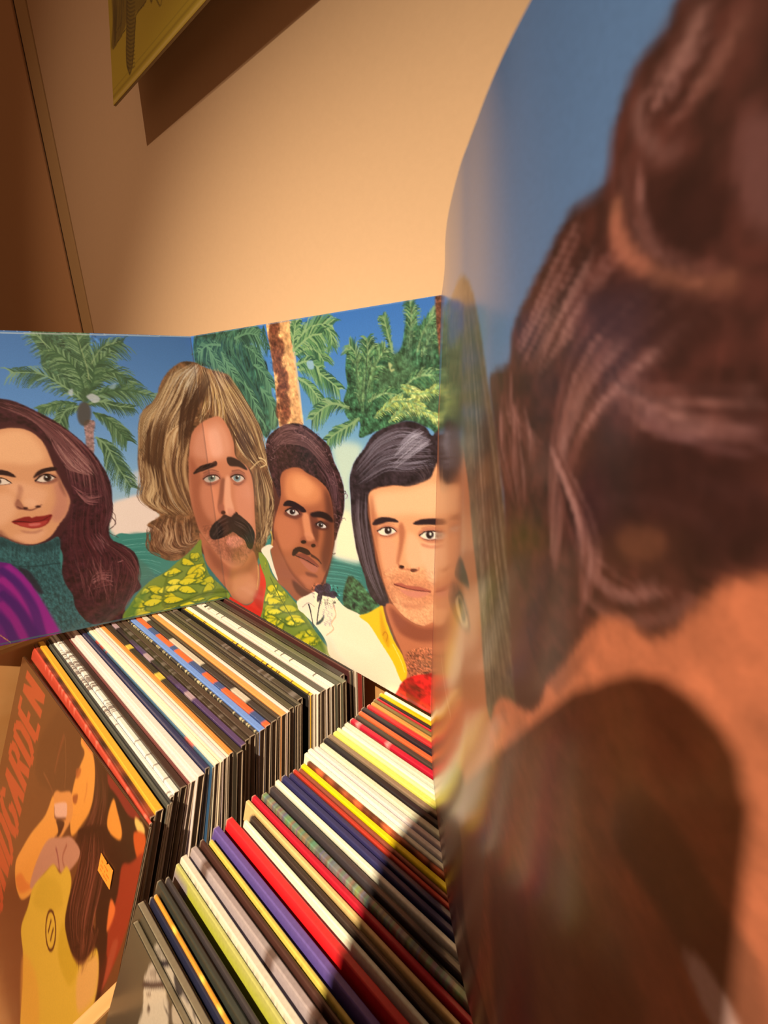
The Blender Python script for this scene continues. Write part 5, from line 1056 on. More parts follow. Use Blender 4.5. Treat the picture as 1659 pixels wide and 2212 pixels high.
('L',[1587,1501,1609,1513,1595,1534,1561,1541],13.2,5.3,(146,102,96),0.7,0.0),
('L',[2702,2243,2668,2247,2657,2226,2682,2202],11.4,4.6,(120,80,76),0.7,0.0),
('L',[2442,1941,2472,1930,2491,1942,2479,1964],11.6,4.6,(88,54,52),0.7,0.0),
('L',[2547,2402,2515,2396,2518,2367,2554,2347],11.9,4.8,(36,18,20),0.7,0.0),
('L',[2664,1650,2694,1663,2684,1692,2645,1705],10.9,4.3,(146,102,96),0.7,0.0),
('L',[1822,1310,1871,1300,1899,1321,1876,1351],12.3,4.9,(120,80,76),0.7,0.0),
('L',[1636,1387,1616,1359,1652,1330,1705,1331],12.8,5.1,(88,54,52),0.7,0.0),
('L',[1708,1169,1734,1185,1717,1209,1676,1215],12.5,5.0,(36,18,20),0.7,0.0),
('L',[2625,1382,2650,1369,2673,1377,2670,1397],10.6,4.2,(146,102,96),0.7,0.0),
('L',[2208,1052,2238,1071,2220,1100,2173,1107],11.2,4.5,(120,80,76),0.7,0.0),
('L',[1514,1426,1511,1448,1476,1461,1448,1451],13.3,5.3,(88,54,52),0.7,0.0),
('L',[1506,1422,1476,1415,1480,1394,1513,1382],13.2,5.3,(36,18,20),0.7,0.0),
('L',[2651,2050,2678,2033,2703,2041,2699,2063],11.2,4.5,(146,102,96),0.7,0.0),
('L',[1527,1365,1543,1347,1573,1345,1584,1360],13.0,5.2,(120,80,76),0.7,0.0),
('L',[2694,1625,2720,1623,2729,1638,2712,1654],10.7,4.3,(88,54,52),0.7,0.0),
('L',[2862,1736,2866,1763,2833,1785,2799,1777],10.6,4.2,(36,18,20),0.7,0.0),
('F',[1737,1755,1836,1641,2090,1575,2264,1627,2422,1667,2591,1774,2650,1971,2647,2301,2584,2580,2464,2825,2341,3029,2134,3147,1914,3091,1728,2959,1580,2764,1498,2598,1502,2427,1588,2231,1710,1993],(166,90,54),10.3,1.0),
('F',[1860,1702,2085,1614,2310,1682,2468,1774,2426,1934,2129,2025,1821,1995],(218,132,78),63.2,0.9),
('F',[2015,1702,2225,1674,2356,1790,2200,1913,1995,1865],(234,152,94),53.4,0.7),
('F',[2549,1761,2666,1968,2651,2320,2583,2601,2464,2825,2394,2631,2473,2361,2528,2032],(92,46,32),52.1,0.85),
('F',[1584,2253,1789,2235,2038,2292,2013,2512,1795,2700,1588,2706,1506,2495],(196,112,70),66.3,0.85),
('F',[1517,2469,1618,2745,1825,2991,2073,3125,1938,3168,1687,3009,1515,2724],(112,56,36),46.0,0.7),
('F',[2236,2137,2380,2139,2389,2361,2318,2502,2268,2409],(96,46,32),29.6,0.8),
('F',[2117,2130,2225,2129,2264,2327,2306,2442,2176,2431,2115,2317],(224,140,90),25.2,0.85),
('F',[1748,2101,1817,2026,1947,2008,2126,2046,2187,2096,2088,2119,1905,2086],(30,16,16),10.3,1.0),
('F',[2269,2101,2416,2049,2553,2050,2640,2099,2627,2141,2465,2122,2294,2140],(30,16,16),11.8,1.0),
('F',[1747,2200,1871,2104,2060,2099,2115,2151,1982,2231,1822,2233],(92,46,34),20.9,0.8),
('F',[2314,2234,2434,2160,2571,2172,2544,2245,2396,2277],(74,36,28),19.1,0.85),
('F',[1805,2163,1907,2119,1995,2121,2041,2152,1956,2190,1860,2191],(206,184,160),5.2,1.0),
('F',[1978,2135,1969,2155,1947,2172,1919,2182,1892,2183,1873,2173,1868,2156,1877,2136,1900,2119,1928,2109,1955,2109,1973,2118],(28,16,14),5.2,1.0),
('F',[1957,2131,1954,2136,1949,2141,1942,2144,1936,2144,1932,2141,1931,2136,1933,2130,1938,2125,1945,2122,1951,2123,1956,2126],(255,250,240),2.6,1.0),
('L',[1771,2170,1903,2103,2010,2104,2066,2156],20.8,13.0,(26,14,14),1.0,0.0),
('F',[2367,2218,2438,2179,2504,2194,2523,2221,2444,2247],(222,204,184),4.8,1.0),
('F',[2478,2203,2471,2220,2455,2234,2433,2243,2412,2243,2397,2235,2392,2221,2400,2205,2416,2190,2438,2181,2459,2181,2474,2189],(28,16,14),4.8,1.0),
('F',[2462,2199,2460,2203,2455,2207,2450,2209,2444,2209,2440,2207,2439,2203,2441,2199,2445,2195,2451,2193,2457,2193,2461,2195],(255,250,240),2.4,1.0),
('L',[2349,2222,2439,2171,2536,2207],19.1,11.9,(26,14,14),1.0,0.0),
('F',[2026,2509,2083,2439,2209,2402,2324,2438,2377,2488,2286,2531,2135,2535],(150,78,50),15.4,0.9),
('F',[2148,2493,2140,2506,2119,2520,2092,2530,2065,2533,2046,2529,2040,2519,2049,2505,2070,2491,2097,2481,2124,2478,2142,2482],(30,14,12),10.5,1.0),
('F',[2318,2498,2312,2511,2295,2524,2274,2532,2253,2534,2238,2529,2233,2519,2240,2505,2257,2493,2278,2485,2299,2483,2314,2487],(30,14,12),10.1,1.0),
('F',[2121,2380,2244,2352,2296,2424,2171,2474],(214,132,88),20.3,0.8),
('F',[1842,2746,1879,2660,2003,2593,2160,2589,2216,2635,2120,2673,1996,2662,1902,2740],(34,18,16),10.8,1.0),
('L',[2215,2648,2332,2669,2404,2713],40.8,20.4,(40,20,18),0.8,7.7),
('F',[1910,2733,2058,2667,2181,2679,2326,2735,2352,2771,2232,2783,2048,2759],(128,60,44),7.9,1.0),
('F',[1998,2750,2203,2769,2340,2774,2284,2865,2162,2870,2042,2814],(176,98,72),13.2,0.95),
('L',[1916,2736,2113,2741,2328,2778],16.0,10.6,(50,20,18),1.0,0.0),
('F',[1954,3023,2155,2939,2275,2970,2138,3104],(190,108,70),38.0,0.7),
('F',[2095,2912,2282,2892,2309,2924,2122,2954],(96,48,34),21.3,0.7),
('F',[1372,2760,1481,2616,1611,2793,1758,2988,1945,3110,2133,3152,2390,3023,2461,2869,2412,3105,2121,3272,1877,3405,1646,3312,1441,3229,1402,2993],(150,82,54),14.2,1.0),
('F',[1810,3114,2131,3176,2388,3046,2349,3148,2055,3295,1860,3266],(72,36,28),33.2,0.8),
('F',[1144,2857,1333,2727,1442,2728,1364,2810,1402,2993,1479,3217,1379,3148,1277,2979],(240,216,178),6.2,1.0),
('L',[1425,2513,1440,2602,1414,2726],26.7,17.8,(220,180,80),0.8,0.0),
('F',[1850,3441,2279,3133,2509,3051,2621,3080,2781,3166,3074,3191,3315,3386,3489,3547,3620,3735,3573,4045,3068,4297,2482,4011,2398,3803,2231,3659],(252,228,184),6.3,1.0),
('F',[2461,3686,2630,3912,3044,4010,3485,4038,2964,4323,2396,4020],(240,206,156),65.5,0.5),
('F',[1870,3490,2113,3224,2302,3131,2136,3393,1999,3534],(244,222,190),7.1,1.0),
('L',[2219,3364,2101,3346,1966,3461],10.6,10.6,(150,120,100),0.7,0.0),
('F',[2575,3078,2543,3105,2477,3129,2392,3144,2312,3146,2258,3134,2246,3111,2281,3083,2350,3059,2435,3044,2513,3043,2564,3055],(46,34,44),9.8,0.92),
('F',[2368,3089,2329,3119,2288,3135,2256,3133,2242,3113,2250,3081,2277,3046,2316,3017,2356,3001,2387,3004,2401,3023,2394,3054],(46,34,44),9.9,0.92),
('F',[2545,2963,2550,2992,2534,3025,2503,3054,2464,3070,2428,3069,2405,3052,2400,3022,2417,2988,2448,2960,2487,2944,2523,2945],(46,34,44),9.6,0.92),
('F',[2644,3066,2621,3093,2587,3114,2550,3122,2521,3115,2507,3095,2513,3067,2537,3039,2571,3019,2608,3011,2636,3019,2650,3038],(46,34,44),9.5,0.92),
('F',[2374,3177,2345,3220,2313,3251,2286,3263,2271,3253,2272,3222,2290,3179,2318,3137,2350,3106,2377,3095,2392,3106,2390,3136],(46,34,44),10.0,0.92),
('T',[2210,3047,2658,2931,2644,3154,2265,3288],0.5,22.8,8,0.0,1.0),
('L',[2371,3165,2296,3365,2234,3627],20.5,17.1,(40,38,46),1.0,0.0),
('L',[2099,3362,2130,3455,2168,3684],32.0,17.8,(40,36,44),1.0,0.0),
('F',[2228,3599,2322,3508,2391,3417,2369,3502,2276,3599],(48,62,58),3.5,1.0),
('L',[2460,3337,2494,3336,2473,3366,2503,3364],6.6,5.0,(150,130,130),0.7,0.0),
('L',[2372,3529,2406,3527,2384,3559,2415,3556],6.8,5.1,(150,130,130),0.7,0.0),
('L',[2351,3419,2385,3418,2363,3449,2394,3446],6.8,5.1,(150,130,130),0.7,0.0),
('L',[2565,3207,2597,3207,2577,3236,2606,3234],6.4,4.8,(150,130,130),0.7,0.0),
('L',[2475,3408,2508,3407,2488,3438,2517,3435],6.6,5.0,(150,130,130),0.7,0.0),
('L',[2362,3375,2396,3374,2375,3405,2405,3402],6.7,5.1,(150,130,130),0.7,0.0),
('L',[2513,3342,2546,3341,2525,3372,2555,3369],6.5,4.9,(150,130,130),0.7,0.0),
('L',[2525,3245,2558,3245,2537,3275,2566,3273],6.5,4.9,(150,130,130),0.7,0.0),
('L',[2415,3270,2449,3269,2428,3300,2458,3298],6.6,5.0,(150,130,130),0.7,0.0),
('L',[2456,3514,2490,3513,2469,3544,2499,3541],6.7,5.0,(150,130,130),0.7,0.0),
('L',[2479,3457,2513,3456,2492,3487,2522,3484],6.7,5.0,(150,130,130),0.7,0.0),
('L',[2432,3466,2466,3465,2445,3496,2475,3493],6.7,5.0,(150,130,130),0.7,0.0),
('L',[2379,3340,2413,3340,2392,3371,2422,3368],6.7,5.0,(150,130,130),0.7,0.0),
('L',[2500,3434,2533,3432,2512,3464,2542,3461],6.6,5.0,(150,130,130),0.7,0.0),
('L',[2458,3247,2491,3247,2471,3277,2500,3275],6.6,4.9,(150,130,130),0.7,0.0),
('L',[2419,3300,2453,3299,2432,3330,2462,3327],6.6,5.0,(150,130,130),0.7,0.0),
('L',[2407,3497,2441,3495,2420,3527,2450,3524],6.8,5.1,(150,130,130),0.7,0.0),
('L',[2386,3530,2420,3528,2398,3560,2429,3557],6.8,5.1,(150,130,130),0.7,0.0),
('L',[2562,3200,2594,3200,2574,3230,2603,3228],6.4,4.8,(150,130,130),0.7,0.0),
('L',[2438,3382,2471,3381,2451,3413,2480,3410],6.7,5.0,(150,130,130),0.7,0.0),
('L',[2357,3391,2391,3390,2370,3422,2400,3419],6.8,5.1,(150,130,130),0.7,0.0),
('L',[2566,3216,2598,3216,2579,3246,2607,3244],6.4,4.8,(150,130,130),0.7,0.0),
('L',[2497,3244,2530,3244,2509,3274,2539,3271],6.5,4.9,(150,130,130),0.7,0.0),
('L',[2474,3498,2507,3497,2486,3528,2516,3525],6.7,5.0,(150,130,130),0.7,0.0),
('L',[2410,3240,2444,3239,2423,3269,2452,3267],6.6,5.0,(150,130,130),0.7,0.0),
('L',[2368,3424,2402,3423,2380,3455,2411,3452],6.8,5.1,(150,130,130),0.7,0.0),
('L',[2569,3209,2610,3335,2520,3484,2551,3559,2406,3709],16.5,13.2,(226,150,100),0.7,0.0),
('F',[3131,1665,4050,1347,4126,3611,3715,3750,3492,3254,3323,2964,3193,2373,3150,1925],(130,72,46),5.0,1.0),
('F',[2929,1629,2958,1516,3016,1403,3145,1266,3284,1109,3511,1012,3697,971,3864,1008,3942,1081,4020,1045,4051,1382,3926,1464,3701,1568,3506,1585,3228,1680,3179,1919,3234,2155,3283,2466,3386,2697,3445,2884,3324,2944,3178,2864,3095,2641,3001,2399,2948,2078,2937,1828],(48,36,38),7.0,1.0),
('T',[2929,1629,2958,1516,3016,1403,3145,1266,3284,1109,3511,1012,3697,971,3864,1008,3942,1081,4020,1045,4051,1382,3926,1464,3701,1568,3506,1585,3228,1680,3179,1919,3234,2155,3283,2466,3386,2697,3445,2884,3324,2944,3178,2864,3095,2641,3001,2399,2948,2078,2937,1828],0.3,37.6,61,0.0,1.0),
('H',[3025,1465,3309,1154,3606,1022,3917,1075],[3044,1678,3406,1461,3700,1425,4009,1351],170,8.6,[(120,106,112),(80,64,66),(160,146,150),(34,24,26),(98,82,84)],0.6,77,0.05),
('H',[3830,1028,3698,1089,3509,1254],[3961,1142,3812,1226,3507,1449],60,8.2,[(190,176,176),(150,136,140)],0.6,78,0.04),
('H',[2983,1731,2967,2075,3097,2592,3324,2914],[3186,1700,3175,2032,3275,2540,3411,2859],90,10.7,[(92,76,78),(30,20,22),(130,112,112)],0.5,79,0.05),
('H',[3700,1387,3838,1465,3816,1544],[4046,1240,4051,1382,3948,1469],50,8.3,[(40,28,30),(90,70,66)],0.7,80,0.05),
('F',[3219,1694,3506,1589,3724,1561,3926,1468,4051,1364,4101,2884,3863,2983,3662,2966,3500,2861,3392,2676,3307,2394,3230,2087,3203,1870],(238,160,104),7.0,1.0),
('F',[3295,1704,3653,1607,4013,1497,4042,1755,3703,1840,3290,1920],(252,186,128),57.1,0.9),
('F',[3219,1716,3290,1942,3335,2382,3442,2679,3550,2858,3440,2776,3306,2436,3224,2089],(172,92,56),35.5,0.75),
('F',[3704,2026,3848,2097,3899,2294,3756,2378,3668,2293],(248,180,126),31.8,0.8),
('F',[3339,2175,3527,2153,3552,2368,3443,2537,3363,2374],(238,158,108),44.6,0.8),
('F',[3849,2118,4053,2087,4065,2479,3950,2472],(250,186,134),39.3,0.7),
('F',[3620,1939,3659,2036,3620,2239,3578,2384,3552,2368,3584,2139,3579,1990],(176,96,60),21.2,0.8),
('F',[3237,2037,3289,1968,3398,1925,3529,1916,3574,1945,3450,1966,3315,2025],(44,28,30),7.2,1.0),
('F',[3756,1928,3798,1882,3912,1839,4066,1816,4067,1862,3914,1899],(44,28,30),6.3,1.0),
('F',[3280,2099,3397,2007,3533,2004,3584,2045,3475,2126,3340,2148],(182,102,70),19.3,0.7),
('F',[3809,2019,3892,1935,4047,1910,4051,2028,3918,2072],(182,102,70),17.0,0.7),
('F',[3314,2096,3386,2036,3481,2015,3543,2045,3465,2097,3373,2123],(240,222,196),4.8,1.0),
('F',[3489,2048,3483,2069,3466,2087,3444,2098,3421,2098,3404,2087,3399,2068,3405,2047,3422,2029,3445,2019,3467,2019,3483,2030],(40,24,20),4.8,1.0),
('F',[3465,2045,3463,2052,3459,2058,3452,2061,3445,2061,3441,2057,3439,2051,3441,2044,3446,2038,3452,2035,3459,2035,3464,2039],(255,245,230),2.4,1.0),
('F',[3297,2095,3391,2013,3492,1996,3559,2037,3492,2022,3391,2044],(196,118,82),4.8,0.95),
('L',[3297,2100,3391,2039,3492,2020,3559,2046],14.5,9.6,(40,20,20),1.0,0.0),
('L',[3340,2135,3449,2119,3528,2070],7.3,4.8,(120,60,44),0.7,0.0),
('F',[3833,2022,3901,1962,3995,1941,4049,1960,4015,2008,3917,2039],(240,222,196),4.2,1.0),
('F',[3985,1979,3980,2000,3965,2018,3944,2029,3922,2028,3906,2017,3900,1998,3905,1977,3921,1959,3942,1949,3963,1949,3979,1960],(36,22,20),4.3,1.0),
('F',[3963,1978,3961,1985,3957,1992,3950,1995,3943,1995,3938,1991,3936,1984,3938,1977,3943,1970,3949,1967,3956,1967,3961,1971],(255,245,230),2.1,1.0),
('F',[3824,2020,3897,1942,3999,1920,4066,1945,4000,1948,3902,1970],(196,118,82),4.2,0.95),
('L',[3824,2028,3897,1969,4000,1944,4066,1957],12.7,8.5,(40,20,20),1.0,0.0),
('L',[3857,2045,3940,2046,4028,2009],8.6,6.4,(90,44,36),0.7,0.0),
('L',[3332,2021,3424,1984,3528,1980],9.6,7.2,(150,80,56),0.6,4.8),
('L',[3846,1949,3937,1910,4047,1902],8.4,6.3,(150,80,56),0.6,4.2),
('F',[3848,2097,3964,2093,4052,2051,3987,2116,3872,2128],(196,112,78),17.2,0.6),
('F',[3650,2399,3646,2411,3632,2422,3614,2430,3596,2432,3583,2429,3578,2420,3583,2408,3596,2397,3614,2389,3632,2387,3646,2390],(50,22,18),7.2,1.0),
('F',[3807,2389,3802,2399,3787,2410,3766,2419,3745,2423,3730,2421,3724,2414,3729,2403,3745,2392,3766,2384,3787,2380,3802,2382],(50,22,18),7.0,1.0),
('L',[3573,2385,3604,2430,3706,2410,3805,2394,3833,2351],16.5,11.8,(170,88,58),0.7,7.1),
('F',[3443,2584,3604,2467,3757,2488,3949,2451,4043,2507,4002,2675,3760,2760,3496,2757],(206,122,78),47.5,0.6),
('T',[3389,2507,4039,2359,4055,2880,3604,2960],0.1,14.3,16,0.0,1.0),
('F',[3519,2631,3604,2590,3682,2593,3832,2558,3976,2560,3857,2599,3708,2630],(178,88,64),7.2,1.0),
('F',[3593,2668,3733,2636,3952,2581,3858,2666,3708,2709],(214,126,96),11.9,0.9),
('L',[3513,2633,3656,2629,3808,2606,3971,2570],12.0,9.6,(110,44,36),1.0,0.0),
('L',[3707,2503,3732,2541],14.3,7.1,(160,80,54),0.6,7.1),
('F',[3604,2815,3810,2765,3908,2719,3835,2802,3683,2849],(190,108,70),24.2,0.6),
('F',[3399,2942,3495,2873,3662,2971,3863,2988,4102,2888,4126,3611,3714,3724,3686,3632,3631,3424,3509,3221],(196,110,68),10.2,1.0),
('F',[3453,2918,3662,2986,3864,3002,4079,2916,4084,3052,3841,3180,3576,3168],(136,66,42),39.5,0.8),
('F',[3712,3386,4089,3214,4097,3477,3741,3657],(150,80,50),45.2,0.7),
('T',[3685,3373,4087,3168,4097,3477,3741,3657],0.4,12.6,17,0.0,1.0),
('F',[3004,3202,3140,3109,3294,2980,3359,2942,3380,3019,3419,3130,3519,3319,3631,3450,3692,3645,3614,3786,3495,3592,3314,3407,3154,3250],(246,190,24),5.5,1.0),
('F',[3323,2990,3378,3146,3448,3324,3432,3435,3332,3294],(214,144,14),22.0,0.7),
('L',[3352,3312,3388,3250,3423,3282,3404,3369],13.8,11.1,(190,110,10),0.8,0.0),
('L',[3491,3357,3603,3515,3659,3646],16.3,10.9,(255,226,110),0.7,0.0),
('F',[3529,4070,3556,3943,3637,3769,3779,3628,3924,3539,4121,3455,4140,4042,3882,4090],(196,26,24),8.0,1.0),
('T',[3544,4005,3768,3633,4097,3467,4115,4031],0.35,68.1,18,0.0,1.0),
('F',[3714,3724,3823,3773,3854,4025,3772,4072,3688,3927],(120,20,18),32.6,0.6),
('L',[9,11,2535,8,3999,4],8.0,8.0,(160,176,190),0.5,0.0),
('L',[4008,553,4012,2414,4004,3981],12.1,16.9,(246,206,150),0.8,0.0)],1.05,2.2),
'p3':([(0,(84,116,146)),(900,(120,146,176)),(1600,(150,164,188)),(2600,(196,120,80)),(4000,(170,90,60))],[
('F',[-83,926,2057,732,2398,739,2547,1229,2761,1331,2798,1604,927,3884],(206,116,66),25.1,1.0),
('F',[816,308,1705,331,1943,316,2086,330,2202,399,2293,511,2371,649,2451,796,2508,973,2577,1144,2677,1288,2751,1347,2687,1479,2427,1758,2351,1610,2295,1370,2197,1151,2116,953,1964,858,1386,957,400,890],(104,78,52),8.1,1.0),
('T',[816,308,1705,331,1943,316,2086,330,2202,399,2293,511,2371,649,2451,796,2508,973,2577,1144,2677,1288,2751,1347,2687,1479,2427,1758,2351,1610,2295,1370,2197,1151,2116,953,1964,858,1386,957,400,890],0.2,37.6,3,0.0,1.0),
('F',[339,826,1964,720,1905,1016,752,1302],(80,48,36),51.3,0.9),
('H',[2057,378,2193,754,2314,1189,2418,1728],[2189,402,2422,799,2544,1160,2724,1361],130,6.5,[(150,118,86),(80,54,36),(176,142,108),(64,42,28),(120,90,62)],0.8,4,0.04),
('H',[2086,383,2193,754,2316,1272,2401,1744],[2202,429,2399,802,2533,1179,2705,1391],60,9.6,[(60,38,24),(48,30,20),(190,156,120)],0.8,5,0.03),
('F',[1866,1471,1984,1343,2073,1332,2159,1388,2057,1424,1940,1462],(70,44,30),16.9,0.9),
('F',[1749,1652,1916,1496,2103,1478,2174,1558,2057,1634,1839,1700],(120,66,42),27.4,0.8),
('F',[1892,1592,1983,1514,2081,1532,2146,1560,2073,1615,1939,1630],(214,164,110),8.7,1.0),
('F',[1962,1548,2031,1518,2104,1553,2049,1600],(70,46,30),8.5,1.0),
('L',[1892,1574,2022,1489,2132,1523],12.9,12.9,(60,34,24),1.0,0.0),
('F',[1642,1711,1781,1561,1892,1527,1811,1693],(90,46,30),29.8,0.7),
('L',[1206,2364,1471,2403,1752,2379],25.5,42.5,(236,160,110),0.7,17.0),
('F',[1460,2085,1904,1833,2057,1913,1961,2153,1587,2306],(220,140,80),59.7,0.6),
('F',[2551,643,3062,414,3215,981,2694,1597,2547,1229],(84,42,30),6.6,1.0),
('F',[2388,653,2418,625,2523,607,2536,541,2590,492,2680,428,2758,376,2835,369,2844,316,2861,282,2884,255,2924,243,2956,223,3079,298,3177,852,3129,880,3090,904,3061,955,3027,1023,2988,1046,2940,1040,2878,1086,2792,1256,2743,1348,2653,1277,2571,1120,2507,947,2436,773],(74,36,28),6.9,1.0),
('T',[2388,653,2418,625,2523,607,2536,541,2590,492,2680,428,2758,376,2835,369,2844,316,2861,282,2884,255,2924,243,2956,223,3079,298,3177,852,3129,880,3090,904,3061,955,3027,1023,2988,1046,2940,1040,2878,1086,2792,1256,2743,1348,2653,1277,2571,1120,2507,947,2436,773],0.25,34.5,6,0.0,1.0),
('H',[2550,622,2578,705,2705,773],[2496,621,2501,754,2650,822],24,5.9,[(172,114,98),(126,72,58),(196,134,116),(46,20,16),(100,52,42)],0.8,11,0.05),
('H',[2468,687,2458,807,2564,944],[2623,702,2669,798,2636,946],50,7.5,[(172,114,98),(126,72,58),(196,134,116),(46,20,16),(100,52,42)],0.7,12,0.08),
('H',[2777,398,2668,488,2548,582],[2929,489,2827,558,2699,680],70,9.4,[(172,114,98),(126,72,58),(196,134,116),(46,20,16),(100,52,42)],0.75,13,0.04),
('H',[2944,493,2783,598,2724,790,2739,1009],[3058,558,2900,674,2800,795,2760,1055],80,8.8,[(172,114,98),(126,72,58),(196,134,116),(46,20,16),(100,52,42)],0.7,14,0.04),
('H',[2705,773,2798,935,2850,1062],[2739,769,2886,930,2841,1119],50,8.3,[(172,114,98),(126,72,58),(196,134,116),(46,20,16),(100,52,42)],0.75,15,0.05),
('H',[2861,324,2859,389,2921,487,3035,540],[2914,378,2938,449,2978,502,3074,538],40,7.6,[(172,114,98),(126,72,58),(196,134,116),(46,20,16),(100,52,42)],0.6,17,0.05),
('H',[2959,240,2928,271,2891,307],[3033,288,3003,330,2947,362],40,6.6,[(172,114,98),(126,72,58),(196,134,116),(46,20,16),(100,52,42)],0.6,18,0.05),
('H',[2853,603,2963,647,3102,659],[2894,703,2996,734,3116,740],50,6.3,[(172,114,98),(126,72,58),(196,134,116),(46,20,16),(100,52,42)],0.6,19,0.06),
('L',[2861,401,2875,452,2931,507,3002,538,3056,545],24.7,12.3,(190,116,80),0.8,7.4),
('L',[2859,418,2877,465,2931,507],24.2,21.3,(186,104,76),0.7,7.1),
('L',[2896,290,2893,323,2927,368,2968,386],20.2,7.1,(150,106,92),0.7,7.1),
('L',[2972,256,2954,281,2918,297],23.9,13.5,(160,110,92),0.7,6.2),
('L',[3024,289,3002,321,2971,325],18.3,13.7,(130,78,60),0.6,6.4),
('F',[3031,384,3049,384,3103,432,3118,520,3067,497,3036,444],(120,72,62),10.0,0.8),
('F',[2919,411,2983,406,3032,451,3029,495,2978,502,2924,455],(48,20,16),13.3,0.7),
('F',[2800,512,2931,513,3041,575,3013,614,2882,592],(60,28,22),16.0,0.7),
('L',[2945,686,2994,715,3057,720,3110,704],11.9,8.3,(166,112,104),0.7,4.7),
('L',[2938,700,3002,727,3086,734,3122,723],7.0,4.6,(150,96,90),0.6,3.5),
('L',[2868,858,2936,831,3030,826,3081,842],7.3,4.4,(150,96,84),0.7,3.7),
('L',[3036,779,3084,786,3122,777],6.6,5.5,(140,88,80),0.6,4.4),
('F',[2826,790,2960,739,3088,750,3126,803,3085,867,2984,939,2864,939],(52,24,20),18.0,0.6),
('F',[2924,891,2990,860,3010,890,2974,928,2928,931],(140,80,50),11.3,0.5),
('H',[2844,995,2928,1019,3033,955],[2877,952,2951,963,3014,926],20,6.3,[(172,114,98),(126,72,58),(196,134,116),(46,20,16),(100,52,42)],0.6,16,0.04),
('L',[2849,1052,2931,1054,3024,999,3059,941],16.9,10.2,(170,110,90),0.6,6.8),
('F',[2744,1351,2807,1245,2890,1084,2951,1043,2997,1048,3034,1019,3067,953,3096,903,3138,876,3191,846,3317,1560,2057,5441,2335,2987,2419,1766,2687,1479],(206,112,70),9.5,1.0),
('T',[2744,1351,2807,1245,2890,1084,2951,1043,2997,1048,3034,1019,3067,953,3096,903,3138,876,3191,846,3317,1560,2057,5441,2335,2987,2419,1766,2687,1479],0.08,57.1,7,0.0,1.0),
('F',[2761,1318,2871,1153,2902,1091,2862,1203,2797,1327],(120,62,42),19.7,0.5),
('F',[2997,1369,3084,1348,3165,1416,3232,1462,3255,1612,3202,1671,3097,1581,2981,1535],(120,68,44),21.6,0.6),
('F',[3134,1607,3151,1566,3188,1576,3220,1615,3215,1666,3180,1670],(248,190,160),6.6,1.0),
('F',[1253,3760,1959,2877,2057,3321,2213,3505,2446,3567,2142,4344,1839,4287,1466,4114],(110,50,36),60.8,0.8),
('F',[2432,2529,2668,2145,2752,2791,2533,3346],(130,60,50),57.8,0.7),
('F',[2713,1974,2896,1779,3100,1922,2752,2791],(150,84,50),49.8,0.6),
('F',[1902,3634,2140,3579,2368,3535,2313,3866,2057,4181],(176,110,76),32.2,0.8)],0.95,1.6),
'front':([(0,(110,60,26)),(1500,(118,60,26)),(4000,(140,72,38))],[
('F',[1791,-103,2403,-39,2470,306,2423,569,1928,849,1359,968,1282,531],(96,50,22),57.2,0.7),
('L',[1934,188,1891,425,1883,658],58.0,30.9,(140,66,34),0.6,19.3),
('L',[1976,193,2137,423,2240,648],13.0,13.0,(150,84,44),0.6,3.7),
('L',[1575,824,1789,825,1969,851],17.8,9.9,(160,84,44),0.7,4.0),
('F',[2801,107,3113,-58,3609,-72,4029,-60,4192,303,3265,947],(44,16,8),19.2,1.0),
('F',[3107,546,3949,24,4071,290,3938,941,3736,1696,3424,1127],(46,16,8),18.8,1.0),
('F',[3097,15,3341,-23,3707,-59,3904,-60,3687,90,3394,81,3157,79],(150,40,30),16.7,0.9),
('F',[3319,135,3446,185,3591,278,3575,368,3362,421,3283,345],(250,146,50),11.3,1.0),
('F',[3775,37,3922,25,3957,78,3859,121,3769,89],(250,190,90),8.9,1.0),
('F',[3791,163,3965,73,4015,182,4016,321,3867,278],(214,82,26),15.0,1.0),
('F',[3705,518,3836,400,4008,199,4019,363,4009,619,3981,889,3917,1181,3778,1581,3697,1529,3742,1272,3696,1088,3729,762],(160,46,22),13.0,1.0),
('F',[3634,870,3730,861,3746,940,3689,1123,3655,1058],(240,110,44),9.5,1.0),
('F',[3812,1118,3895,1043,3873,1284,3826,1480,3778,1581,3786,1356],(178,70,40),10.5,0.8),
('F',[3592,1433,3767,1272,3785,1594,3718,1712],(60,18,8),13.4,0.8),
('F',[2403,-39,2399,59,2534,97,2485,275,2441,428,2433,563,2440,678,2618,920,2814,674,2917,467,2915,291,2843,107,2724,11,2526,-51],(246,150,56),10.1,1.0),
('F',[2419,334,2528,264,2527,346,2462,405],(180,84,34),10.4,0.8),
('F',[2470,590,2577,516,2581,607,2506,639],(150,64,26),10.3,0.8),
('L',[2728,305,2754,405,2745,500],22.9,13.1,(196,104,40),0.6,8.2),
('F',[2440,-33,2547,-15,2646,-6,2719,14,2568,22,2435,17],(220,110,60),8.5,0.8),
('F',[2743,-10,2856,-11,3092,7,3230,218,3284,449,3173,678,2959,926,2799,975,2727,908,2865,654,2935,456,2924,286,2848,105],(66,28,14),10.9,1.0),
('H',[2786,25,2950,270,2910,626,2822,904],[3071,18,3210,230,3254,468,3236,690],50,8.0,[(150,76,50),(40,14,8),(110,50,30)],0.7,3,0.06),
('F',[1981,869,2039,776,2158,724,2371,598,2465,616,2548,731,2524,851,2460,973,2389,1088,2264,1155,2175,1076,2099,1049,2019,1047],(232,140,64),9.0,1.0),
('F',[2011,952,2320,747,2394,775,2396,870,2127,1032,2041,1009],(240,170,130),7.3,1.0),
('F',[2035,988,2069,943,2149,1007,2396,870,2381,903,2133,1041],(90,40,24),7.3,0.8),
('F',[2194,1016,2391,920,2382,1021,2310,1138,2228,1117],(70,28,14),8.9,1.0),
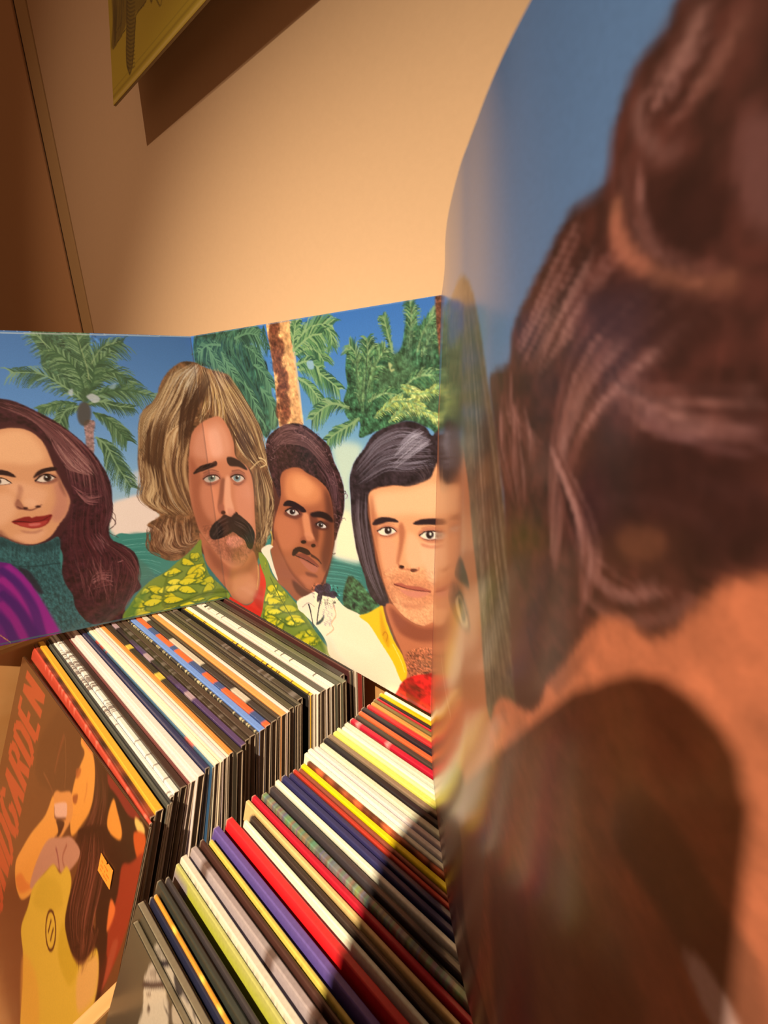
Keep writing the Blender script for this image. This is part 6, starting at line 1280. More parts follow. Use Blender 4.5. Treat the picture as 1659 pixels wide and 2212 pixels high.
('F',[1981,869,1908,1063,1838,1207,1563,1571,1377,1903,1333,2108,1427,2259,1665,2275,1865,2105,1964,1935,1947,1669,2110,1363,2245,1155,2127,1032],(244,150,58),11.8,1.0),
('F',[2102,1041,1891,1221,1586,1622,1361,1918,1294,2101,1401,2236,1613,2243,1921,1953,1932,1842,1892,1662,2078,1310,2296,1097],(244,148,56),12.1,1.0),
('F',[1387,2218,1613,2243,1921,1953,1742,2026,1527,2067],(226,110,44),29.0,0.7),
('F',[2079,1312,2426,1065,2631,935,2894,928,2773,1169,2596,1336,2350,1419,2169,1628,1957,1940,1848,1978,1898,1671],(204,130,92),10.9,1.0),
('L',[2315,1246,2418,1288,2567,1404],28.6,17.9,(130,50,50),0.7,8.9),
('L',[2561,1050,2523,1219,2626,1269],20.8,13.9,(140,60,40),0.7,8.7),
('F',[2345,1410,2169,1628,1951,1932,1913,2192,1851,2485,2046,2628,2171,2804,2596,3393,3481,2540,3718,1712,3583,1358,3382,1665,3196,1763,2974,1718,2865,1597,2832,1267,2665,1219,2546,1371],(230,168,48),10.1,1.0),
('F',[2136,1701,2537,1472,2749,1579,2363,1911,2037,2050],(214,156,40),46.9,0.6),
('F',[2819,1689,3122,1746,3310,1746,3212,1999,2870,1992],(206,150,26),40.5,0.6),
('F',[2035,2663,2506,2524,2787,2864,2436,3185],(236,150,50),46.1,0.6),
('F',[3331,1782,3603,1404,3699,1678,3475,2027],(240,160,90),36.5,0.7),
('F',[2748,791,3180,468,3440,444,3451,668,3422,919,3398,1231,3532,1275,3461,1497,3366,1636,3183,1741,2974,1718,2858,1614,2861,1315,2927,986,2916,857],(54,20,10),12.2,1.0),
('H',[2900,719,2905,1057,2911,1507,3183,1741],[3252,499,3419,710,3426,1231,3442,1565],120,9.6,[(130,60,40),(34,10,6),(96,40,24),(170,84,56)],0.75,4,0.05),
('H',[2958,1584,3095,1701,3268,1780],[3485,1187,3563,1282,3439,1661],46,9.3,[(60,20,10),(130,60,36)],0.8,5,0.08),
('L',[2504,1798,2554,1777,2610,1781,2664,1808,2707,1855,2733,1915,2739,1977,2723,2034,2689,2077,2641,2100,2585,2098,2530,2072,2485,2025,2457,1965,2451,1900,2467,1841,2504,1798],29.4,29.4,(96,44,16),1.0,0.0),
('L',[2551,2001,2554,1925,2560,1855],26.1,26.1,(96,44,16),1.0,0.0),
('L',[2640,2020,2641,1947,2650,1876],25.6,25.6,(96,44,16),1.0,0.0),
('L',[1130,320,290,320],112,112,(196,74,36),1.0,0),
('L',[290,320,1130,130],112,112,(196,74,36),1.0,0),
('L',[1130,130,290,130],112,112,(196,74,36),1.0,0),
('L',[1130,635,290,635],112,112,(196,74,36),1.0,0),
('L',[290,635,290,445],112,112,(196,74,36),1.0,0),
('L',[710,635,710,483],112,112,(196,74,36),1.0,0),
('L',[1130,635,1130,445],112,112,(196,74,36),1.0,0),
('L',[1130,950,290,950],112,112,(196,74,36),1.0,0),
('L',[290,950,290,836],112,112,(196,74,36),1.0,0),
('L',[290,836,500,760],112,112,(196,74,36),1.0,0),
('L',[500,760,920,760],112,112,(196,74,36),1.0,0),
('L',[920,760,1130,836],112,112,(196,74,36),1.0,0),
('L',[1130,836,1130,950],112,112,(196,74,36),1.0,0),
('L',[1130,1265,290,1265],112,112,(196,74,36),1.0,0),
('L',[290,1265,290,1113],112,112,(196,74,36),1.0,0),
('L',[290,1113,474,1075],112,112,(196,74,36),1.0,0),
('L',[474,1075,693,1113],112,112,(196,74,36),1.0,0),
('L',[693,1113,710,1265],112,112,(196,74,36),1.0,0),
('L',[710,1170,1130,1075],112,112,(196,74,36),1.0,0),
('L',[1130,1580,290,1485],112,112,(196,74,36),1.0,0),
('L',[290,1485,1130,1390],112,112,(196,74,36),1.0,0),
('L',[861,1542,861,1428],112,112,(196,74,36),1.0,0),
('L',[441,1705,290,1762],112,112,(196,74,36),1.0,0),
('L',[290,1762,290,1838],112,112,(196,74,36),1.0,0),
('L',[290,1838,500,1895],112,112,(196,74,36),1.0,0),
('L',[500,1895,920,1895],112,112,(196,74,36),1.0,0),
('L',[920,1895,1130,1838],112,112,(196,74,36),1.0,0),
('L',[1130,1838,1130,1762],112,112,(196,74,36),1.0,0),
('L',[1130,1762,962,1705],112,112,(196,74,36),1.0,0),
('L',[962,1705,726,1705],112,112,(196,74,36),1.0,0),
('L',[726,1705,726,1781],112,112,(196,74,36),1.0,0),
('L',[1130,2210,290,2210],112,112,(196,74,36),1.0,0),
('L',[290,2210,290,2096],112,112,(196,74,36),1.0,0),
('L',[290,2096,500,2020],112,112,(196,74,36),1.0,0),
('L',[500,2020,920,2020],112,112,(196,74,36),1.0,0),
('L',[920,2020,1130,2096],112,112,(196,74,36),1.0,0),
('L',[1130,2096,1130,2210],112,112,(196,74,36),1.0,0),
('L',[1130,2525,290,2525],112,112,(196,74,36),1.0,0),
('L',[290,2525,1130,2335],112,112,(196,74,36),1.0,0),
('L',[1130,2335,290,2335],112,112,(196,74,36),1.0,0),
('L',[290,2840,962,2840],112,112,(196,74,36),1.0,0),
('L',[962,2840,1130,2792],112,112,(196,74,36),1.0,0),
('L',[1130,2792,1130,2697],112,112,(196,74,36),1.0,0),
('L',[1130,2697,962,2650],112,112,(196,74,36),1.0,0),
('L',[962,2650,290,2650],112,112,(196,74,36),1.0,0),
('L',[290,3060,416,2974],112,112,(196,74,36),1.0,0),
('L',[416,2974,710,2965],112,112,(196,74,36),1.0,0),
('L',[710,2965,1004,2974],112,112,(196,74,36),1.0,0),
('L',[1004,2974,1130,3060],112,112,(196,74,36),1.0,0),
('L',[1130,3060,1004,3145],112,112,(196,74,36),1.0,0),
('L',[1004,3145,710,3155],112,112,(196,74,36),1.0,0),
('L',[710,3155,416,3145],112,112,(196,74,36),1.0,0),
('L',[416,3145,290,3060],112,112,(196,74,36),1.0,0),
('L',[416,3280,290,3327],112,112,(196,74,36),1.0,0),
('L',[290,3327,290,3422],112,112,(196,74,36),1.0,0),
('L',[290,3422,458,3470],112,112,(196,74,36),1.0,0),
('L',[458,3470,642,3451],112,112,(196,74,36),1.0,0),
('L',[642,3451,777,3299],112,112,(196,74,36),1.0,0),
('L',[777,3299,962,3280],112,112,(196,74,36),1.0,0),
('L',[962,3280,1130,3327],112,112,(196,74,36),1.0,0),
('L',[1130,3327,1130,3422],112,112,(196,74,36),1.0,0),
('L',[1130,3422,1004,3470],112,112,(196,74,36),1.0,0)],1.0,2),
'bw1':([(0,(92,76,52)),(500,(66,54,40)),(4000,(50,42,34))],[
('F',[309,146,308,84,324,19,380,-9,445,-18,523,-32],(196,168,134),2.9,1.0),
('H',[325,22,323,79,328,130],[410,-19,452,-8,488,-5],26,4.9,[(60,48,40),(120,100,80)],0.8,3,0.03),
('F',[326,184,416,108,520,13,572,22,622,51,657,166,600,294,397,488,362,390,369,298,352,243],(206,178,140),3.7,1.0),
('F',[300,161,397,78,517,-28,538,-13,436,83,315,184],(40,28,34),1.9,1.0),
('L',[327,185,351,235,373,286],6.8,4.9,(228,200,160),1.0,0.0),
('L',[332,182,428,99,519,17],5.7,4.7,(230,206,170),0.9,0.0),
('F',[369,181,403,146,408,154,374,188],(70,54,46),3.8,1.0),
('F',[409,215,442,208,431,249,413,250],(90,70,56),3.8,1.0),
('H',[572,22,644,32,726,65],[543,86,615,95,675,142],30,5.3,[(40,32,30),(90,74,60)],0.8,4,0.03),
('F',[643,3,669,-35,732,-34,803,-14,703,79,652,46],(190,162,126),4.3,1.0),
('H',[648,-16,720,-1,794,23],[724,-48,788,-42,855,-28],26,4.3,[(40,32,30),(80,66,54)],0.8,5,0.03)],1.0,2),
'bw2':([(0,(92,76,52)),(500,(66,54,40)),(4000,(50,42,34))],[
('F',[327,128,326,70,344,12,389,1,457,-5,520,-17],(190,164,130),3.0,1.0),
('H',[348,10,336,70,342,115],[424,-2,460,0,481,7],22,5.2,[(60,48,40),(120,100,80)],0.8,3,0.03),
('F',[365,155,465,74,583,-26,688,-10,780,-14,917,-33,985,49,867,161,677,154,517,138],(200,172,136),3.7,1.0),
('F',[324,142,435,51,556,-45,569,-26,462,69,340,165],(38,26,34),2.0,1.0),
('L',[365,155,477,63,570,-18],5.9,4.9,(226,200,164),1.0,0.0),
('F',[590,-12,616,-26,672,-12,732,13,694,62,633,38],(46,36,36),4.7,0.9),
('H',[621,-15,713,7,795,17],[688,-10,780,-14,870,-12],36,5.5,[(40,30,34),(70,56,60)],0.8,6,0.03),
('L',[831,0,882,13,942,47],12.0,6.9,(40,32,32),0.8,0.0),
('H',[865,-23,927,-13,995,11],[927,-42,999,-36,1051,-13],26,4.2,[(40,32,30),(200,170,130)],0.7,8,0.03)],1.0,2),
'wall':([(0,(150,116,30)),(4000,(166,132,34))],[
('F',[31,3166,119,2808,148,2225,562,2500,543,3064,412,3173,200,3208],(96,70,22),20.6,0.8),
('H',[226,2277,149,2739,116,3195],[526,2476,477,2940,331,3160],50,13.1,[(50,34,10),(120,94,36),(80,58,18)],0.8,3,0.03),
('F',[606,2529,542,3148,488,3596,568,3831,664,3727,788,3294,819,3150,1082,3185,1172,2905],(110,84,26),9.6,0.9),
('L',[598,2605,694,2706,829,2765],14.2,9.5,(50,34,12),0.85,0.0),
('L',[593,2653,689,2755,824,2813],14.3,9.5,(50,34,12),0.85,0.0),
('L',[588,2702,685,2803,820,2861],14.3,9.5,(50,34,12),0.85,0.0),
('L',[583,2751,680,2852,815,2909],14.4,9.6,(50,34,12),0.85,0.0),
('L',[578,2800,675,2901,811,2958],14.4,9.6,(50,34,12),0.85,0.0),
('L',[573,2850,670,2950,807,3006],14.4,9.6,(50,34,12),0.85,0.0),
('L',[568,2899,665,3000,802,3055],14.5,9.7,(50,34,12),0.85,0.0),
('L',[563,2949,660,3049,798,3104],14.5,9.7,(50,34,12),0.85,0.0),
('L',[557,2999,656,3099,793,3153],14.6,9.7,(50,34,12),0.85,0.0),
('L',[552,3050,651,3149,788,3203],14.6,9.8,(50,34,12),0.85,0.0),
('L',[547,3100,646,3199,784,3252],14.7,9.8,(50,34,12),0.85,0.0),
('L',[542,3151,641,3250,779,3302],14.7,9.8,(50,34,12),0.85,0.0),
('L',[537,3202,636,3300,775,3352],14.8,9.8,(50,34,12),0.85,0.0),
('L',[531,3253,631,3351,770,3402],14.8,9.9,(50,34,12),0.85,0.0),
('L',[526,3304,626,3402,766,3453],14.9,9.9,(50,34,12),0.85,0.0),
('L',[521,3356,621,3454,761,3503],14.9,9.9,(50,34,12),0.85,0.0),
('L',[516,3408,616,3505,756,3554],15.0,10.0,(50,34,12),0.85,0.0),
('L',[510,3460,611,3557,752,3605],15.0,10.0,(50,34,12),0.85,0.0),
('L',[505,3512,606,3609,747,3656],15.1,10.0,(50,34,12),0.85,0.0),
('L',[500,3564,601,3661,742,3708],15.1,10.1,(50,34,12),0.85,0.0),
('L',[494,3617,595,3714,737,3759],15.2,10.1,(50,34,12),0.85,0.0),
('L',[489,3670,590,3766,733,3811],15.2,10.1,(50,34,12),0.85,0.0),
('L',[605,2609,542,3148,488,3596,567,3839],17.5,15.0,(44,28,8),1.0,0.0),
('L',[567,3839,664,3727,788,3294,835,3176,1082,3185,1192,3070],16.6,14.3,(44,28,8),1.0,0.0),
('L',[91,3217,532,3175],15.6,13.0,(60,42,12),1.0,0.0),
('L',[104,3216,217,3059,388,3021],13.1,13.1,(60,42,12),1.0,0.0),
('L',[1158,3079,1243,3286,1282,3189,1455,3464,1495,3325],15.1,8.6,(44,28,8),1.0,0.0),
('L',[0,3780,2000,3780,4000,3780],10,10,(120,94,26),0.8,3),
('L',[0,3880,2000,3880,4000,3880],26,26,(120,90,24),0.7,10),
('L',[0,3960,2000,3960,4000,3960],50,50,(196,158,80),0.8,8)],1.9,2),
}

# ---------------------------------------------------------------- the crate
X0, X1, Y0, Y1 = -0.122, 0.605, -0.395, 0.026
TF = 0.012
crate = tag(empty('record_crate', (0.24, -0.18, 0)), 'open pine crate with a low divider holding two rows of records', 'crate')
def board(name, lo, hi, bevel=0.0015):
    o = link(name, box_mesh(name, lo, hi, bevel), M_WOOD, crate)
    o.matrix_parent_inverse = Matrix.Translation(-crate.location); return o
board('base_board', (X0, Y0, Z0 - 0.3167 - TF), (X1, Y1, Z0 - 0.3167))
board('side_board', (X0 - TF, Y0 - TF, 0.0), (X0, Y1 + TF, Z0 - 0.022))
board('side_board', (X1, Y0 - TF, 0.0), (X1 + TF, Y1 + TF, Z0 - 0.022))
board('back_board', (X0, Y1, 0.0), (X1, Y1 + TF, Z0 - 0.010))
board('front_board', (X0, Y0 - TF, 0.0), (X1, Y0, 0.16))
board('divider', (0.2366, Y0, 0.02), (0.2464, Y1, Z0 - 0.083))
ZB = Z0 - 0.3166                    # records stand here
H = Z0 - 0.0006 - ZB                # height of a sleeve

# ---------------------------------------------------------------- record sleeves
ROW1 = [(0.2154, -0.1861, 18.8), (0.2122, -0.1835, 18.8), (0.2088, -0.1789, 18.7), (0.2089, -0.1715, 18.2), (0.2098, -0.1700, 18.1), (0.2098, -0.1686, 18.0), (0.2060, -0.1647, 17.8), (0.2053, -0.1602, 17.5), (0.2062, -0.1549, 17.1), (0.2068, -0.1532, 17.0), (0.2076, -0.1490, 16.8), (0.2105, -0.1427, 14.7), (0.2096, -0.1389, 13.4), (0.2131, -0.1376, 12.9), (0.2140, -0.1333, 11.3), (0.2156, -0.1321, 10.9), (0.2161, -0.1283, 9.5), (0.2167, -0.1264, 9.0), (0.2160, -0.1226, 8.8), (0.2206, -0.1166, 8.6), (0.2170, -0.1119, 8.5), (0.2151, -0.1077, 8.3), (0.2151, -0.1019, 8.1), (0.2160, -0.0995, 8.1), (0.2164, -0.0938, 7.8), (0.2164, -0.0882, 7.5), (0.2167, -0.0819, 7.1), (0.2165, -0.0788, 6.9), (0.2176, -0.0733, 6.6), (0.2183, -0.0701, 6.4), (0.2168, -0.0650, 6.0), (0.2185, -0.0618, 5.8), (0.2193, -0.0589, 5.7), (0.2145, -0.0496, 5.1), (0.2179, -0.0490, 5.1), (0.2188, -0.0449, 4.8), (0.2208, -0.0433, 4.7), (0.2231, -0.0395, 4.5), (0.2234, -0.0337, 3.9), (0.2247, -0.0294, 3.5), (0.2260, -0.0245, 3.1), (0.2286, -0.0195, 2.7), (0.2305, -0.0143, 2.2), (0.2223, -0.0042, 1.3), (0.2242, -0.0019, 1.1), (0.2266, 0.0000, 0.9), (0.2293, 0.0005, 0.9), (0.2348, 0.0000, 0.9)]
ROW2 = [(0.2544, -0.2121, 24.1), (0.2484, -0.2020, 23.2), (0.2504, -0.1997, 23.0), (0.2515, -0.1980, 22.8), (0.2466, -0.1917, 22.2), (0.2492, -0.1876, 21.8), (0.2474, -0.1827, 21.3), (0.2470, -0.1774, 20.7), (0.2478, -0.1699, 20.0), (0.2481, -0.1654, 19.5), (0.2531, -0.1627, 19.3), (0.2492, -0.1552, 18.5), (0.2519, -0.1463, 17.6), (0.2622, -0.1421, 17.1), (0.2633, -0.1380, 16.6), (0.2522, -0.1341, 16.1), (0.2529, -0.1295, 15.6), (0.2580, -0.1242, 15.0), (0.2587, -0.1173, 14.2), (0.2581, -0.1134, 13.7), (0.2592, -0.1077, 13.1), (0.2620, -0.1048, 12.7), (0.2620, -0.1001, 12.2), (0.2648, -0.0987, 12.0), (0.2641, -0.0944, 11.5), (0.2659, -0.0899, 11.0), (0.2588, -0.0877, 10.8), (0.2587, -0.0825, 10.2), (0.2611, -0.0789, 9.9), (0.2628, -0.0741, 9.4), (0.2612, -0.0690, 8.9), (0.2618, -0.0647, 8.5), (0.2632, -0.0605, 8.0), (0.2627, -0.0555, 7.6), (0.2653, -0.0543, 7.4), (0.2647, -0.0485, 6.9), (0.2653, -0.0425, 6.2), (0.2660, -0.0378, 5.8), (0.2656, -0.0333, 5.5), (0.2646, -0.0286, 5.1), (0.2663, -0.0226, 4.6), (0.2670, -0.0197, 4.4), (0.2663, -0.0144, 4.0), (0.2670, -0.0130, 3.8), (0.2674, -0.0111, 3.7), (0.2659, -0.0062, 3.3), (0.2682, -0.0027, 3.0)]
# colour word, edge colour, face colour, pattern on the edge, clear outer sleeve, inner sleeve
W_, K_ = (232, 200, 150), (28, 22, 18)
SPEC1 = [('orange photo', (92, 54, 26), (110, 60, 25), None, 1, K_), ('red', (214, 74, 46), (200, 66, 40), 'worn', 0, K_),
 ('brick brown', (150, 62, 36), (140, 56, 34), 'blotch', 1, K_), ('amber yellow', (240, 164, 40), (242, 168, 44), None, 0, W_),
 ('slate grey', (84, 78, 60), (80, 74, 58), None, 0, K_), ('charcoal', (62, 56, 46), (60, 54, 44), None, 0, K_),
 ('white scribbled', (238, 216, 176), (236, 214, 174), 'scribble', 0, K_), ('white inked', (242, 222, 186), (240, 220, 184), 'scribble', 0, K_),
 ('black and red', (64, 38, 28), (54, 32, 26), None, 1, K_), ('maroon', (120, 54, 44), (110, 46, 38), None, 0, K_),
 ('cream pink', (238, 198, 162), (236, 196, 160), None, 0, W_), ('wide pale pink', (246, 208, 172), (246, 206, 170), None, 0, W_),
 ('navy blue', (40, 46, 78), (36, 42, 74), None, 1, K_), ('teal', (76, 112, 124), (60, 96, 120), 'redbit', 1, W_),
 ('cream', (250, 222, 168), (248, 218, 164), None, 0, W_), ('thin ivory', (246, 206, 150), (244, 204, 150), None, 0, K_),
 ('rosy white', (236, 198, 168), (234, 194, 164), None, 0, W_), ('buttermilk', (238, 204, 154), (236, 200, 150), None, 0, K_),
 ('burnt orange', (226, 136, 56), (222, 130, 52), None, 0, K_), ('black flecked yellow', (60, 46, 30), (52, 40, 26), 'yfleck', 0, K_),
 ('black and purple', (84, 58, 78), (60, 44, 50), 'patch', 1, K_), ('brown black', (66, 50, 34), (62, 46, 32), 'worn', 0, K_),
 ('dark brown', (78, 57, 40), (74, 54, 38), None, 0, K_), ('black flecked cream', (72, 60, 48), (66, 54, 44), 'cfleck', 0, K_),
 ('light blue', (116, 142, 188), (110, 136, 184), None, 0, W_), ('orange with blue tabs', (236, 98, 46), (60, 78, 112), 'tabs', 0, K_),
 ('black and cream', (64, 52, 42), (58, 46, 38), 'creambit', 0, K_), ('umber', (84, 62, 42), (78, 56, 38), None, 0, K_),
 ('tan orange', (238, 152, 72), (226, 140, 70), None, 0, W_), ('blush pink', (242, 202, 168), (238, 196, 160), None, 0, K_),
 ('dark olive', (88, 74, 48), (84, 70, 46), None, 0, K_), ('matt black', (50, 42, 32), (46, 38, 30), None, 0, K_),
 ('taupe', (98, 82, 58), (92, 76, 54), None, 0, W_), ('scuffed brown', (78, 62, 46), (72, 58, 44), 'worn', 0, K_),
 ('pitch black', (44, 36, 28), (40, 34, 28), None, 0, K_), ('egg yellow', (246, 178, 38), (244, 176, 36), 'kfleck', 0, W_),
 ('pale cream', (248, 218, 166), (244, 214, 164), None, 0, W_), ('ivory', (255, 228, 178), (252, 224, 174), None, 0, W_),
 ('smoke grey', (98, 84, 64), (92, 78, 60), None, 0, K_), ('pale grey pink', (242, 208, 168), (238, 204, 164), None, 0, W_),
 ('torn white', (238, 212, 172), (200, 176, 140), 'kfleck', 0, K_), ('moss black', (88, 80, 58), (82, 74, 54), None, 0, K_),
 ('olive grey', (122, 112, 78), (112, 102, 72), None, 1, K_), ('near black', (62, 48, 38), (56, 44, 36), None, 0, K_),
 ('deep maroon', (92, 48, 38), (86, 44, 36), None, 0, K_), ('soot black', (52, 42, 34), (48, 38, 30), None, 0, K_),
 ('thin cream', (222, 192, 150), (216, 186, 146), None, 0, W_), ('oxblood', (152, 48, 34), (144, 44, 32), None, 0, K_)]
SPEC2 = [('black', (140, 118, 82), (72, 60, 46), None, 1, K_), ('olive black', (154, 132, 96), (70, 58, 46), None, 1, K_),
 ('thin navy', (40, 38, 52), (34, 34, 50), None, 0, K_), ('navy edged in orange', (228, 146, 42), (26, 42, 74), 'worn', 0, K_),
 ('greenish black', (64, 62, 48), (56, 58, 46), None, 1, W_), ('dark grey', (64, 52, 46), (58, 48, 44), None, 0, K_),
 ('lime yellow', (192, 174, 84), (184, 172, 50), 'greyend', 0, K_), ('cream lettered', (226, 202, 158), (222, 198, 152), 'script', 0, K_),
 ('grey striped brown', (198, 168, 148), (194, 164, 146), 'stripes', 1, K_), ('cocoa brown', (78, 42, 30), (72, 38, 28), None, 0, K_),
 ('yellow illustrated', (226, 188, 74), (226, 188, 72), 'squiggle', 0, K_), ('purple', (110, 82, 132), (92, 68, 120), None, 0, (104, 78, 126)),
 ('thick red', (226, 44, 40), (238, 26, 28), None, 0, (200, 30, 30)), ('thin white', (255, 238, 218), (250, 228, 204), None, 0, K_),
 ('chocolate brown', (72, 50, 38), (62, 42, 32), None, 1, K_), ('tan', (236, 188, 108), (236, 188, 110), None, 0, W_),
 ('scarlet', (204, 26, 42), (198, 24, 40), None, 0, K_), ('marbled copper', (142, 140, 108), (146, 84, 50), 'marble', 1, K_),
 ('wrapped charcoal', (78, 64, 60), (70, 58, 56), None, 1, K_), ('cream white', (252, 232, 188), (250, 230, 186), None, 0, W_),
 ('navy', (54, 48, 80), (46, 42, 74), None, 0, W_), ('indigo', (62, 52, 90), (54, 46, 84), None, 1, K_),
 ('brick red', (192, 52, 32), (186, 48, 30), None, 0, K_), ('russet', (152, 72, 46), (146, 68, 44), None, 0, K_),
 ('bright yellow', (252, 208, 12), (250, 204, 10), None, 0, K_), ('mottled rust', (168, 78, 38), (160, 72, 36), 'mottle', 0, K_),
 ('bright white', (255, 238, 204), (254, 234, 200), None, 0, W_), ('warm white', (246, 222, 182), (244, 218, 178), None, 0, W_),
 ('pinkish cream', (242, 208, 172), (238, 202, 166), None, 0, K_), ('ivory', (252, 238, 208), (250, 234, 202), None, 1, W_),
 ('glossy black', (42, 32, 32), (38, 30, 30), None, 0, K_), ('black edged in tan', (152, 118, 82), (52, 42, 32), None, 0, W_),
 ('lemon yellow', (246, 222, 92), (244, 218, 88), None, 0, W_), ('pale yellow', (246, 228, 142), (244, 224, 136), None, 0, W_),
 ('off white', (250, 236, 202), (248, 232, 196), None, 0, W_), ('white', (246, 232, 198), (244, 228, 192), None, 1, W_),
 ('crimson', (206, 26, 46), (204, 24, 44), 'wfleck', 0, K_), ('charcoal', (78, 58, 44), (72, 54, 42), None, 0, K_),
 ('orange', (222, 98, 48), (216, 92, 44), None, 0, W_), ('black', (52, 38, 38), (48, 36, 36), None, 0, K_),
 ('red', (212, 52, 46), (206, 48, 44), None, 0, W_), ('amber', (226, 142, 62), (220, 136, 58), None, 0, K_),
 ('olive brown', (132, 102, 52), (126, 98, 50), None, 0, W_), ('thin red', (202, 46, 46), (196, 44, 44), None, 0, K_),
 ('thin black', (52, 42, 32), (48, 38, 30), None, 0, K_), ('golden yellow', (252, 182, 14), (250, 180, 12), None, 0, W_),
 ('cream', (252, 238, 194), (250, 234, 190), None, 0, W_)]

def pattern(kind, s, e, f, rnd):
    """colour of the top edge and of the upper face at fraction s from the near end"""
    if kind == 'worn':
        if rnd.random() < 0.12: e = tuple(min(255, c * 1.25 + 25) for c in e)
    elif kind == 'blotch':
        k = 0.8 + 0.35 * math.sin(s * 23 + 1) * math.sin(s * 57); e = tuple(c * k for c in e)
    elif kind == 'scribble':
        if (0.55 < s < 0.85 and rnd.random() < 0.5) or (0.38 < s < 0.44 and rnd.random() < 0.6) or rnd.random() < 0.04: e = (150, 125, 100)
    elif kind == 'redbit':
        if 0.70 < s < 0.82 and rnd.random() < .7: e = (190, 60, 50)
        elif 0.1 < s < 0.14: e = (210, 100, 80)
    elif kind == 'yfleck':
        if 0.42 < s < 0.46 or 0.66 < s < 0.70: e = (214, 176, 60)
    elif kind == 'patch':
        k = int(s * 17); e = [(84, 58, 78), (200, 160, 150), (70, 50, 44), (96, 68, 100), (60, 44, 40)][(k * 7 + 3) % 5 if s > 0.25 else 3]
    elif kind == 'cfleck':
        if rnd.random() < 0.3: e = (206, 180, 120)
    elif kind == 'kfleck':
        if rnd.random() < 0.14: e = (60, 48, 34)
    elif kind == 'wfleck':
        if rnd.random() < 0.10: e = (240, 150, 130)
    elif kind == 'tabs':
        if any(a < s < b for a, b in ((0.02, 0.08), (0.22, 0.26), (0.33, 0.42), (0.52, 0.55), (0.66, 0.73))): e = (66, 80, 110)
    elif kind == 'creambit':
        if 0.12 < s < 0.20 or 0.38 < s < 0.60 or s > .78: e = (206, 180, 140)
    elif kind == 'greyend':
        if s < 0.055: f = (150, 128, 112)
    elif kind == 'script':
        e = (232, 206, 160)
        k = rnd.random(); f = (150, 124, 90) if k < .3 else ((206, 180, 132) if k < .5 else f)
    elif kind == 'stripes':
        if any(abs(s - a) < 0.011 for a in (0.05, 0.26, 0.37, 0.42, 0.53, 0.62, 0.72)): e = f = (126, 92, 74)
    elif kind == 'squiggle':
        if 0.40 < s < 0.78:
            f = [(226, 90, 60), (236, 200, 160), (150, 150, 150), (230, 180, 120)][rnd.randrange(4)]; e = f if rnd.random() < .4 else e
        elif rnd.random() < .05: f = (110, 80, 30)
    elif kind == 'marble':
        k = rnd.random(); f = tuple(c * (0.7 + 0.6 * k) for c in f); e = tuple(c * (0.8 + 0.4 * rnd.random()) for c in e)
    elif kind == 'mottle':
        k = 0.55 + 0.9 * abs(math.sin(s * 31) * math.cos(s * 77)); e = tuple(min(255, c * k) for c in e)
    return e, f

W = 0.3135
def sleeve_mesh(T, e, f, pat, sx, seed):
    """card sleeve folded shut along the top, open at the near end (x = 0), running to x = sx*W"""
    rnd = random.Random(seed)
    ct = 0.00055; r = min(0.0006, T * .3)
    prof = [(0, -H), (0, -0.020), (0, -0.006), (0, -r), (r * .35, -r * .3), (r, 0), (T - r, 0), (T - r * .35, -r * .3), (T, -r), (T, -0.006), (T, -H)]
    inn = [(ct, -H + .001), (ct, -0.020), (ct, -0.006), (ct, -r - ct), (ct * 1.1, -ct * 1.4), (r + ct * .4, -ct), (T - r - ct * .4, -ct), (T - ct * 1.1, -ct * 1.4), (T - ct, -r - ct), (T - ct, -0.006), (T - ct, -H + .001)]
    n = 8 if pat is None else (220 if pat in ('scribble', 'script', 'marble', 'squiggle', 'cfleck', 'kfleck') else 90)
    ss = [0.0, 0.004] + [0.004 + 0.996 * k / n for k in range(1, n + 1)]
    V, C, P, MI = [], [], [], []
    np_ = len(prof)
    bow = rnd.uniform(-.0006, .0006)
    for s in ss:
        ee, ff = pattern(pat, s, e, f, rnd) if pat else (e, f)
        ea, fa = alb(ee), alb(ff)
        if s == 0.0: ea = ea * .5 + alb((225, 190, 140)) * .5
        fl = alb(f)
        dy = bow * math.sin(s * math.pi)
        for k, (y, z) in enumerate(prof):
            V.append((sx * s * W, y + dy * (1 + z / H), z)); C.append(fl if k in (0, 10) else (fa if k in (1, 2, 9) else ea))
    for i in range(len(ss) - 1):
        for k in range(np_ - 1):
            a = i * np_ + k; q = (a, a + 1, a + np_ + 1, a + np_)
            P.append(q if sx < 0 else q[::-1]); MI.append(0)
    last = (len(ss) - 1) * np_
    P.append(tuple(range(last, last + np_)) if sx < 0 else tuple(range(last + np_ - 1, last - 1, -1))); MI.append(0)
    P.append((0, np_ - 1, last + np_ - 1, last)); MI.append(0)
    # raw card rim and the hollow behind it
    b0 = len(V); raw = alb((222, 186, 136))
    for y, z in inn: V.append((0, y, z)); C.append(raw)
    for y, z in inn: V.append((sx * 0.02, y, z)); C.append(raw * .8)
    for k in range(np_ - 1):
        q = (k, k + 1, b0 + k + 1, b0 + k); P.append(q[::-1] if sx < 0 else q); MI.append(1)
        q = (b0 + k, b0 + k + 1, b0 + np_ + k + 1, b0 + np_ + k); P.append(q[::-1] if sx < 0 else q); MI.append(1)
    me = bpy.data.meshes.new('sleeve'); me.from_pydata(V, [], P)
    me.materials.append(M_CARD); me.materials.append(M_RAW)
    me.polygons.foreach_set('material_index', MI)
    set_colors(me, np.array(C)); me.update()
    return me

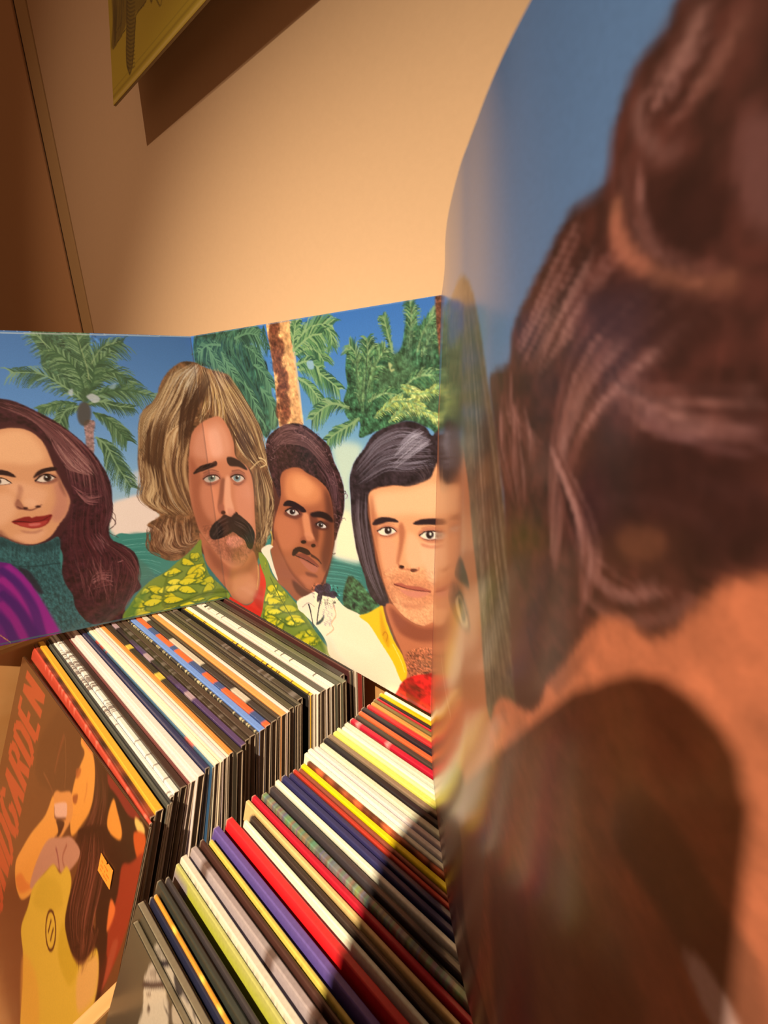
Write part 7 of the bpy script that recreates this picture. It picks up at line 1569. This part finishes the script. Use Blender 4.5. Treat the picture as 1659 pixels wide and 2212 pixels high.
ORD = ['frontmost', 'second', 'third', 'fourth', 'fifth', 'sixth', 'seventh', 'eighth', 'ninth', 'tenth', 'eleventh', 'twelfth', 'thirteenth', 'fourteenth', 'fifteenth', 'sixteenth', 'seventeenth', 'eighteenth', 'nineteenth']
TENS = {20: ('twentieth', 'twenty'), 30: ('thirtieth', 'thirty'), 40: ('fortieth', 'forty')}
def ordinal(i):                           # i from 0
    if i < 19: return ORD[i]
    n = i + 1; t = n // 10 * 10
    return TENS[t][0] if n == t else TENS[t][1] + '-' + ['first', 'second', 'third', 'fourth', 'fifth', 'sixth', 'seventh', 'eighth', 'ninth'][n - t - 1]
SPECIAL = {(1, 0): 'orange concert photo record cover with a price sticker at the front of the left row',
           (2, 0): 'black record cover with a black and white portrait, frontmost of the right row',
           (2, 1): 'olive black record cover with the same portrait, directly behind the frontmost of the right row'}
records = {}
def place_row(row, data, specs, sx, side, group):
    # measured at the rear corner in the left row, at the middle of the edge in the right row
    yc = [d[1] for d in data]; ys = [yc[0]]
    for i in range(1, len(yc)): ys.append(max(yc[i - 1] + 0.0003 if row == 1 else 0.5 * (yc[i - 1] + yc[i]), ys[-1] + 0.00185))
    if row == 2: ys[6] += 0.0016; ys[5] -= 0.0010
    for i, ((x, y_, a), sp) in enumerate(zip(data, specs)):
        word, e, f, pat, plast, inner = sp
        y = ys[i]; a = math.radians(a); gap = (ys[i + 1] - y) if i + 1 < len(ys) else 0.0035
        T = max(0.0014, min(gap * math.cos(a) * (0.93 if row == 1 else (0.64 if i < 20 else 0.80)), 0.0052 if row == 1 else 0.0040))
        T = {(2, 3): 0.0017, (2, 5): 0.0018, (2, 2): 0.0014, (2, 12): 0.0042, (2, 6): 0.0019, (2, 10): 0.0022}.get((row, i), T)
        dz = 0
        # the sleeve leans back on its rear bottom edge
        root = empty('record_sleeve', (x, y, ZB + H * math.cos(a) + T * math.sin(a)))
        root.rotation_euler = (-a, 0, 0)
        if (row, i) == (1, 0):            # the first sleeve has slipped a little out of line
            v = Vector((-0.3718, -0.0225, 0.0253)); root.rotation_euler = Matrix.Rotation(v.length, 3, v).to_euler(); root.location = (0.2147, -0.1859, Z0 - 0.0172)
            T = 0.0018
        lab = SPECIAL.get((row, i)) or '%s record sleeve, %s from the front of the %s row' % (word, ordinal(i), side)
        tag(root, lab, 'record', group)
        link('cover', sleeve_mesh(T, e, f, pat, sx, row * 1000 + i), None, root)
        rnd = random.Random(row * 77 + i)
        ti = max(0.0005, T - 0.0016)
        o = link('inner_sleeve', box_mesh('inner_sleeve', (min(sx * 0.004, sx * .308), T / 2 - ti / 2, -H + .0015), (max(sx * 0.004, sx * .308), T / 2 + ti / 2, -0.004)), M_PAPER, root)
        set_colors(o.data, np.tile(alb(inner), (len(o.data.vertices), 1)))
        o.location.x = sx * rnd.uniform(0.0, 0.004)
        if plast:
            g = 0.0004
            me = box_mesh('clear_sleeve', (min(-sx * g, sx * (W + g)), -g, -H + .0006), (max(-sx * g, sx * (W + g)), T + g, 0.0007), 0.0006)
            link('clear_sleeve', me, M_PLASTIC, root)
        records[(row, i)] = (root, T)
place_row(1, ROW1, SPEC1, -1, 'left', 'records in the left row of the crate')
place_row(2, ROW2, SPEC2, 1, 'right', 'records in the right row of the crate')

# ---------------------------------------------------------------- fold-out cover
S = 0.315; CT = 0.0009
def sheet_mesh(name, pos, nu, nv, img, back=(0.55, 0.42, 0.30)):
    """card with the printed side built from pos(u, v) (v down), u and v in 0..1; img is nv+1 x nu+1 x 3, linear"""
    us = np.linspace(0, 1, nu + 1); vs = np.linspace(0, 1, nv + 1)
    Ug, Vg = np.meshgrid(us, vs); Pf = pos(Ug, Vg)
    e = 1e-3
    nrm = np.cross(pos(Ug, Vg + e) - pos(Ug, Vg - e), pos(Ug + e, Vg) - pos(Ug - e, Vg)); nrm /= np.linalg.norm(nrm, axis=-1, keepdims=True)
    n = (nu + 1) * (nv + 1)
    idx = np.arange(n).reshape(nv + 1, nu + 1)
    q = np.stack([idx[:-1, :-1], idx[1:, :-1], idx[1:, 1:], idx[:-1, 1:]], -1).reshape(-1, 4)
    # back: a coarse grid
    bu = np.linspace(0, nu, 33).astype(int); bv = np.array([0, nv])
    Pb = (Pf - nrm * CT)[np.ix_(bv, bu)]
    bi = n + np.arange(2 * 33).reshape(2, 33)
    qb = np.stack([bi[:-1, :-1], bi[:-1, 1:], bi[1:, 1:], bi[1:, :-1]], -1).reshape(-1, 4)
    # rim strips
    rim = []
    for r, brow in ((0, 0), (nv, 1)):
        for k in range(32):
            a, b = idx[r, bu[k]], idx[r, bu[k + 1]]; c, d = bi[brow, k + 1], bi[brow, k]
            rim.append((a, b, c, d) if r == 0 else (b, a, d, c))
    rim.append((idx[0, 0], bi[0, 0], bi[1, 0], idx[nv, 0])); rim.append((idx[0, nu], idx[nv, nu], bi[1, 32], bi[0, 32]))
    V = np.concatenate([Pf.reshape(-1, 3), Pb.reshape(-1, 3)])
    F = np.concatenate([q, qb, np.array(rim)])
    me = bpy.data.meshes.new(name)
    me.vertices.add(len(V)); me.vertices.foreach_set('co', V.astype(np.float32).ravel())
    me.loops.add(F.size); me.loops.foreach_set('vertex_index', F.astype(np.int32).ravel())
    me.polygons.add(len(F)); me.polygons.foreach_set('loop_start', np.arange(0, F.size, 4, dtype=np.int32)); me.polygons.foreach_set('loop_total', np.full(len(F), 4, np.int32))
    C = np.concatenate([img.reshape(-1, 3), np.tile(np.array(back), (len(Pb.reshape(-1, 3)), 1))])
    me.update(calc_edges=True); me.validate(); set_colors(me, C)
    me.polygons.foreach_set('use_smooth', [True] * len(q) + [False] * (len(F) - len(q)))
    return me

def resample(pts, n):
    p = np.array(pts, float)
    # Catmull-Rom, then equal arc steps
    q = np.vstack([2 * p[0] - p[1], p, 2 * p[-1] - p[-2]]); out = []
    for i in range(1, len(q) - 2):
        for t in np.linspace(0, 1, 24, endpoint=False):
            a, b, c, d = q[i - 1], q[i], q[i + 1], q[i + 2]
            out.append(0.5 * (2 * b + (c - a) * t + (2 * a - 5 * b + 4 * c - d) * t * t + (3 * b - a - 3 * c + d) * t ** 3))
    out = np.array(out + [p[-1]]); s = np.r_[0, np.cumsum(np.linalg.norm(np.diff(out, axis=0), axis=1))]
    t = np.linspace(0, min(S, s[-1]), n)
    return np.stack([np.interp(t, s, out[:, k]) for k in range(out.shape[1])], -1)
TOP3 = resample([(.315, 0), (.339, -.036), (.357, -.064), (.370, -.085), (.384, -.106), (.401, -.129), (.411, -.141), (.423, -.155), (.434, -.166), (.449, -.179), (.468, -.192), (.491, -.204), (.518, -.214), (.56, -.226)], 257)
BOT3 = resample([(.315, 0), (.342, -.039), (.363, -.066), (.388, -.096), (.408, -.118), (.426, -.135), (.446, -.151), (.468, -.166), (.491, -.179), (.52, -.192), (.56, -.206)], 257)
def pos1(u, v):                          # left panel, u = 1 at the fold
    d = np.array((-0.421, -0.907)); k = (1 - u) * S
    return np.stack([0.0001 + d[0] * k, -0.0002 + d[1] * k, Z0 + S * (1 - v)], -1)
def pos2(u, v):
    return np.stack([u * S, 0 * u - 0.0002, Z0 + S * (1 - v)], -1)
def pos3(u, v):
    t = np.linspace(0, 1, 257); u_ = np.clip(u, 0, 1); ex = (u - u_)
    X = [np.interp(u_, t, TOP3[:, k]) * (1 - v) + np.interp(u_, t, BOT3[:, k]) * v for k in (0, 1)]
    X[0] = X[0] + ex * 0.25; X[1] = X[1] - ex * 0.2
    return np.stack([X[0], X[1], Z0 + S * (1 - v)], -1)

gate = tag(empty('gatefold_cover', (0.0, 0.0, Z0)), 'fold-out record cover painted with people before palm trees, standing on the records', 'record cover')
def panel(pos, name_img, nu, nv, label):
    me = sheet_mesh('cover_panel', pos, nu, nv, paint(name_img, nu, nv))
    o = link('cover_panel', me, M_COVER, gate); o.matrix_parent_inverse = Matrix.Translation(-gate.location)
    o['label'] = label; return o
panel(pos1, 'p1', 430, 430, 'left panel with a dark haired woman and a palm tree')
panel(pos2, 'p2', 430, 520, 'middle panel with three men under palm trees')
panel(pos3, 'p3', 520, 420, 'right panel bent towards the lens with curly and straight hair')

# ---------------------------------------------------------------- printed fronts of the foremost sleeves
def local_sheet(name, w, h, img, nu, nv, mat, parent, off=(0, 0, 0), t=0.0003):
    """flat print in a sleeve's own axes: x across, z up, facing -y; origin at its upper left corner"""
    us, vs = np.linspace(0, w, nu + 1), np.linspace(0, -h, nv + 1); Ug, Vg = np.meshgrid(us, vs)
    V = np.stack([Ug + off[0], 0 * Ug + off[1], Vg + off[2]], -1).reshape(-1, 3); n = len(V)
    idx = np.arange(n).reshape(nv + 1, nu + 1)
    F = np.stack([idx[:-1, :-1], idx[1:, :-1], idx[1:, 1:], idx[:-1, 1:]], -1).reshape(-1, 4).tolist()
    c = [(off[0], off[1] + t, off[2]), (off[0] + w, off[1] + t, off[2]), (off[0] + w, off[1] + t, off[2] - h), (off[0], off[1] + t, off[2] - h)]
    k = [idx[0, 0], idx[0, nu], idx[nv, nu], idx[nv, 0]]
    F += [(n, n + 1, n + 2, n + 3)] + [(int(k[i]), int(k[(i + 1) % 4]), n + (i + 1) % 4, n + i) for i in range(4)]
    me = bpy.data.meshes.new(name); me.from_pydata(np.concatenate([V, np.array(c)]).tolist(), [], F)
    set_colors(me, np.concatenate([img.reshape(-1, 3), np.tile(img.reshape(-1, 3).mean(0), (4, 1))])); me.update()
    return link(name, me, mat, parent)
M_ART = mat_print('cover_print', 0.5, 0.3, 0.3, 0.06, 900)
r, T = records[(1, 0)]
local_sheet('cover_print', W, H, paint('front', 300, 300), 300, 300, M_ART, r, (-W, -0.00035, 0))['label'] = 'orange concert photo of a long haired singer with a band name up the side'
bm = bmesh.new()                      # torn price sticker
sp = [(-.0532, -.0510), (-.0426, -.0510), (-.0424, -.0524), (-.0400, -.0502), (-.0320, -.0498), (-.0314, -.0629), (-.0529, -.0637)]
f = bm.faces.new([bm.verts.new((x, -0.0012, z)) for x, z in sp]); ex = bmesh.ops.extrude_face_region(bm, geom=[f])
for v in ex['geom']:
    if isinstance(v, bmesh.types.BMVert): v.co.y += 0.00025
me = bpy.data.meshes.new('price_sticker'); bmesh.ops.recalc_face_normals(bm, faces=bm.faces[:]); bm.to_mesh(me); bm.free()
stk = link('price_sticker', me, mat_plain('sticker_paper', alb((255, 140, 40)), 0.6, 0.05, 200), r); stk['label'] = 'torn orange price sticker with faded print'
bm = bmesh.new()
rs = random.Random(3)
for row_, n_ in ((-.0540, 7), (-.0570, 9), (-.0600, 8)):
    for k in range(n_):
        x = -.0500 + k * .0017; h = rs.uniform(.0008, .0015)
        if rs.random() < .15: continue
        q = [bm.verts.new((x + a * .0010, -0.00125, row_ - b * h)) for a, b in ((0, 0), (1, 0), (1, 1), (0, 1))]; bm.faces.new(q)
me = bpy.data.meshes.new('faded_print'); bm.to_mesh(me); bm.free(); link('faded_print', me, mat_plain('faded_ink', alb((224, 92, 10)), 0.7), stk)
for i, nm in ((0, 'bw1'), (1, 'bw2')):
    r, T = records[(2, i)]
    local_sheet('cover_print', W, H, paint(nm, 240, 240), 240, 240, M_ART, r, (0, -0.00035, 0))['label'] = 'black and white portrait'

# ---------------------------------------------------------------- print on a board, standing out from the wall
wl = empty('wall_print', (-0.280, 0.078, Z0 + 0.639)); wl.rotation_euler = (-math.atan2(0.13 * .315, .312), 0, 0)
tag(wl, 'yellow print with an ink drawing leaning out from the wall', 'picture')
Hw = math.hypot(0.13 * .315, .312)
local_sheet('print', .42, Hw, paint('wall', 220, 220), 220, 220, M_ART, wl, (0, 0, Hw), 0.0004)
me = box_mesh('backing_board', (0, 0.0004, 0), (.42, 0.0032, Hw), 0.0005); set_colors(me, np.tile(alb((150, 116, 60)), (len(me.vertices), 1)))
link('backing_board', me, M_CARD, wl)
me = box_mesh('wall_block', (.12, 0.0032, .18), (.20, 0.0158, .24), 0.001)
hb = link('wall_block', me, M_WOOD, wl); hb['label'] = 'wooden block between the print and the wall'

# ---------------------------------------------------------------- the phone that takes the picture and the hand that holds it
ph = empty('smartphone'); ph.matrix_world = cam.matrix_world.copy()
tag(ph, 'dark smartphone held upright in a hand in front of the crate', 'phone')
M_PHONE = mat_plain('phone_shell', (0.02, 0.02, 0.024), 0.35, 0.05, 60)
M_GLASS = mat_plain('lens_glass', (0.01, 0.01, 0.015), 0.05)
def rounded_slab(name, x0, x1, y0, y1, z0, z1, r, mat, parent):
    bm = bmesh.new(); pts = []
    for cx, cy, a0 in ((x1 - r, y1 - r, 0), (x0 + r, y1 - r, 90), (x0 + r, y0 + r, 180), (x1 - r, y0 + r, 270)):
        for k in range(7):
            a = math.radians(a0 + 15 * k); pts.append((cx + r * math.cos(a), cy + r * math.sin(a)))
    lo = [bm.verts.new((x, y, z0)) for x, y in pts]; hi = [bm.verts.new((x, y, z1)) for x, y in pts]; n = len(pts)
    bm.faces.new(lo[::-1]); bm.faces.new(hi)
    for k in range(n): bm.faces.new((lo[k], lo[(k + 1) % n], hi[(k + 1) % n], hi[k]))
    es = [e for e in bm.edges if abs(e.verts[0].co.z - e.verts[1].co.z) < 1e-6]
    bmesh.ops.bevel(bm, geom=es, offset=min(.0012, (z1 - z0) * .3), segments=2, affect='EDGES')
    me = bpy.data.meshes.new(name); bm.to_mesh(me); bm.free(); return link(name, me, mat, parent)
rounded_slab('phone_body', -.066, .010, -.128, .031, .0030, .0110, .015, M_PHONE, ph)
rounded_slab('camera_bump', -.026, .007, -.024, .009, .0016, .0031, .007, M_PHONE, ph)
rounded_slab('screen', -.063, .007, -.125, .028, .0109, .0112, .012, M_GLASS, ph)
for x, y in ((-.015, .001), (-.015, -.015), (0.0, -.0150)):
    bm = bmesh.new(); bmesh.ops.create_cone(bm, cap_ends=True, segments=24, radius1=.0058, radius2=.0054, depth=.0008, matrix=Matrix.Translation((x, y, .0012)))
    me = bpy.data.meshes.new('lens'); bm.to_mesh(me); bm.free(); link('lens', me, M_GLASS, ph)

def skin_mesh(name, verts, edges, radii, mat, parent, root=0):
    me = bpy.data.meshes.new(name); me.from_pydata(verts, edges, []); o = link(name, me, mat, parent)
    md = o.modifiers.new('skin', 'SKIN'); md.use_smooth_shade = True
    for k, v in enumerate(me.skin_vertices[0].data): v.radius = (radii[k], radii[k]); v.use_root = (k == root)
    sb = o.modifiers.new('sub', 'SUBSURF'); sb.levels = 2; sb.render_levels = 2
    return o
M_SKIN = mat_plain('skin', (0.52, 0.29, 0.19), 0.5, 0.06, 90, 0.05)
M_KNIT = mat_plain('knit_sleeve', (0.03, 0.03, 0.035), 0.9, 0.3, 400, 0.3)
hand = empty('person'); hand.matrix_world = cam.matrix_world.copy()
tag(hand, 'hand in a dark knit sleeve gripping the smartphone by its side', 'person')
V, E, Rr = [], [], []
def vv(p, r, a=None):
    V.append(p); Rr.append(r)
    if a is not None: E.append((a, len(V) - 1))
    return len(V) - 1
wr = vv((-.112, -.150, .066), .024); pa = vv((-.104, -.098, .046), .026, wr); pc = vv((-.103, -.045, .030), .027, pa)
for ky, tipx, r in ((.018, -.040, .0092), (-.007, -.032, .0098), (-.032, -.030, .0096), (-.057, -.038, .0084)):
    k0 = vv((-.104, ky, .016), .0125, pc if ky > -.05 else pa)
    k1 = vv((-.088, ky + .003, -.0040), r * 1.05, k0); k2 = vv((-.066, ky + .004, -.0095), r, k1); vv((tipx, ky + .004, -.0080), r * .85, k2)
t1 = vv((-.094, -.022, .040), .0135, pc); t2 = vv((-.070, .006, .031), .0110, t1); vv((-.046, .020, .0222), .0094, t2)
skin_mesh('hand', V, E, Rr, M_SKIN, hand, 1)
skin_mesh('knit_sleeve', [(-.112, -.154, .068), (-.118, -.22, .10), (-.13, -.34, .18), (-.14, -.46, .30)], [(0, 1), (1, 2), (2, 3)], [.030, .036, .043, .05], M_KNIT, hand, 1)
